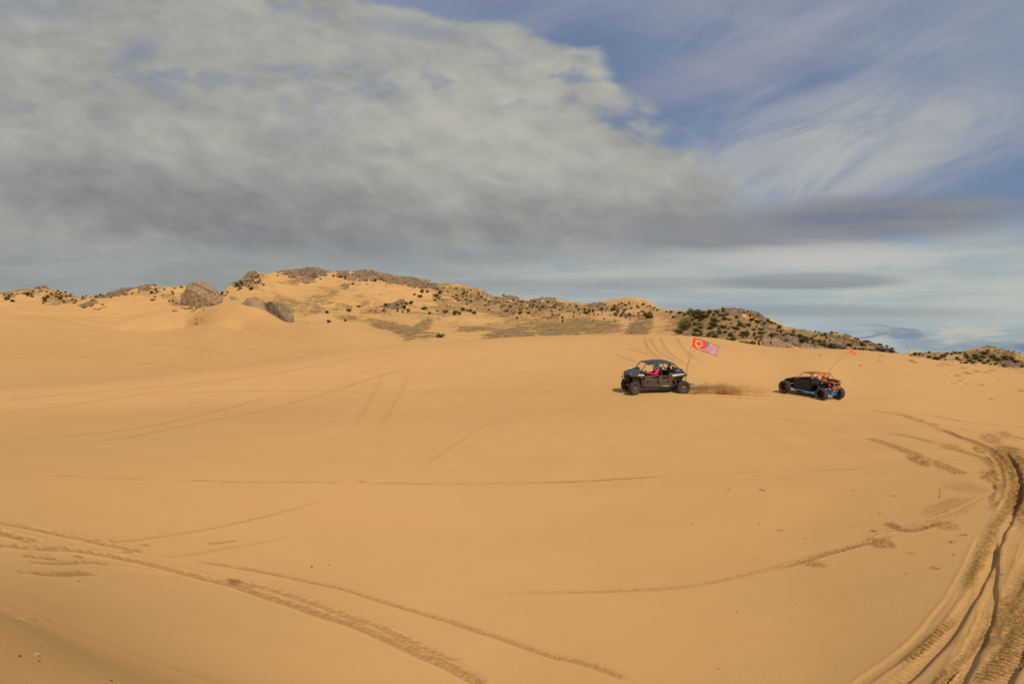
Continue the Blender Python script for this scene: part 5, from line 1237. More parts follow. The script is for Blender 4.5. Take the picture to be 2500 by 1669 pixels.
def car_frame(cx, cy, hx, hy, wb, tr):
    """matrix of a car standing on the dune: four wheel contacts give the plane"""
    h = Vector((hx, hy, 0)).normalized(); l = Vector((-h.y, h.x, 0)); P = []
    for a, b in ((1, 1), (1, -1), (-1, 1), (-1, -1)):
        p = Vector((cx, cy, 0)) + h * (a * wb / 2) + l * (b * tr / 2); P.append(ground(p.x, p.y))
    f = ((P[0] + P[1]) - (P[2] + P[3])).normalized(); lf = ((P[0] + P[2]) - (P[1] + P[3])).normalized()
    up = f.cross(lf).normalized(); lf = up.cross(f).normalized(); c = (P[0] + P[1] + P[2] + P[3]) / 4
    M = Matrix((f, lf, up)).transposed().to_4x4(); M.translation = c; return M

# ------------------------------------------------------------------ people
def skin_body(name, joints, edges, root, mats, mat_of, parent=None, sub=1):
    me = bpy.data.meshes.new(name); me.from_pydata([j[0] for j in joints], edges, [])
    o = bpy.data.objects.new(name, me); COL.objects.link(o)
    o.modifiers.new('s', 'SKIN'); sk = me.skin_vertices[0].data
    for i, j in enumerate(joints): sk[i].radius = (j[1], j[2] if len(j) > 2 else j[1]); sk[i].use_root = (i == root)
    m = o.modifiers.new('b', 'SUBSURF'); m.levels = sub; m.render_levels = sub
    dg = bpy.context.evaluated_depsgraph_get(); dg.update()
    nm = bpy.data.meshes.new_from_object(o.evaluated_get(dg)); bpy.data.objects.remove(o); bpy.data.meshes.remove(me)
    nm.materials.clear()
    for q in mats: nm.materials.append(q)
    for p in nm.polygons: p.use_smooth = True; p.material_index = mat_of(p.center)
    r = bpy.data.objects.new(name, nm); COL.objects.link(r); r.parent = parent; return r

def hand(J, E, wrist_i, wrist, d, n, side):
    """palm and five fingers curled round a rim; d: along the hand, n: towards the palm"""
    d = d.normalized(); n = n.normalized(); s = d.cross(n).normalized() * side
    J.append((tuple(wrist + d * .045), .030, .018)); pi = len(J) - 1; E.append((wrist_i, pi))
    J.append((tuple(wrist + d * .085), .034, .015)); pk = len(J) - 1; E.append((pi, pk))
    for k, (off, ln) in enumerate(((-.030, .070), (-.010, .080), (.010, .074), (.030, .058))):
        b = wrist + d * .095 + s * off; prev = pk
        for q, (fd, fn) in enumerate(((.35, .15), (.60, .55), (.45, 1.0))):
            J.append((tuple(b + d * ln * fd * .9 + n * ln * fn * .75), .0085 - .0008 * q)); E.append((prev, len(J) - 1)); prev = len(J) - 1
    b = wrist + d * .04 - s * .03; prev = pi
    for q in range(2):
        J.append((tuple(b - s * (.012 + .018 * q) + d * (.02 + .025 * q) + n * (.01 + .025 * q)), .010 - .001 * q)); E.append((prev, len(J) - 1)); prev = len(J) - 1

def driver(label, hip, reach, mats, M, helmet_fn, lean=0.12, look=0.0):
    """hip: seat point in the car; reach: centre of the steering wheel; local axes as in the car"""
    H_ = Vector(hip); J = []; E = []
    def j(p, r, r2=None): J.append((tuple(Vector(p)), r, r2 if r2 else r)); return len(J) - 1
    up = Vector((lean * -1.0, 0, 1)).normalized()
    pel = j(H_, .13, .15); wa = j(H_ + up * .17, .115, .14); ch = j(H_ + up * .34, .125, .165); nb = j(H_ + up * .47, .08, .12); nk = j(H_ + up * .53 + Vector((.01, 0, 0)), .055)
    hd = j(H_ + up * .62 + Vector((.03, 0, 0)), .075, .07); tp = j(H_ + up * .72 + Vector((.035, 0, 0)), .07, .065)
    E += [(pel, wa), (wa, ch), (ch, nb), (nb, nk), (nk, hd), (hd, tp)]
    for sd in (1, -1):
        sh_ = H_ + up * .44 + Vector((0, .19 * sd, 0)); wr = Vector(reach) + Vector((-.03, .15 * sd, .03 if sd > 0 else .06)); mid = (sh_ + wr) / 2 + Vector((-.05, .10 * sd, -.13))
        a = j(sh_, .062); b = j((sh_ + mid) / 2, .055); c = j(mid, .045); d = j((mid + wr) / 2, .040); e = j(wr - (wr - mid).normalized() * .02, .028)
        E += [(nb, a), (a, b), (b, c), (c, d), (d, e)]
        hand(J, E, e, wr - (wr - mid).normalized() * .02, (wr - mid), Vector((.2, -.6 * sd, -.5)), sd)
        kn = H_ + Vector((.42, .13 * sd, .13)); an = H_ + Vector((.72, .12 * sd, -.22))
        t0 = j(H_ + Vector((.05, .10 * sd, 0)), .095); t1 = j(H_ + Vector((.24, .12 * sd, .07)), .085); k_ = j(kn, .062); sn = j((kn + an) / 2, .058); ak = j(an, .040); ft = j(an + Vector((.15, 0, -.02)), .040, .035)
        E += [(pel, t0), (t0, t1), (t1, k_), (k_, sn), (sn, ak), (ak, ft)]
    hz = H_.z
    def mo(c): return 2 if (c.x > Vector(reach).x - .085 and c.z > hz + .15) else (1 if c.z < hz + .10 or c.x > H_.x + .25 and c.z < hz + .22 else 0)
    p = skin_body('person', J, E, pel, mats, mo)
    tag(p, label, 'person'); p.matrix_world = M
    helmet_fn(p, H_ + up * .665 + Vector((.035, 0, 0)), look)
    return p

def mat_helmet_teal(N, b):
    tc = N.new('ShaderNodeTexCoord'); x, y, z = N.sep(tc.outputs['Object'])
    n = N.noise(tc.outputs['Object'], 9.0, 3.0, 0.5, 0.8)
    col = N.mix(N.ss(N.add(x, N.mul(n, 0.06)), 0.02, 0.035), (0.86, 0.62, 0.04), (0.01, 0.52, 0.50))
    col = N.mix(N.ss(N.add(z, N.mul(n, 0.05)), 0.045, 0.03), col, N.mix(N.ss(n, 0.48, 0.52), (0.03, 0.05, 0.12), (0.01, 0.42, 0.45)))
    col = N.mix(N.ss(N.add(x, N.mul(z, 0.5)), -0.055, -0.075), col, (0.01, 0.50, 0.48))
    N.put(b.inputs['Base Color'], col); b.inputs['Roughness'].default_value = 0.25
def mat_helmet_white(N, b):
    tc = N.new('ShaderNodeTexCoord'); n = N.noise(tc.outputs['Object'], 10.0, 3.0, 0.5, 1.0)
    N.put(b.inputs['Base Color'], N.ramp(n, [(0.42, (0.05, 0.06, 0.09)), (0.46, (0.75, 0.74, 0.74)), (0.58, (0.78, 0.77, 0.76)), (0.61, (0.36, 0.22, 0.28))]))
    b.inputs['Roughness'].default_value = 0.25
M_HT = material("teal_helmet", mat_helmet_teal); M_HW = material("white_helmet", mat_helmet_white)
M_GOG = material("dark_goggle_lens", color=(0.02, 0.05, 0.12), rough=0.12, vary=0.1)
M_STRAP = material("yellow_strap", color=(0.80, 0.50, 0.03), rough=0.6, vary=0.1)

def helmet(mat, peak=True):
    def f(person, c, look):
        h = MB(); bm = h.bm
        g = bmesh.ops.create_uvsphere(bm, u_segments=28, v_segments=18, radius=0.15)
        for v in g['verts']:
            x, y, z = v.co; x *= 1.10; y *= 0.88
            if z < 0: x *= 1 + 0.15 * (x > 0) * min(1, -z / 0.1)
            if x > 0.09 and -0.045 < z < 0.050: x = 0.09 + (x - 0.09) * 0.25       # eye port
            if z < -0.115: z = -0.115
            v.co = (x, y, z)
        h.hull([(.12, -.065, -.05), (.12, .065, -.05), (.205, -.035, -.060), (.205, .035, -.060), (.11, -.07, -.12), (.11, .07, -.12), (.185, -.035, -.115), (.185, .035, -.115)])   # chin bar
        for f_ in bm.faces: f_.smooth = True
        o = h.build('helmet', mat, person); o.location = c; o.rotation_euler = (0, 0.05, look)
        if peak:
            pk = MB().hull([(.06, -.10, .115), (.06, .10, .115), (.07, -.10, .09), (.07, .10, .09), (.235, -.075, .105), (.235, .075, .105), (.235, -.075, .095), (.235, .075, .095), (.02, 0, .150)])
            pk.build('helmet_peak', mat, o, 0.006)
        MB().hull([(.10, -.085, .045), (.10, .085, .045), (.10, -.085, -.04), (.10, .085, -.04), (.150, -.05, .035), (.150, .05, .035), (.155, -.045, -.03), (.155, .045, -.03)]).build('goggles', M_GOG, o, 0.008)
    return f

# ------------------------------------------------------------------ the front buggy
def z1(X, Y): return ((862.0 - X) / 319.0, (1250.0 - Y) / 319.0)     # side view of the photo, enlarged, to metres
def pl(*p): return [z1(a, b) for a, b in p]
d0 = 40.0
bx = (1597.5 - 1250) / F * 40.7; by = 40.7
hdg = math.radians(8.0)
car1 = empty('off_road_buggy')
M1 = car_frame(bx, by, -math.cos(hdg), -math.sin(hdg), 2.96, 1.44)
car1.matrix_world = M1
tag(car1, "bronze-grey four-seat buggy with a dark roof, spraying sand as it drives left", 'buggy', 'off-road buggies on the dune')
WT = 0.72
make_wheel(car1, 1.48, WT, .385, .27, 1, M_RIM, math.radians(24))
make_wheel(car1, 1.48, -WT, .385, .27, -1, M_RIM, math.radians(24), z=.41)
make_wheel(car1, -1.48, WT + .02, .395, .30, 1, M_RIM, 0, z=.36)
make_wheel(car1, -1.48, -WT - .02, .395, .30, -1, M_RIM, 0, z=.37)
# floor pan and nerf bars
b = MB(); b.hull([(1.45, -.30, .50), (1.45, .30, .50), (1.0, -.52, .36), (1.0, .52, .36), (-.70, -.60, .24), (-.70, .60, .24), (-1.7, -.3, .34), (-1.7, .3, .34), (1.0, -.6, .56), (1.0, .6, .56), (-.75, -.66, .44), (-.75, .66, .44), (-1.7, -.32, .62), (-1.7, .32, .62), (1.5, -.3, .66), (1.5, .3, .66)])
b.build('underbody', M_BLACKP, car1, 0.02)
for s in (1, -1):
    q = MB().tube([(1.02, .60 * s, .47), (.92, .70 * s, .44), (-.62, .73 * s, .27), (-.74, .60 * s, .28)], .024); q.build('nerf_bar', M_BLACKP, car1)
# hood: two-piece nose rising to the cowl
hd_ = MB(); hd_.hull([(1.86, -.30, 1.10), (1.86, .30, 1.10), (1.84, -.34, 1.16), (1.84, .34, 1.16), (1.70, -.40, 1.28), (1.70, .40, 1.28), (1.18, -.42, 1.45), (1.18, .42, 1.45), (.98, -.56, 1.42), (.98, .56, 1.42), (1.0, -.60, 1.20), (1.0, .60, 1.20), (1.70, -.44, 1.12), (1.70, .44, 1.12)])
hood = hd_.build('hood', M_NAVY, car1, 0.02)
MB().prism(pl((395, 793), (440, 783), (452, 800), (400, 806)), -.30, -.36).build('hood_stripe', M_CREAM, hood)
MB().box((1.06, 0, 1.475), (.16, .5, .05), Euler((0, .25, 0))).build('hood_scoop', M_BLACKP, hood, 0.01)
g = MB(); g.hull([(1.80, -.26, 1.10), (1.80, .26, 1.10), (1.86, -.20, .98), (1.86, .20, .98), (1.72, -.30, .74), (1.72, .30, .74), (1.60, -.3, 1.1), (1.60, .3, 1.1)]); g.build('grille', M_BLACKP, car1, 0.015)
MB().tube([(1.70, -.30, .70), (1.92, -.26, .78), (1.95, -.20, 1.02), (1.95, .20, 1.02), (1.92, .26, .78), (1.70, .30, .70)], .020).tube([(1.92, -.26, .78), (1.92, .26, .78)], .016).build('front_bumper', M_BLACKP, car1)
for s in (1, -1):
    hl = MB().hull([(1.80, .24 * s, 1.20), (1.66, .47 * s, 1.24), (1.84, .22 * s, 1.12), (1.68, .50 * s, 1.14), (1.60, .30 * s, 1.22), (1.60, .40 * s, 1.12)]).build('headlight', M_BLACKG, car1, 0.006)
    MB().hull([(1.845, .23 * s, 1.185), (1.70, .49 * s, 1.215), (1.845, .23 * s, 1.165), (1.70, .49 * s, 1.19), (1.80, .25 * s, 1.175), (1.66, .46 * s, 1.20)]).build('red_strip', M_TAIL, hl)
    MB().hull([(1.665, .50 * s, 1.235), (1.615, .55 * s, 1.245), (1.665, .505 * s, 1.185), (1.615, .555 * s, 1.19), (1.60, .45 * s, 1.21)]).build('lamp_lens', M_WHITE, hl)
    MB().prism([(1.56, 1.10), (1.47, 1.16), (1.40, 1.10), (1.41, 1.07), (1.56, 1.065)], .62 * s, .66 * s).build('side_marker', M_YEL, car1)
    # front fender with its long leg behind the wheel
    fe = MB().prism([(1.72, 1.15), (1.66, 1.22), (1.35, 1.27), (.92, 1.20), (.90, 1.03), (1.05, .90), (1.02, .62), (1.06, .50), (1.0, .49), (.94, .60), (.97, .85), (1.16, 1.03), (1.42, 1.07), (1.70, 1.07)], .56 * s, .70 * s, .02)
    fe.hull([(1.70, .44 * s, 1.16), (.92, .52 * s, 1.22), (.92, .66 * s, 1.20), (1.66, .60 * s, 1.20), (1.70, .46 * s, 1.10), (.92, .56 * s, 1.05)])
    fo = fe.build('front_fender', M_BRONZE, car1, 0.006)
    MB().prism(pl((452, 868), (578, 875), (575, 895), (478, 891)), .70 * s, .712 * s).build('white_panel', M_CREAM, fo)
    MB().prism([(1.48, 1.06), (.98, 1.0), (1.02, .52), (1.12, .50), (1.3, .62), (1.5, .80)], .30 * s, .55 * s).build('wheel_well', M_BLACKP, fo)
# dashboard, wheel, seats
MB().hull([(1.02, -.58, 1.36), (1.02, .58, 1.36), (.80, -.58, 1.30), (.80, .58, 1.30), (.86, -.55, 1.02), (.86, .55, 1.02), (1.05, -.55, 1.0), (1.05, .55, 1.0)]).build('dashboard', M_BLACKP, car1, 0.02)
SW = Vector((.66, .36, 1.22)); sw = MB(); ring = []
for k in range(25):
    a = k / 24 * 6.28319; ring.append(SW + Vector((math.sin(a) * .165 * .42, math.cos(a) * .165, math.sin(a) * .165 * .9)))
sw.tube(ring, .016).tube([SW, SW + Vector((.2, 0, -.1))], .02)
for a in (0.3, 2.8, 4.7): sw.tube([SW, SW + Vector((math.sin(a) * .165 * .42, math.cos(a) * .165, math.sin(a) * .165 * .9))], .010)
sw.build('steering_wheel', M_BLACKP, car1)
for x_, y_, zz in ((.10, .36, .80), (.10, -.36, .84), (-.66, .34, .80), (-.66, -.34, .84)): seat(car1, x_, y_, zz, M_SEAT)
# doors: sculpted lower panel, dark insert, top rail
for s in (1, -1):
    y0, y1 = .66 * s, .745 * s
    fd = MB().prism(pl((578, 900), (600, 892), (690, 898), (820, 890), (828, 975), (832, 1060), (600, 1072), (552, 1060), (548, 1000), (580, 940)), y0, y1, .03)
    fdo = fd.build('front_door', M_BRONZE, car1, 0.008)
    MB().prism(pl((715, 940), (745, 912), (818, 905), (818, 958)), y1, y1 + .004 * s).build('door_opening', M_BLACKG, fdo)
    MB().prism(pl((585, 905), (820, 893), (818, 905), (700, 922), (600, 925)), y1, y1 + .022 * s, .08).build('door_rail', material("rail_highlight", color=(.15, .12, .095), rough=.35, metal=.4) if s > 0 and 'rail_highlight' not in bpy.data.materials else bpy.data.materials['rail_highlight'], fdo)
    MB().prism(pl((590, 950), (700, 965), (826, 985), (826, 1000), (690, 985), (600, 972)), y1, y1 + .018 * s, .05).build('door_ridge', bpy.data.materials['rail_highlight'], fdo)
    MB().prism(pl((612, 1010), (640, 1000), (720, 995), (640, 1025), (615, 1040)), y1, y1 + .012 * s).build('door_handle_recess', M_BLACKP, fdo)
    rd = MB().prism(pl((866, 892), (900, 898), (1040, 908), (1050, 960), (1048, 1010), (1000, 1050), (860, 1058), (838, 1000), (842, 960)), y0, y1, .03)
    rdo = rd.build('rear_door', M_BRONZE, car1, 0.008)
    MB().prism(pl((905, 962), (945, 912), (1030, 918), (1030, 960)), y1, y1 + .004 * s).build('door_opening', M_BLACKG, rdo)
    MB().prism(pl((868, 893), (1040, 905), (1040, 918), (930, 912), (892, 968), (866, 965), (905, 912)), y1, y1 + .02 * s, .04).build('door_rail', bpy.data.materials['rail_highlight'], rdo)
    MB().prism(pl((850, 985), (960, 985), (1048, 960), (1048, 975), (960, 1005), (850, 1002)), y1, y1 + .018 * s, .05).build('door_ridge', bpy.data.materials['rail_highlight'], rdo)
    MB().prism(pl((826, 893), (864, 893), (842, 1050), (834, 1050)), .62 * s, .70 * s).build('door_pillar', M_BLACKP, car1)
    si = MB().prism(pl((552, 1066), (640, 1070), (880, 1052), (980, 1030), (1060, 1040), (1095, 1075), (1092, 1120), (1070, 1130), (760, 1108), (545, 1098)), .64 * s, .755 * s, .02)
    sio = si.build('side_sill', M_BRONZE, car1, 0.008)
    MB().prism(pl((560, 1082), (860, 1068), (930, 1052), (930, 1060), (860, 1080), (560, 1092)), .755 * s, .767 * s).build('sill_highlight', bpy.data.materials['rail_highlight'], sio)
    if s > 0: letters("POLARIS", .085, M_WHITE, sio, (z1(982, 1104)[0], .762, z1(982, 1104)[1]))
    # rear fender
    rf = MB().prism(pl((1050, 905), (1075, 880), (1120, 868), (1395, 878), (1405, 905), (1380, 935), (1230, 932), (1150, 960), (1118, 1010), (1110, 1090), (1090, 1110), (1050, 1060), (1052, 980)), .60 * s, .74 * s, .02)
    rfo = rf.build('rear_fender', M_BRONZE, car1, 0.008)
    MB().prism(pl((1120, 890), (1160, 888), (1350, 876), (1352, 888), (1180, 915), (1120, 920)), .74 * s, .752 * s).build('white_panel', M_CREAM, rfo)
    MB().prism(pl((1050, 880), (1085, 858), (1118, 852), (1118, 880), (1080, 900), (1052, 900)), .66 * s, .755 * s, .1).build('air_scoop', bpy.data.materials['rail_highlight'], rfo)
    MB().prism(pl((1070, 1110), (1100, 900), (1330, 930), (1330, 1000), (1150, 1010), (1120, 1100)), .34 * s, .60 * s).build('wheel_well', M_BLACKP, rfo)
    MB().hull([(-1.64, .50 * s, 1.14), (-1.78, .46 * s, 1.12), (-1.64, .66 * s, 1.14), (-1.77, .62 * s, 1.12), (-1.64, .50 * s, .98), (-1.78, .46 * s, .97), (-1.64, .66 * s, .99), (-1.77, .62 * s, .97)]).build('tail_light', M_TAIL, car1, 0.01)
# tail, cargo bed, engine
MB().hull([(-1.02, -.58, 1.20), (-1.02, .58, 1.20), (-1.66, -.56, 1.20), (-1.66, .56, 1.20), (-1.72, -.56, 1.0), (-1.72, .56, 1.0), (-1.2, -.5, .95), (-1.2, .5, .95)]).build('cargo_bed', M_BLACKP, car1, 0.02)
MB().hull([(-1.35, -.30, 1.42), (-1.35, .30, 1.42), (-1.60, -.30, 1.36), (-1.60, .30, 1.36), (-1.1, -.4, 1.2), (-1.1, .4, 1.2), (-1.66, -.35, 1.2), (-1.66, .35, 1.2)]).build('spare_cover', M_NAVY, car1, 0.03)
MB().hull([(-1.05, -.25, .9), (-1.05, .25, .9), (-1.6, -.25, .9), (-1.6, .25, .9), (-1.1, -.3, .5), (-1.1, .3, .5), (-1.62, -.28, .5), (-1.62, .28, .5)]).build('engine', M_BLACKP, car1, 0.03)
MB().lathe([(.001, -.02), (.075, -.02), (.085, 0), (.085, .30), (.07, .32), (.001, .32)], (-1.66, -.15, .86), 1, 18).build('exhaust', M_BLACKP, car1)
MB().tube([(-1.62, -.42, .62), (-1.78, -.36, .66), (-1.80, -.3, .92), (-1.80, .3, .92), (-1.78, .36, .66), (-1.62, .42, .62)], .02).build('rear_bumper', M_BLACKP, car1)
# roll cage and roof
cg = MB()
for s in (1, -1):
    cg.tube([(1.06, .60 * s, 1.30), (.98, .60 * s, 1.42), (.74, .50 * s, 1.76), (.68, .48 * s, 1.80), (.10, .50 * s, 1.84), (-.70, .50 * s, 1.80), (-1.02, .54 * s, 1.66), (-1.30, .56 * s, 1.42), (-1.60, .50 * s, 1.22)], .026)
    cg.tube([(-.14, .62 * s, 1.12), (-.10, .60 * s, 1.40), (-.06, .50 * s, 1.62), (-.10, .50 * s, 1.82)], .024)
    cg.tube([(-.92, .62 * s, 1.15), (-.72, .58 * s, 1.50), (-.62, .50 * s, 1.80)], .026)
    cg.tube([(-.62, .50 * s, 1.80), (-.98, .56 * s, 1.52), (-1.02, .58 * s, 1.46)], .018)
    cg.tube([(-.86, .60 * s, 1.30), (-1.20, .57 * s, 1.48)], .018)
for x_, z_ in ((.68, 1.80), (-.10, 1.83), (-.62, 1.80), (-1.02, 1.66)): cg.tube([(x_, -.5, z_), (x_, .5, z_)], .022)
cg.tube([(-.10, -.5, 1.40), (-.10, .5, 1.40)], .018).tube([(-.86, -.6, 1.35), (-.86, .6, 1.35)], .022).tube([(-.14, -.6, 1.1), (-.10, .4, 1.8)], .015)
cg.build('roll_cage', M_BLACKP, car1)
rf_ = MB()
top = [(.72, 1.86), (.30, 1.925), (-.02, 1.945), (-.45, 1.92), (-.80, 1.86)]; low = [(.64, 1.77), (.30, 1.80), (-.02, 1.815), (-.45, 1.80), (-.80, 1.765)]
rows = [[(x, -.62, zl) for (x, zl) in low], [(x, -.36, zt) for (x, zt) in top], [(x, .36, zt) for (x, zt) in top], [(x, .62, zl) for (x, zl) in low]]
def sheet(mb, rows, t):
    A = [[mb.bm.verts.new(p) for p in r] for r in rows]; B = [[mb.bm.verts.new((p[0], p[1], p[2] - t)) for p in r] for r in rows]
    n, m = len(rows), len(rows[0])
    for i in range(n - 1):
        for j in range(m - 1):
            mb.bm.faces.new((A[i][j], A[i][j+1], A[i+1][j+1], A[i+1][j])); mb.bm.faces.new((B[i][j], B[i+1][j], B[i+1][j+1], B[i][j+1]))
    per = [(0, j) for j in range(m)] + [(i, m-1) for i in range(1, n)] + [(n-1, j) for j in range(m-2, -1, -1)] + [(i, 0) for i in range(n-2, 0, -1)]
    for (a, b_), (c, d) in zip(per, per[1:] + per[:1]): mb.bm.faces.new((A[a][b_], A[c][d], B[c][d], B[a][b_]))
rows = [[(p[0], p[1], p[2] - .035 - .02 * p[0]) for p in r] for r in rows]
sheet(rf_, rows, .022)
rf_.hull([(-.79, -.60, 1.76), (-.79, .60, 1.76), (-.79, -.36, 1.84), (-.79, .36, 1.84), (-1.06, -.50, 1.725), (-1.06, .50, 1.725), (-1.06, -.50, 1.705), (-1.06, .5, 1.705), (-.79, -.6, 1.735), (-.79, .6, 1.735)])
rf_.build('roof', M_NAVY, car1, 0.008)
# suspension
for s in (1, -1):
    spring(car1, (1.38, .30 * s, 1.02), (1.48, .55 * s, .50), M_RED)
    spring(car1, (-.92, .46 * s, 1.02), (-1.12, .58 * s, .55), M_RED, R=.055)
    MB().tube([(1.60, .20 * s, .50), (1.50, .60 * s, .42)], .018).tube([(1.28, .20 * s, .50), (1.46, .60 * s, .42)], .018).tube([(1.62, .22 * s, .72), (1.50, .58 * s, .56)], .014).tube([(1.30, .22 * s, .72), (1.46, .58 * s, .56)], .014).build('suspension_arm', M_BLACKP, car1)
    MB().tube([(-.72, .42 * s, .42), (-1.15, .55 * s, .46), (-1.46, .60 * s, .40)], .032).tube([(-1.66, .16 * s, .44), (-1.50, .58 * s, .34)], .016).tube([(-1.68, .16 * s, .66), (-1.50, .58 * s, .50)], .016).build('trailing_arm', M_BLACKP, car1)
# flag whips on the tail
def photo_pt(X, Y, D): 
    dx, dy, dz = px_dir(X, Y); return Vector((dx / dy * D, D, dz / dy * D + EYE))
V1z = lambda X, Y, D: photo_pt(1500 + X / 7.83, 800 + Y / 7.83, D)
Mi = M1.inverted()
def whip(pts, car, Minv, r=.011): return MB().tube([Minv @ p for p in pts], r, 6, r * .55).build('flag_whip', M_POLE, car)
whip([M1 @ V3(-1.66, .50, 1.12), V1z(1392, 868, 40.55), V1z(1400, 760, 40.5), V1z(1420, 600, 40.42), V1z(1455, 370, 40.3), V1z(1470, 280, 40.25), V1z(1487, 178, 40.2)], car1, Mi)
whip([M1 @ V3(-1.62, -.46, 1.12), V1z(1358, 840, 41.25), V1z(1385, 750, 41.25), V1z(1418, 660, 41.25), V1z(1480, 530, 41.2), V1z(1545, 400, 41.2), V1z(1568, 320, 41.2), V1z(1590, 240, 41.2)], car1, Mi)

# flags: cloth with its own waves; stripes, stars and the ring emblem are nodes on the cloth's own coordinates
def flag_mesh(name, c00, c10, c11, c01, amp, waves, mat, seed=0, sag=0.0):
    """c00 hoist bottom, c10 fly bottom, c11 fly top, c01 hoist top"""
    nu, nv = 48, 26; V = []; U = []; Fc = []
    nrm = (c10 - c00).cross(c01 - c00).normalized(); hz = (c10 - c00).normalized()
    for i in range(nu + 1):
        for j in range(nv + 1):
            u, v = i / nu, j / nv
            p = (c00 * (1-u) + c10 * u) * (1-v) + (c01 * (1-u) + c11 * u) * v
            a = amp * min(1, u * 3)
            w = math.sin(u * waves * 6.28 + v * 1.6 + seed) + 0.45 * math.sin(u * waves * 13.1 - v * 2.3 + seed * 2)
            p = p + nrm * a * w + Vector((0, 0, a * 0.35 * math.sin(u * waves * 6.28 + 1.2 + v * 1.2 + seed) - sag * math.sin(u * 3.14) * .5))
            V.append(tuple(p)); U.append((u, v))
    for i in range(nu):
        for j in range(nv): k = i * (nv + 1) + j; Fc.append((k, k + nv + 1, k + nv + 2, k + 1))
    me = bpy.data.meshes.new(name); me.from_pydata(V, [], Fc); uvl = me.uv_layers.new(name='UVMap')
    for l in me.loops: uvl.data[l.index].uv = U[l.vertex_index]
    me.polygons.foreach_set('use_smooth', [True] * len(me.polygons)); me.materials.append(mat); me.update()
    o = bpy.data.objects.new(name, me); COL.objects.link(o)
    s = o.modifiers.new('thick', 'SOLIDIFY'); s.thickness = 0.003
    return o
def cloth(b, N, col, trans=0.35):
    N.put(b.inputs['Base Color'], col); b.inputs['Roughness'].default_value = 0.8; b.inputs['Specular IOR Level'].default_value = 0.1
def us_nodes(N, b):
    uv = N.new('ShaderNodeUVMap').outputs[0]; x, y, _ = N.sep(uv)
    st = N.m('MODULO', N.m('FLOOR', N.mul(y, 13.0)), 2.0)
    col = N.mix(N.m('LESS_THAN', st, 0.5), (0.66, 0.61, 0.60), (0.40, 0.004, 0.010))
    inC = N.mul(N.m('LESS_THAN', x, 0.50), N.m('GREATER_THAN', y, 6.0 / 13.0))
    cx = N.mul(x, 11.0 / 0.50); cy = N.mul(N.sub(y, 6 / 13), 9.0 / (7 / 13))
    fx = N.m('FLOOR', cx); fy = N.m('FLOOR', cy); par = N.m('MODULO', N.add(fx, fy), 2.0)
    dx = N.mul(N.sub(N.sub(cx, fx), 0.5), 1.0); dy = N.mul(N.sub(N.sub(cy, fy), 0.5), 1.0)
    star = N.mul(N.m('LESS_THAN', N.add(N.mul(dx, dx), N.mul(dy, dy)), 0.19), N.m('LESS_THAN', par, 0.5))
    N.put(b.inputs['Roughness'], 0.8)
    cloth(b, N, N.mix(inC, col, N.mix(star, (0.008, 0.012, 0.075), (0.7, 0.7, 0.7))))
def emblem_nodes(N, b):
    uv = N.new('ShaderNodeUVMap').outputs[0]; x, y, _ = N.sep(uv)
    dx = N.mul(N.sub(x, 0.52), 1.5); dy = N.sub(y, 0.50)
    d = N.m('SQRT', N.add(N.mul(dx, dx), N.mul(dy, dy))); ax = N.m('ABSOLUTE', dx)
    n = N.noise(N.vec(N.mul(x, 1.5), y, 0), 11.0, 2.0, 0.5)
    a = N.m('ARCTAN2', dy, dx)
    marks = N.mul(N.m('GREATER_THAN', N.m('SINE', N.mul(a, 14.0)), 0.35), N.mul(N.m('GREATER_THAN', d, 0.285), N.m('LESS_THAN', d, 0.355)))
    org = (0.86, 0.075, 0.014)
    ringc = N.mix(marks, (0.80, 0.60, 0.40), org)
    col = N.mix(N.mul(N.m('GREATER_THAN', d, 0.26), N.m('LESS_THAN', d, 0.385)), org, ringc)
    wing = N.mul(N.m('LESS_THAN', N.add(N.mul(N.m('ABSOLUTE', N.sub(dy, 0.04)), 4.5), ax), 0.56), N.m('GREATER_THAN', ax, 0.12))
    col = N.mix(wing, col, N.mix(N.m('GREATER_THAN', n, 0.54), (0.03, 0.02, 0.05), (0.70, 0.62, 0.50)))
    N.put(b.inputs['Roughness'], 0.8)
    cloth(b, N, N.mix(N.m('LESS_THAN', x, 0.035), col, (0.85, 0.82, 0.78)))
M_US = material("striped_flag_cloth", us_nodes); M_EMB = material("orange_emblem_cloth", emblem_nodes)
Vf = lambda X, Y, D: photo_pt(1660 + X / 17.42, 800 + Y / 17.42, D)
fo_ = flag_mesh('whip_flag', Vf(462, 812, 40.28), Vf(1085, 895, 40.35), Vf(1118, 600, 40.3), Vf(525, 385, 40.2), .016, 1.2, M_EMB, 0.4)
tag(fo_, "orange flag with a cream ring emblem and dark wings, above the buggy's tail", 'flag', 'flags flying from the whips')
fu_ = flag_mesh('national_flag', Vf(645, 880, 41.2), Vf(1612, 1205, 41.35), Vf(1712, 790, 41.3), Vf(800, 425, 41.2), .040, 1.5, M_US, 1.9, .03)
tag(fu_, "American flag with stars and stripes, flying behind the orange flag", 'flag', 'flags flying from the whips')

M_PINK = material("hot_pink_jersey", color=(0.86, 0.012, 0.10), rough=0.75, vary=0.12)
M_GLOVE = material("pink_white_glove", color=(0.75, 0.35, 0.33), rough=0.7, vary=0.2)
driver("driver in a hot pink jersey and teal helmet, at the wheel of the grey buggy", (.06, .36, .90), SW, [M_PINK, M_NET, M_GLOVE], M1, helmet(M_HT), look=0.35)

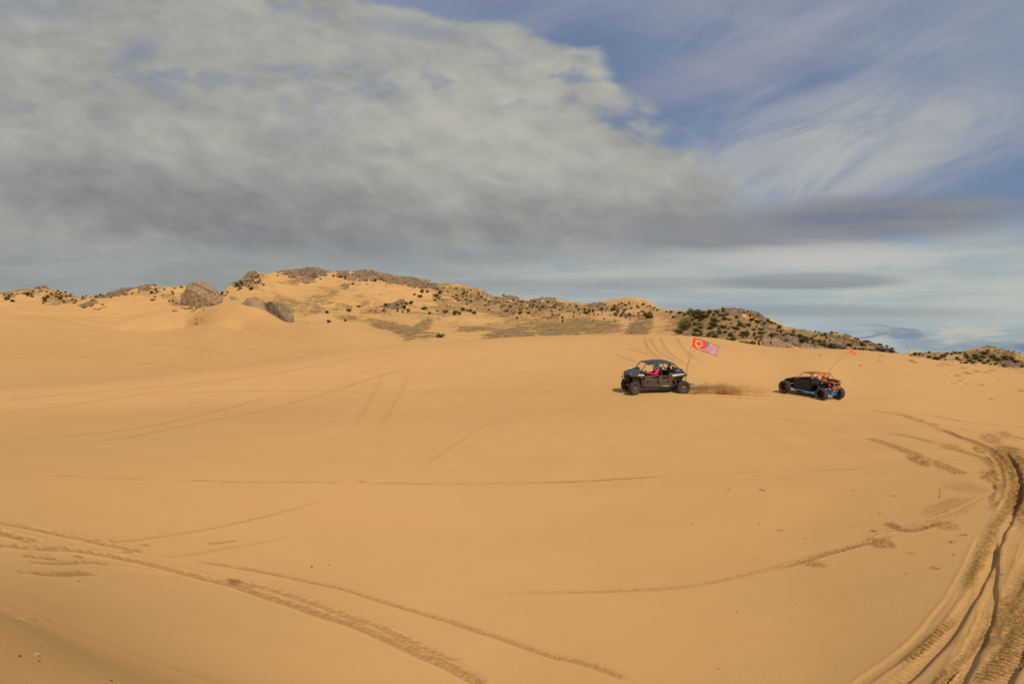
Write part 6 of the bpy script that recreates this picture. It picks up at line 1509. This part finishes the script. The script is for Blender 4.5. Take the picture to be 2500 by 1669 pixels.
# ------------------------------------------------------------------ the following buggy
D2 = 40.5
car2 = empty('dune_buggy')
rl = Vector(((2003.5 - 1250) / F * D2, D2)); h2 = Vector((-.5, .866)); l2 = Vector((-h2.y, h2.x))
c2 = rl + h2 * 1.3 - l2 * .775
M2 = car_frame(c2.x, c2.y, h2.x, h2.y, 2.6, 1.55)
M2 = M2 @ Matrix.Translation((0, 0, -.05)); car2.matrix_world = M2
tag(car2, "black buggy with an orange roll cage and bright blue suspension, seen from its rear left", 'buggy', 'off-road buggies on the dune')
for x_, s, w_, R_, pd in ((1.3, 1, .26, .385, False), (1.3, -1, .26, .385, False), (-1.3, 1, .33, .385, True), (-1.3, -1, .33, .385, True)):
    make_wheel(car2, x_, .775 * s, R_, w_, s, M_RIMB, 0, pd, z=R_ + .05 + (.02 if x_ > 0 else -.02), deep=.5)
MB().hull([(1.35, -.22, .42), (1.35, .22, .42), (.8, -.45, .34), (.8, .45, .34), (-.8, -.48, .34), (-.8, .48, .34), (-1.35, -.2, .42), (-1.35, .2, .42), (1.4, -.25, .62), (1.4, .25, .62), (-1.4, -.22, .60), (-1.4, .22, .60), (.7, -.6, .50), (.7, .6, .5), (-.7, -.6, .5), (-.7, .6, .5)]).build('underbody', M_BLACKP, car2, .02)
MB().hull([(1.62, -.18, .66), (1.62, .18, .66), (1.58, -.30, .80), (1.58, .30, .80), (1.30, -.45, 1.0), (1.30, .45, 1.0), (1.0, -.50, 1.10), (1.0, .50, 1.10), (.52, -.60, 1.16), (.52, .60, 1.16), (.55, -.60, .95), (.55, .60, .95), (1.3, -.4, .66), (1.3, .4, .66)]).build('hood', M_BLACKG, car2, .02)
for s in (1, -1):
    ff = MB().hull([(1.62, .42 * s, .80), (1.45, .66 * s, .92), (1.20, .70 * s, 1.02), (.85, .70 * s, 1.04), (.62, .66 * s, 1.0), (1.50, .34 * s, .86), (1.0, .40 * s, 1.06), (.62, .45 * s, 1.08), (1.55, .50 * s, .76), (1.15, .68 * s, .94)]).build('front_fender', M_BLACKG, car2, .01)
    MB().hull([(1.60, .40 * s, .82), (1.56, .52 * s, .84), (1.62, .38 * s, .76), (1.57, .52 * s, .77), (1.5, .42 * s, .8)]).build('headlight', M_ORANGE, ff)
    dr = MB().prism([(.66, 1.04), (.10, 1.02), (-.55, 1.08), (-.60, .80), (-.50, .52), (.62, .50), (.82, .66), (.80, .86)], .58 * s, .70 * s, .06)
    dro = dr.build('door', M_BLACKG, car2, .01)
    MB().prism([(.60, .86), (.05, .76), (-.50, .80), (-.48, .74), (.05, .69), (.55, .78)], .70 * s, .715 * s).build('door_ridge', M_BLACKP, dro)
    MB().prism([(.55, .66), (.0, .56), (-.44, .62), (-.42, .57), (.0, .51), (.50, .58)], .69 * s, .708 * s).build('door_crease', M_BLACKP, dro)
    MB().tube([(.78, .56 * s, .44), (.66, .68 * s, .42), (-.55, .70 * s, .38), (-.66, .58 * s, .40)], .044).build('rock_slider', M_BLUE, car2)
    rf2 = MB().hull([(-.50, .62 * s, 1.16), (-.50, .70 * s, 1.02), (-1.0, .72 * s, 1.10), (-1.48, .62 * s, 1.08), (-1.55, .50 * s, 1.0), (-1.50, .50 * s, .90), (-1.0, .66 * s, .96), (-.55, .66 * s, .86), (-.95, .50 * s, 1.22), (-1.40, .44 * s, 1.14), (-.6, .5 * s, 1.22)]).build('rear_fender', M_BLACKG, car2, .01)
    if s > 0: letters("MAVERICK", .085, M_BLUE, rf2, (-.78, .725, 1.02))
    MB().sphere((-1.22, .70 * s, 1.05), .038, 2, (1, .3, 1)).build('round_badge', M_YEL, rf2)
    MB().hull([(-1.50, .28 * s, 1.02), (-1.56, .28 * s, .98), (-1.50, .55 * s, 1.05), (-1.57, .52 * s, .98), (-1.54, .28 * s, .92), (-1.56, .50 * s, .92), (-1.45, .4 * s, .98)]).build('tail_light', M_TAIL, car2, .006)
    spring(car2, (1.05, .38 * s, 1.0), (1.26, .56 * s, .50), M_BLUE, R=.05)
    spring(car2, (-.86, .50 * s, 1.0), (-.98, .60 * s, .50), M_BLUE, R=.055)
    MB().tube([(-.48, .50 * s, .42), (-.95, .62 * s, .46), (-1.30, .66 * s, .42)], .042).tube([(-.55, .50 * s, .52), (-.95, .62 * s, .50)], .02).build('trailing_arm', M_BLUE, car2)
    MB().tube([(-1.50, .13 * s, .62), (-1.34, .62 * s, .50)], .020).tube([(-1.50, .13 * s, .46), (-1.34, .62 * s, .38)], .020).tube([(-1.52, .12 * s, .36), (-1.34, .62 * s, .30)], .020).build('radius_rod', M_BLUE, car2)
    MB().tube([(-1.30, .58 * s, .25), (-1.36, .60 * s, .38), (-1.30, .58 * s, .53), (-1.22, .58 * s, .38), (-1.30, .58 * s, .25)], .022).build('hub_carrier', M_BLUE, car2)
    MB().tube([(1.45, .18 * s, .44), (1.32, .64 * s, .36)], .018).tube([(1.1, .18 * s, .44), (1.28, .64 * s, .36)], .018).tube([(1.42, .22 * s, .66), (1.32, .60 * s, .50)], .016).tube([(1.12, .22 * s, .66), (1.28, .60 * s, .50)], .016).build('suspension_arm', M_STEEL, car2)
    MB().tube([(-1.30, .10 * s, .47), (-1.30, .64 * s, .385)], .020).build('drive_shaft', M_BLACKP, car2)
MB().hull([(-1.48, -.16, .64), (-1.48, .16, .64), (-1.56, -.14, .5), (-1.56, .14, .5), (-1.48, -.14, .30), (-1.48, .14, .30), (-1.4, -.2, .4), (-1.4, .2, .4), (-1.4, -.2, .66), (-1.4, .2, .66)]).build('rear_pull_plate', M_BLUE, car2, .01)
for s in (1, -1): MB().tube([(-.98, .52 * s, .98), (-1.30, .30 * s, .74), (-1.50, .14 * s, .62)], .026).build('frame_brace', M_BLUE, car2)
MB().hull([(-.6, -.45, 1.10), (-.6, .45, 1.10), (-1.45, -.42, 1.04), (-1.45, .42, 1.04), (-1.5, -.4, .80), (-1.5, .4, .80), (-.7, -.4, .6), (-.7, .4, .6)]).build('engine_cover', M_BLACKP, car2, .03)
MB().lathe([(.001, -.16), (.085, -.16), (.095, -.12), (.095, .12), (.085, .16), (.001, .16)], (-1.56, .05, .80), 1, 20).build('muffler', M_STEEL, car2)
MB().hull([(.56, -.55, 1.14), (.56, .55, 1.14), (.40, -.55, 1.08), (.40, .55, 1.08), (.45, -.5, .8), (.45, .5, .8), (.6, -.5, .8), (.6, .5, .8)]).build('dashboard', M_BLACKP, car2, .02)
seat(car2, -.20, .30, .60, M_SEAT); seat(car2, -.20, -.30, .60, M_SEAT)
SW2 = Vector((.30, .30, 1.02)); sw = MB(); ring = [SW2 + Vector((math.sin(k / 24 * 6.28319) * .06, math.cos(k / 24 * 6.28319) * .15, math.sin(k / 24 * 6.28319) * .135)) for k in range(25)]
sw.tube(ring, .015).tube([SW2, SW2 + Vector((.18, 0, -.06))], .018).tube([ring[0], ring[12]], .010).tube([ring[6], ring[18]], .010).build('steering_wheel', M_BLACKP, car2)
cg = MB()
for s in (1, -1):
    cg.tube([(.74, .62 * s, .98), (.52, .60 * s, 1.14), (.36, .56 * s, 1.36), (.26, .53 * s, 1.47), (.20, .52 * s, 1.48), (-.72, .50 * s, 1.55), (-.84, .50 * s, 1.54), (-1.02, .50 * s, 1.40), (-1.22, .48 * s, 1.20), (-1.60, .34 * s, 1.14), (-1.74, .30 * s, 1.12)], .024)
    cg.tube([(-.52, .60 * s, 1.10), (-.42, .56 * s, 1.36), (-.36, .51 * s, 1.52)], .024)
    cg.tube([(-.36, .51 * s, 1.52), (-.70, .54 * s, 1.30), (-1.25, .52 * s, 1.14)], .020)
    cg.tube([(-.80, .50 * s, 1.54), (-.74, .55 * s, 1.18)], .020)
    cg.tube([(-1.72, .30 * s, 1.12), (-1.74, .28 * s, .90), (-1.64, .22 * s, .62), (-1.52, .16 * s, .50)], .022)
    cg.tube([(-1.55, .42 * s, 1.20), (-1.78, .34 * s, 1.16)], .016)
for (x_, y_, z_) in ((.22, .52, 1.48), (-.36, .51, 1.52), (-.80, .50, 1.54), (-1.22, .48, 1.20), (-1.74, .30, 1.12), (-1.73, .27, .88), (-1.62, .21, .62), (.52, .6, 1.13)): cg.tube([(x_, -y_, z_), (x_, y_, z_)], .021)
cg.tube([(-.36, -.51, 1.52), (-.80, .50, 1.54)], .017).tube([(-.36, .51, 1.52), (-.80, -.50, 1.54)], .017).tube([(-.82, .50, 1.52), (-1.20, -.46, 1.22)], .017).tube([(-.82, -.50, 1.52), (-1.20, .46, 1.22)], .017)
cg.tube([(-1.73, -.27, .88), (-1.62, .21, .62)], .015)
cg.build('roll_cage', M_ORANGE, car2)
sr = MB(); sheet(sr, [[(.22, y_, 1.515 + .01 * (1 - abs(y_))), (-.10, y_, 1.545 + .01 * (1 - abs(y_))), (-.36, y_, 1.56)] for y_ in (-.50, 0, .50)], .02); sr.build('roof', material('burnt_orange_roof', color=(0.20, 0.065, 0.014), rough=0.5, vary=0.2), car2)
MB().hull([(-1.30, -.30, 1.24), (-1.30, .30, 1.24), (-1.72, -.30, 1.20), (-1.72, .30, 1.20), (-1.3, -.3, 1.30), (-1.3, .3, 1.30), (-1.74, -.28, 1.24), (-1.74, .28, 1.24)]).build('rear_rack', M_BLACKP, car2, .01)
MB().hull([(-1.755, -.22, 1.08), (-1.755, .22, 1.08), (-1.745, -.22, .94), (-1.745, .22, .94), (-1.735, -.22, 1.08), (-1.735, .22, 1.08), (-1.73, -.22, .94), (-1.73, .22, .94)]).build('licence_panel', M_NET, car2)
MB().lathe([(.05, -.06), (.062, -.05), (.062, .05), (.05, .06), (.001, .06), (.001, -.06), (.05, -.06)], (-1.12, .18, 1.30), 1, 16).build('air_intake', M_BLACKP, car2)
Mi2 = M2.inverted(); V2z = lambda X, Y, D: photo_pt(1850 + X / 7.83, 820 + Y / 7.83, D)
whip([V2z(1362, 735, 41.3), V2z(1378, 680, 41.3), V2z(1430, 580, 41.3), V2z(1520, 480, 41.25), V2z(1640, 370, 41.2), V2z(1718, 308, 41.15), V2z(1798, 243, 41.1)], car2, Mi2, .011)
f2 = flag_mesh('pennant_flag', V2z(1722, 312, 41.14), V2z(1868, 362, 41.0), V2z(1896, 320, 41.0), V2z(1796, 245, 41.1), .02, 1.1, M_EMB, 2.2, .02)
tag(f2, "small orange flag bent over on the thin whip of the black buggy", 'flag', 'flags flying from the whips')
M_SUIT = material("black_grey_suit", color=(0.035, 0.032, 0.036), rough=0.8, vary=0.3)
driver("driver in a white helmet and dark suit inside the black buggy", (-.24, .30, .70), SW2, [M_SUIT, M_NET, M_NET], M2, helmet(M_HW), look=0.0)
print('CARS', M1.translation, M2.translation, [project(*(M1 @ Vector(p) - Vector((0, 0, EYE)))) for p in ((1.48, .72, 0), (-1.48, .72, 0))], [project(*(M2 @ Vector(p) - Vector((0, 0, EYE)))) for p in ((1.3, .775, .385), (-1.3, .775, .385), (-1.3, -.775, .385))])

# ------------------------------------------------------------------ sand thrown up behind the front buggy
def build_spray():
    r = np.random.RandomState(7); pts = []; sz = []
    back = np.array(M1.to_3x3() @ Vector((-1, 0, 0))); side = np.array(M1.to_3x3() @ Vector((0, 1, 0))); up = np.array(M1.to_3x3() @ Vector((0, 0, 1)))
    for wy in (.74, -.74):
        c0 = np.array(M1 @ Vector((-1.62, wy, .02)))
        for b in range(170):
            low = b >= 110                                                                    # the older sand has nearly fallen back
            age = r.uniform(.22, .52) if low else r.uniform(0, .36); V = 9.0
            vb = r.uniform(-0.5, 3.0); vu = (abs(r.normal(0, .3)) + .1) if low else abs(r.normal(0, .75)) * min(1.15, .25 + age * 4) + .15; vs = r.normal(0, .5)
            n = r.randint(100, 300)
            t = np.clip(age + r.normal(0, .09, n), 0, .8); k = r.uniform(.15, 1.05, n)          # slower grains lag: they draw the curtain out
            src = c0 + back * (V * age)
            P = src + back[None] * (vb * t * k)[:, None] + side[None] * (vs * t + r.normal(0, .05, n))[:, None]
            P[:, 2] += vu * t * k * 1.4 - 4.9 * (t * k) ** 2 + r.normal(0, .02, n)
            P += r.normal(0, .03, (n, 3)); pts.append(P); sz.append(r.uniform(.0025, .0062, n))
    P = np.concatenate(pts); s = np.concatenate(sz)
    gz = np.array([height(x, y) + EYE for x, y in P[:, :2]]); ok = (P[:, 2] > gz - .01); P = P[ok]; s = s[ok]; n = len(P)
    T = np.array([(1, 1, 1), (-1, -1, 1), (-1, 1, -1), (1, -1, -1)], float)
    V_ = (P[:, None, :] + T[None] * s[:, None, None] * r.uniform(.6, 1.3, (n, 4, 1))).reshape(-1, 3).astype(np.float32)
    f = np.array([(0, 1, 2), (0, 3, 1), (0, 2, 3), (1, 3, 2)]); idx = (np.arange(n)[:, None, None] * 4 + f[None]).reshape(-1).astype(np.int32)
    me = bpy.data.meshes.new("spray"); me.vertices.add(len(V_)); me.vertices.foreach_set("co", V_.ravel())
    me.loops.add(len(idx)); me.loops.foreach_set("vertex_index", idx); nf = len(idx) // 3
    me.polygons.add(nf); me.polygons.foreach_set("loop_start", np.arange(nf, dtype=np.int32) * 3); me.update(calc_edges=True)
    me.materials.append(material("damp_flying_sand", color=(0.68, 0.37, 0.115), rough=0.95, vary=0.25, vscale=3))
    o = bpy.data.objects.new("sand_spray", me); COL.objects.link(o)
    tag(o, "brown sand thrown up by the rear wheels of the grey buggy", 'sand spray', kind='stuff')
    # the finest dust hangs as a thin cloud inside the spray
    bm = bmesh.new(); bmesh.ops.create_icosphere(bm, subdivisions=4, radius=1.0)
    for v in bm.verts:
        k = 1 + .22 * mn.noise(v.co * 2.2); v.co = Vector((v.co.x * 2.1 * k, v.co.y * .95 * k, v.co.z * (.42 + .12 * math.sin(v.co.x * 3 + 1)) * k))
    m = bpy.data.materials.new("thin_dust"); m.use_nodes = True; N = NT(m.node_tree); m.node_tree.nodes.clear()
    tc = N.new('ShaderNodeTexCoord'); x, y, z = N.sep(tc.outputs['Object'])
    ex = N.mul(x, 1 / 2.1); ey = N.mul(y, 1 / .95); ez = N.mul(z, 1 / .46)
    rr_ = N.m('SQRT', N.add(N.mul(ex, ex), N.mul(ey, ey), N.mul(ez, ez)))
    n = N.noise(N.vec(N.mul(x, 2.6), N.mul(y, 1.6), N.mul(z, 1.5)), 1.0, 5.0, 0.65, 0.8)
    dens = N.mul(N.ss(rr_, 1.0, 0.25), N.ss(n, 0.38, 0.66), N.ss(z, .45, -.15), 4.0)
    v = N.new('ShaderNodeVolumePrincipled'); v.inputs['Color'].default_value = (0.82, 0.52, 0.20, 1); v.inputs['Anisotropy'].default_value = 0.1
    N.put(v.inputs['Density'], dens); out = N.new('ShaderNodeOutputMaterial'); N.l.new(v.outputs[0], out.inputs['Volume'])
    o = bm_obj('dust_cloud', bm, m); c = M1 @ Vector((-3.55, .1, 0)); o.location = (c.x, c.y, height(c.x, c.y) + EYE + .22)
    R_ = M1.to_3x3().to_4x4(); o.rotation_euler = R_.to_euler()
    tag(o, "thin brown dust hanging behind the rear wheels of the grey buggy", 'dust', kind='stuff')
build_spray()

# ------------------------------------------------------------------ sprigs, twigs and pebbles lying on the sand
M_STRAW = material("pale_straw", color=(0.62, 0.47, 0.26), rough=0.8, vary=0.2)
M_PEB = material("dark_pebble_stone", color=(0.055, 0.042, 0.040), rough=0.8, vary=0.4, vscale=30, bump=0.4, bscale=60)
def sprig(x, y, w_, label, mat, name='dry_sprig', n=14, tall=.5, seed=0, cat='dry plant'):
    gx, gy = hit(x, y); R = math.hypot(gx, gy); s = .8 * w_ * R / F; r = random.Random(seed); m = MB(); th = max(.0016, .00016 * R)
    for k in range(n):
        a = r.uniform(0, 6.28); L = s * r.uniform(.25, .6); b = Vector((math.cos(a), math.sin(a), 0)); h_ = L * r.uniform(.05, .8) * tall
        p0 = b * s * r.uniform(0, .12); p1 = p0 + b * L * .5 + V3(0, 0, h_); p2 = p1 + b * L * .5 + V3(r.uniform(-.1, .1) * L, r.uniform(-.1, .1) * L, -h_ * r.uniform(-.4, .7))
        m.tube([p0, p1, p2], th, 4, th * .4)
        if r.random() < .6: m.tube([p1, p1 + V3(r.uniform(-1, 1), r.uniform(-1, 1), r.uniform(.1, .8)) * L * .35], th * .7, 3, th * .3)
    o = m.build(name, mat); o.location = ground(gx, gy); tag(o, label, cat, 'dry sprigs lying on the open sand'); return o
for k, (x, y, w_, lab, mt, n, tl) in enumerate([
    (1861, 1196, 30, "dry brown sprig lying just under the line of marks, right of the middle", M_TWIG, 18, .3),
    (1905, 1295, 16, "lone grey sprig on bare sand above the thin curved track", M_TWIG, 14, .5),
    (2084, 1286, 9, "tiny sprig left of the larger twiggy clump beside the thin curved track", M_TWIG, 8, .3),
    (2133, 1297, 22, "bushy grey twig clump just above the thin curved track", M_TWIG, 22, .7),
    (2150, 1254, 14, "flat dark twig at the left tip of the dark churned arc", M_TWIG, 10, .2),
    (2082, 1196, 14, "thin faint twig left of the cracked sand crust", M_TWIG, 8, .2),
    (2186, 1210, 18, "pale upright sprig left of the cracked sand crust", M_STRAW, 12, 1.4),
    (2133, 1222, 8, "tiny brown stub below the faint twig", M_TWIG, 6, .6),
    (2324, 1323, 26, "brown sprig between the thin track and the deep wheel ruts", M_TWIG, 18, .5),
    (2352, 1306, 24, "grey sprig nearest the bend of the deep wheel ruts", M_TWIG, 14, .4),
    (2229, 1350, 30, "straw-tipped sprig low right of the thin curved track", M_STRAW, 18, .7),
    (2283, 1387, 34, "wide flat sprig left of the deep wheel ruts", M_TWIG, 18, .3),
    (2212, 1400, 12, "short bent twig below the wide flat sprig", M_TWIG, 6, .7),
    (1780, 1195, 10, "small dark curled twig just under the line of marks", M_BARK, 9, .6),
    (1758, 1632, 18, "faint looped twig near the bottom edge of the sand", M_TWIG, 8, .2),
    (2490, 1634, 22, "pale straw tuft in the bottom right corner beyond the ruts", M_STRAW, 26, 1.3),
    (2453, 1354, 10, "small pale straw tuft between two deep ruts", M_STRAW, 10, 1.0),
    (2442, 1402, 26, "brown sprig between the two forking ruts", M_TWIG, 16, .4),
    (2424, 1350, 24, "brown twiggy sprig hanging over the fork of the ruts", M_TWIG, 16, .4),
    (45, 1512, 40, "thin pale grass stalks flat on the dark sand at lower left", M_STRAW, 12, .25),
    (85, 1598, 30, "straw litter on the near bank in the bottom left corner", M_STRAW, 9, .2)]):
    sprig(x, y, w_, lab, mt, n=n, tall=tl, seed=300 + k)
def pebble(x, y, w_, label, mat=M_PEB):
    gx, gy = hit(x, y); R = math.hypot(gx, gy); s = w_ * R / F; bm = bmesh.new(); bmesh.ops.create_icosphere(bm, subdivisions=2, radius=.5)
    for v in bm.verts: v.co *= 1 + .25 * mn.noise(v.co * 3 + Vector((x, y, 0)))
    o = bm_obj('pebble', bm, mat, smooth=True); o.scale = (s, s * .7, s * .55); o.location = ground(gx, gy) + Vector((0, 0, s * .12)); o.rotation_euler = (0, 0, x)
    tag(o, label, 'pebble', 'small dark pebbles on the sand')
for x, y, w_, lab in [(761, 1383, 6, "black pebble above the upper rut in the lower left half"), (803, 1379, 4, "small dark pebble right of the black pebble"), (192, 1418, 3.5, "tiny dark pebble under the ruts at the left"),
    (2327, 1354, 4, "round brown pebble left of the fork of the ruts"), (1687, 1279, 3.5, "tiny dark pebble alone on the sand below the hoof marks"), (1853, 1278, 3.5, "tiny pebble up left of the lone grey sprig"),
    (1966, 1314, 3.5, "tiny pebble left of the thin curved track's churned arc"), (48, 1602, 7, "black pebble in the bottom left corner litter"), (96, 1614, 5, "dark pebble right of the bottom left litter"), (271, 1661, 6, "dark pebble at the bottom edge, lower left"),
    (1800, 1492, 3.5, "tiny pebble low in the middle of the open sand"), (85, 1515, 3.5, "tiny pebble right of the pale grass stalks"), (2101, 893, 3.5, "dark pebble on the crest slope below the small orange flag")]: pebble(x, y, w_, lab)
pebble(917, 1090, 3.5, "tiny white pebble alone on the middle of the sand", M_CREAM)
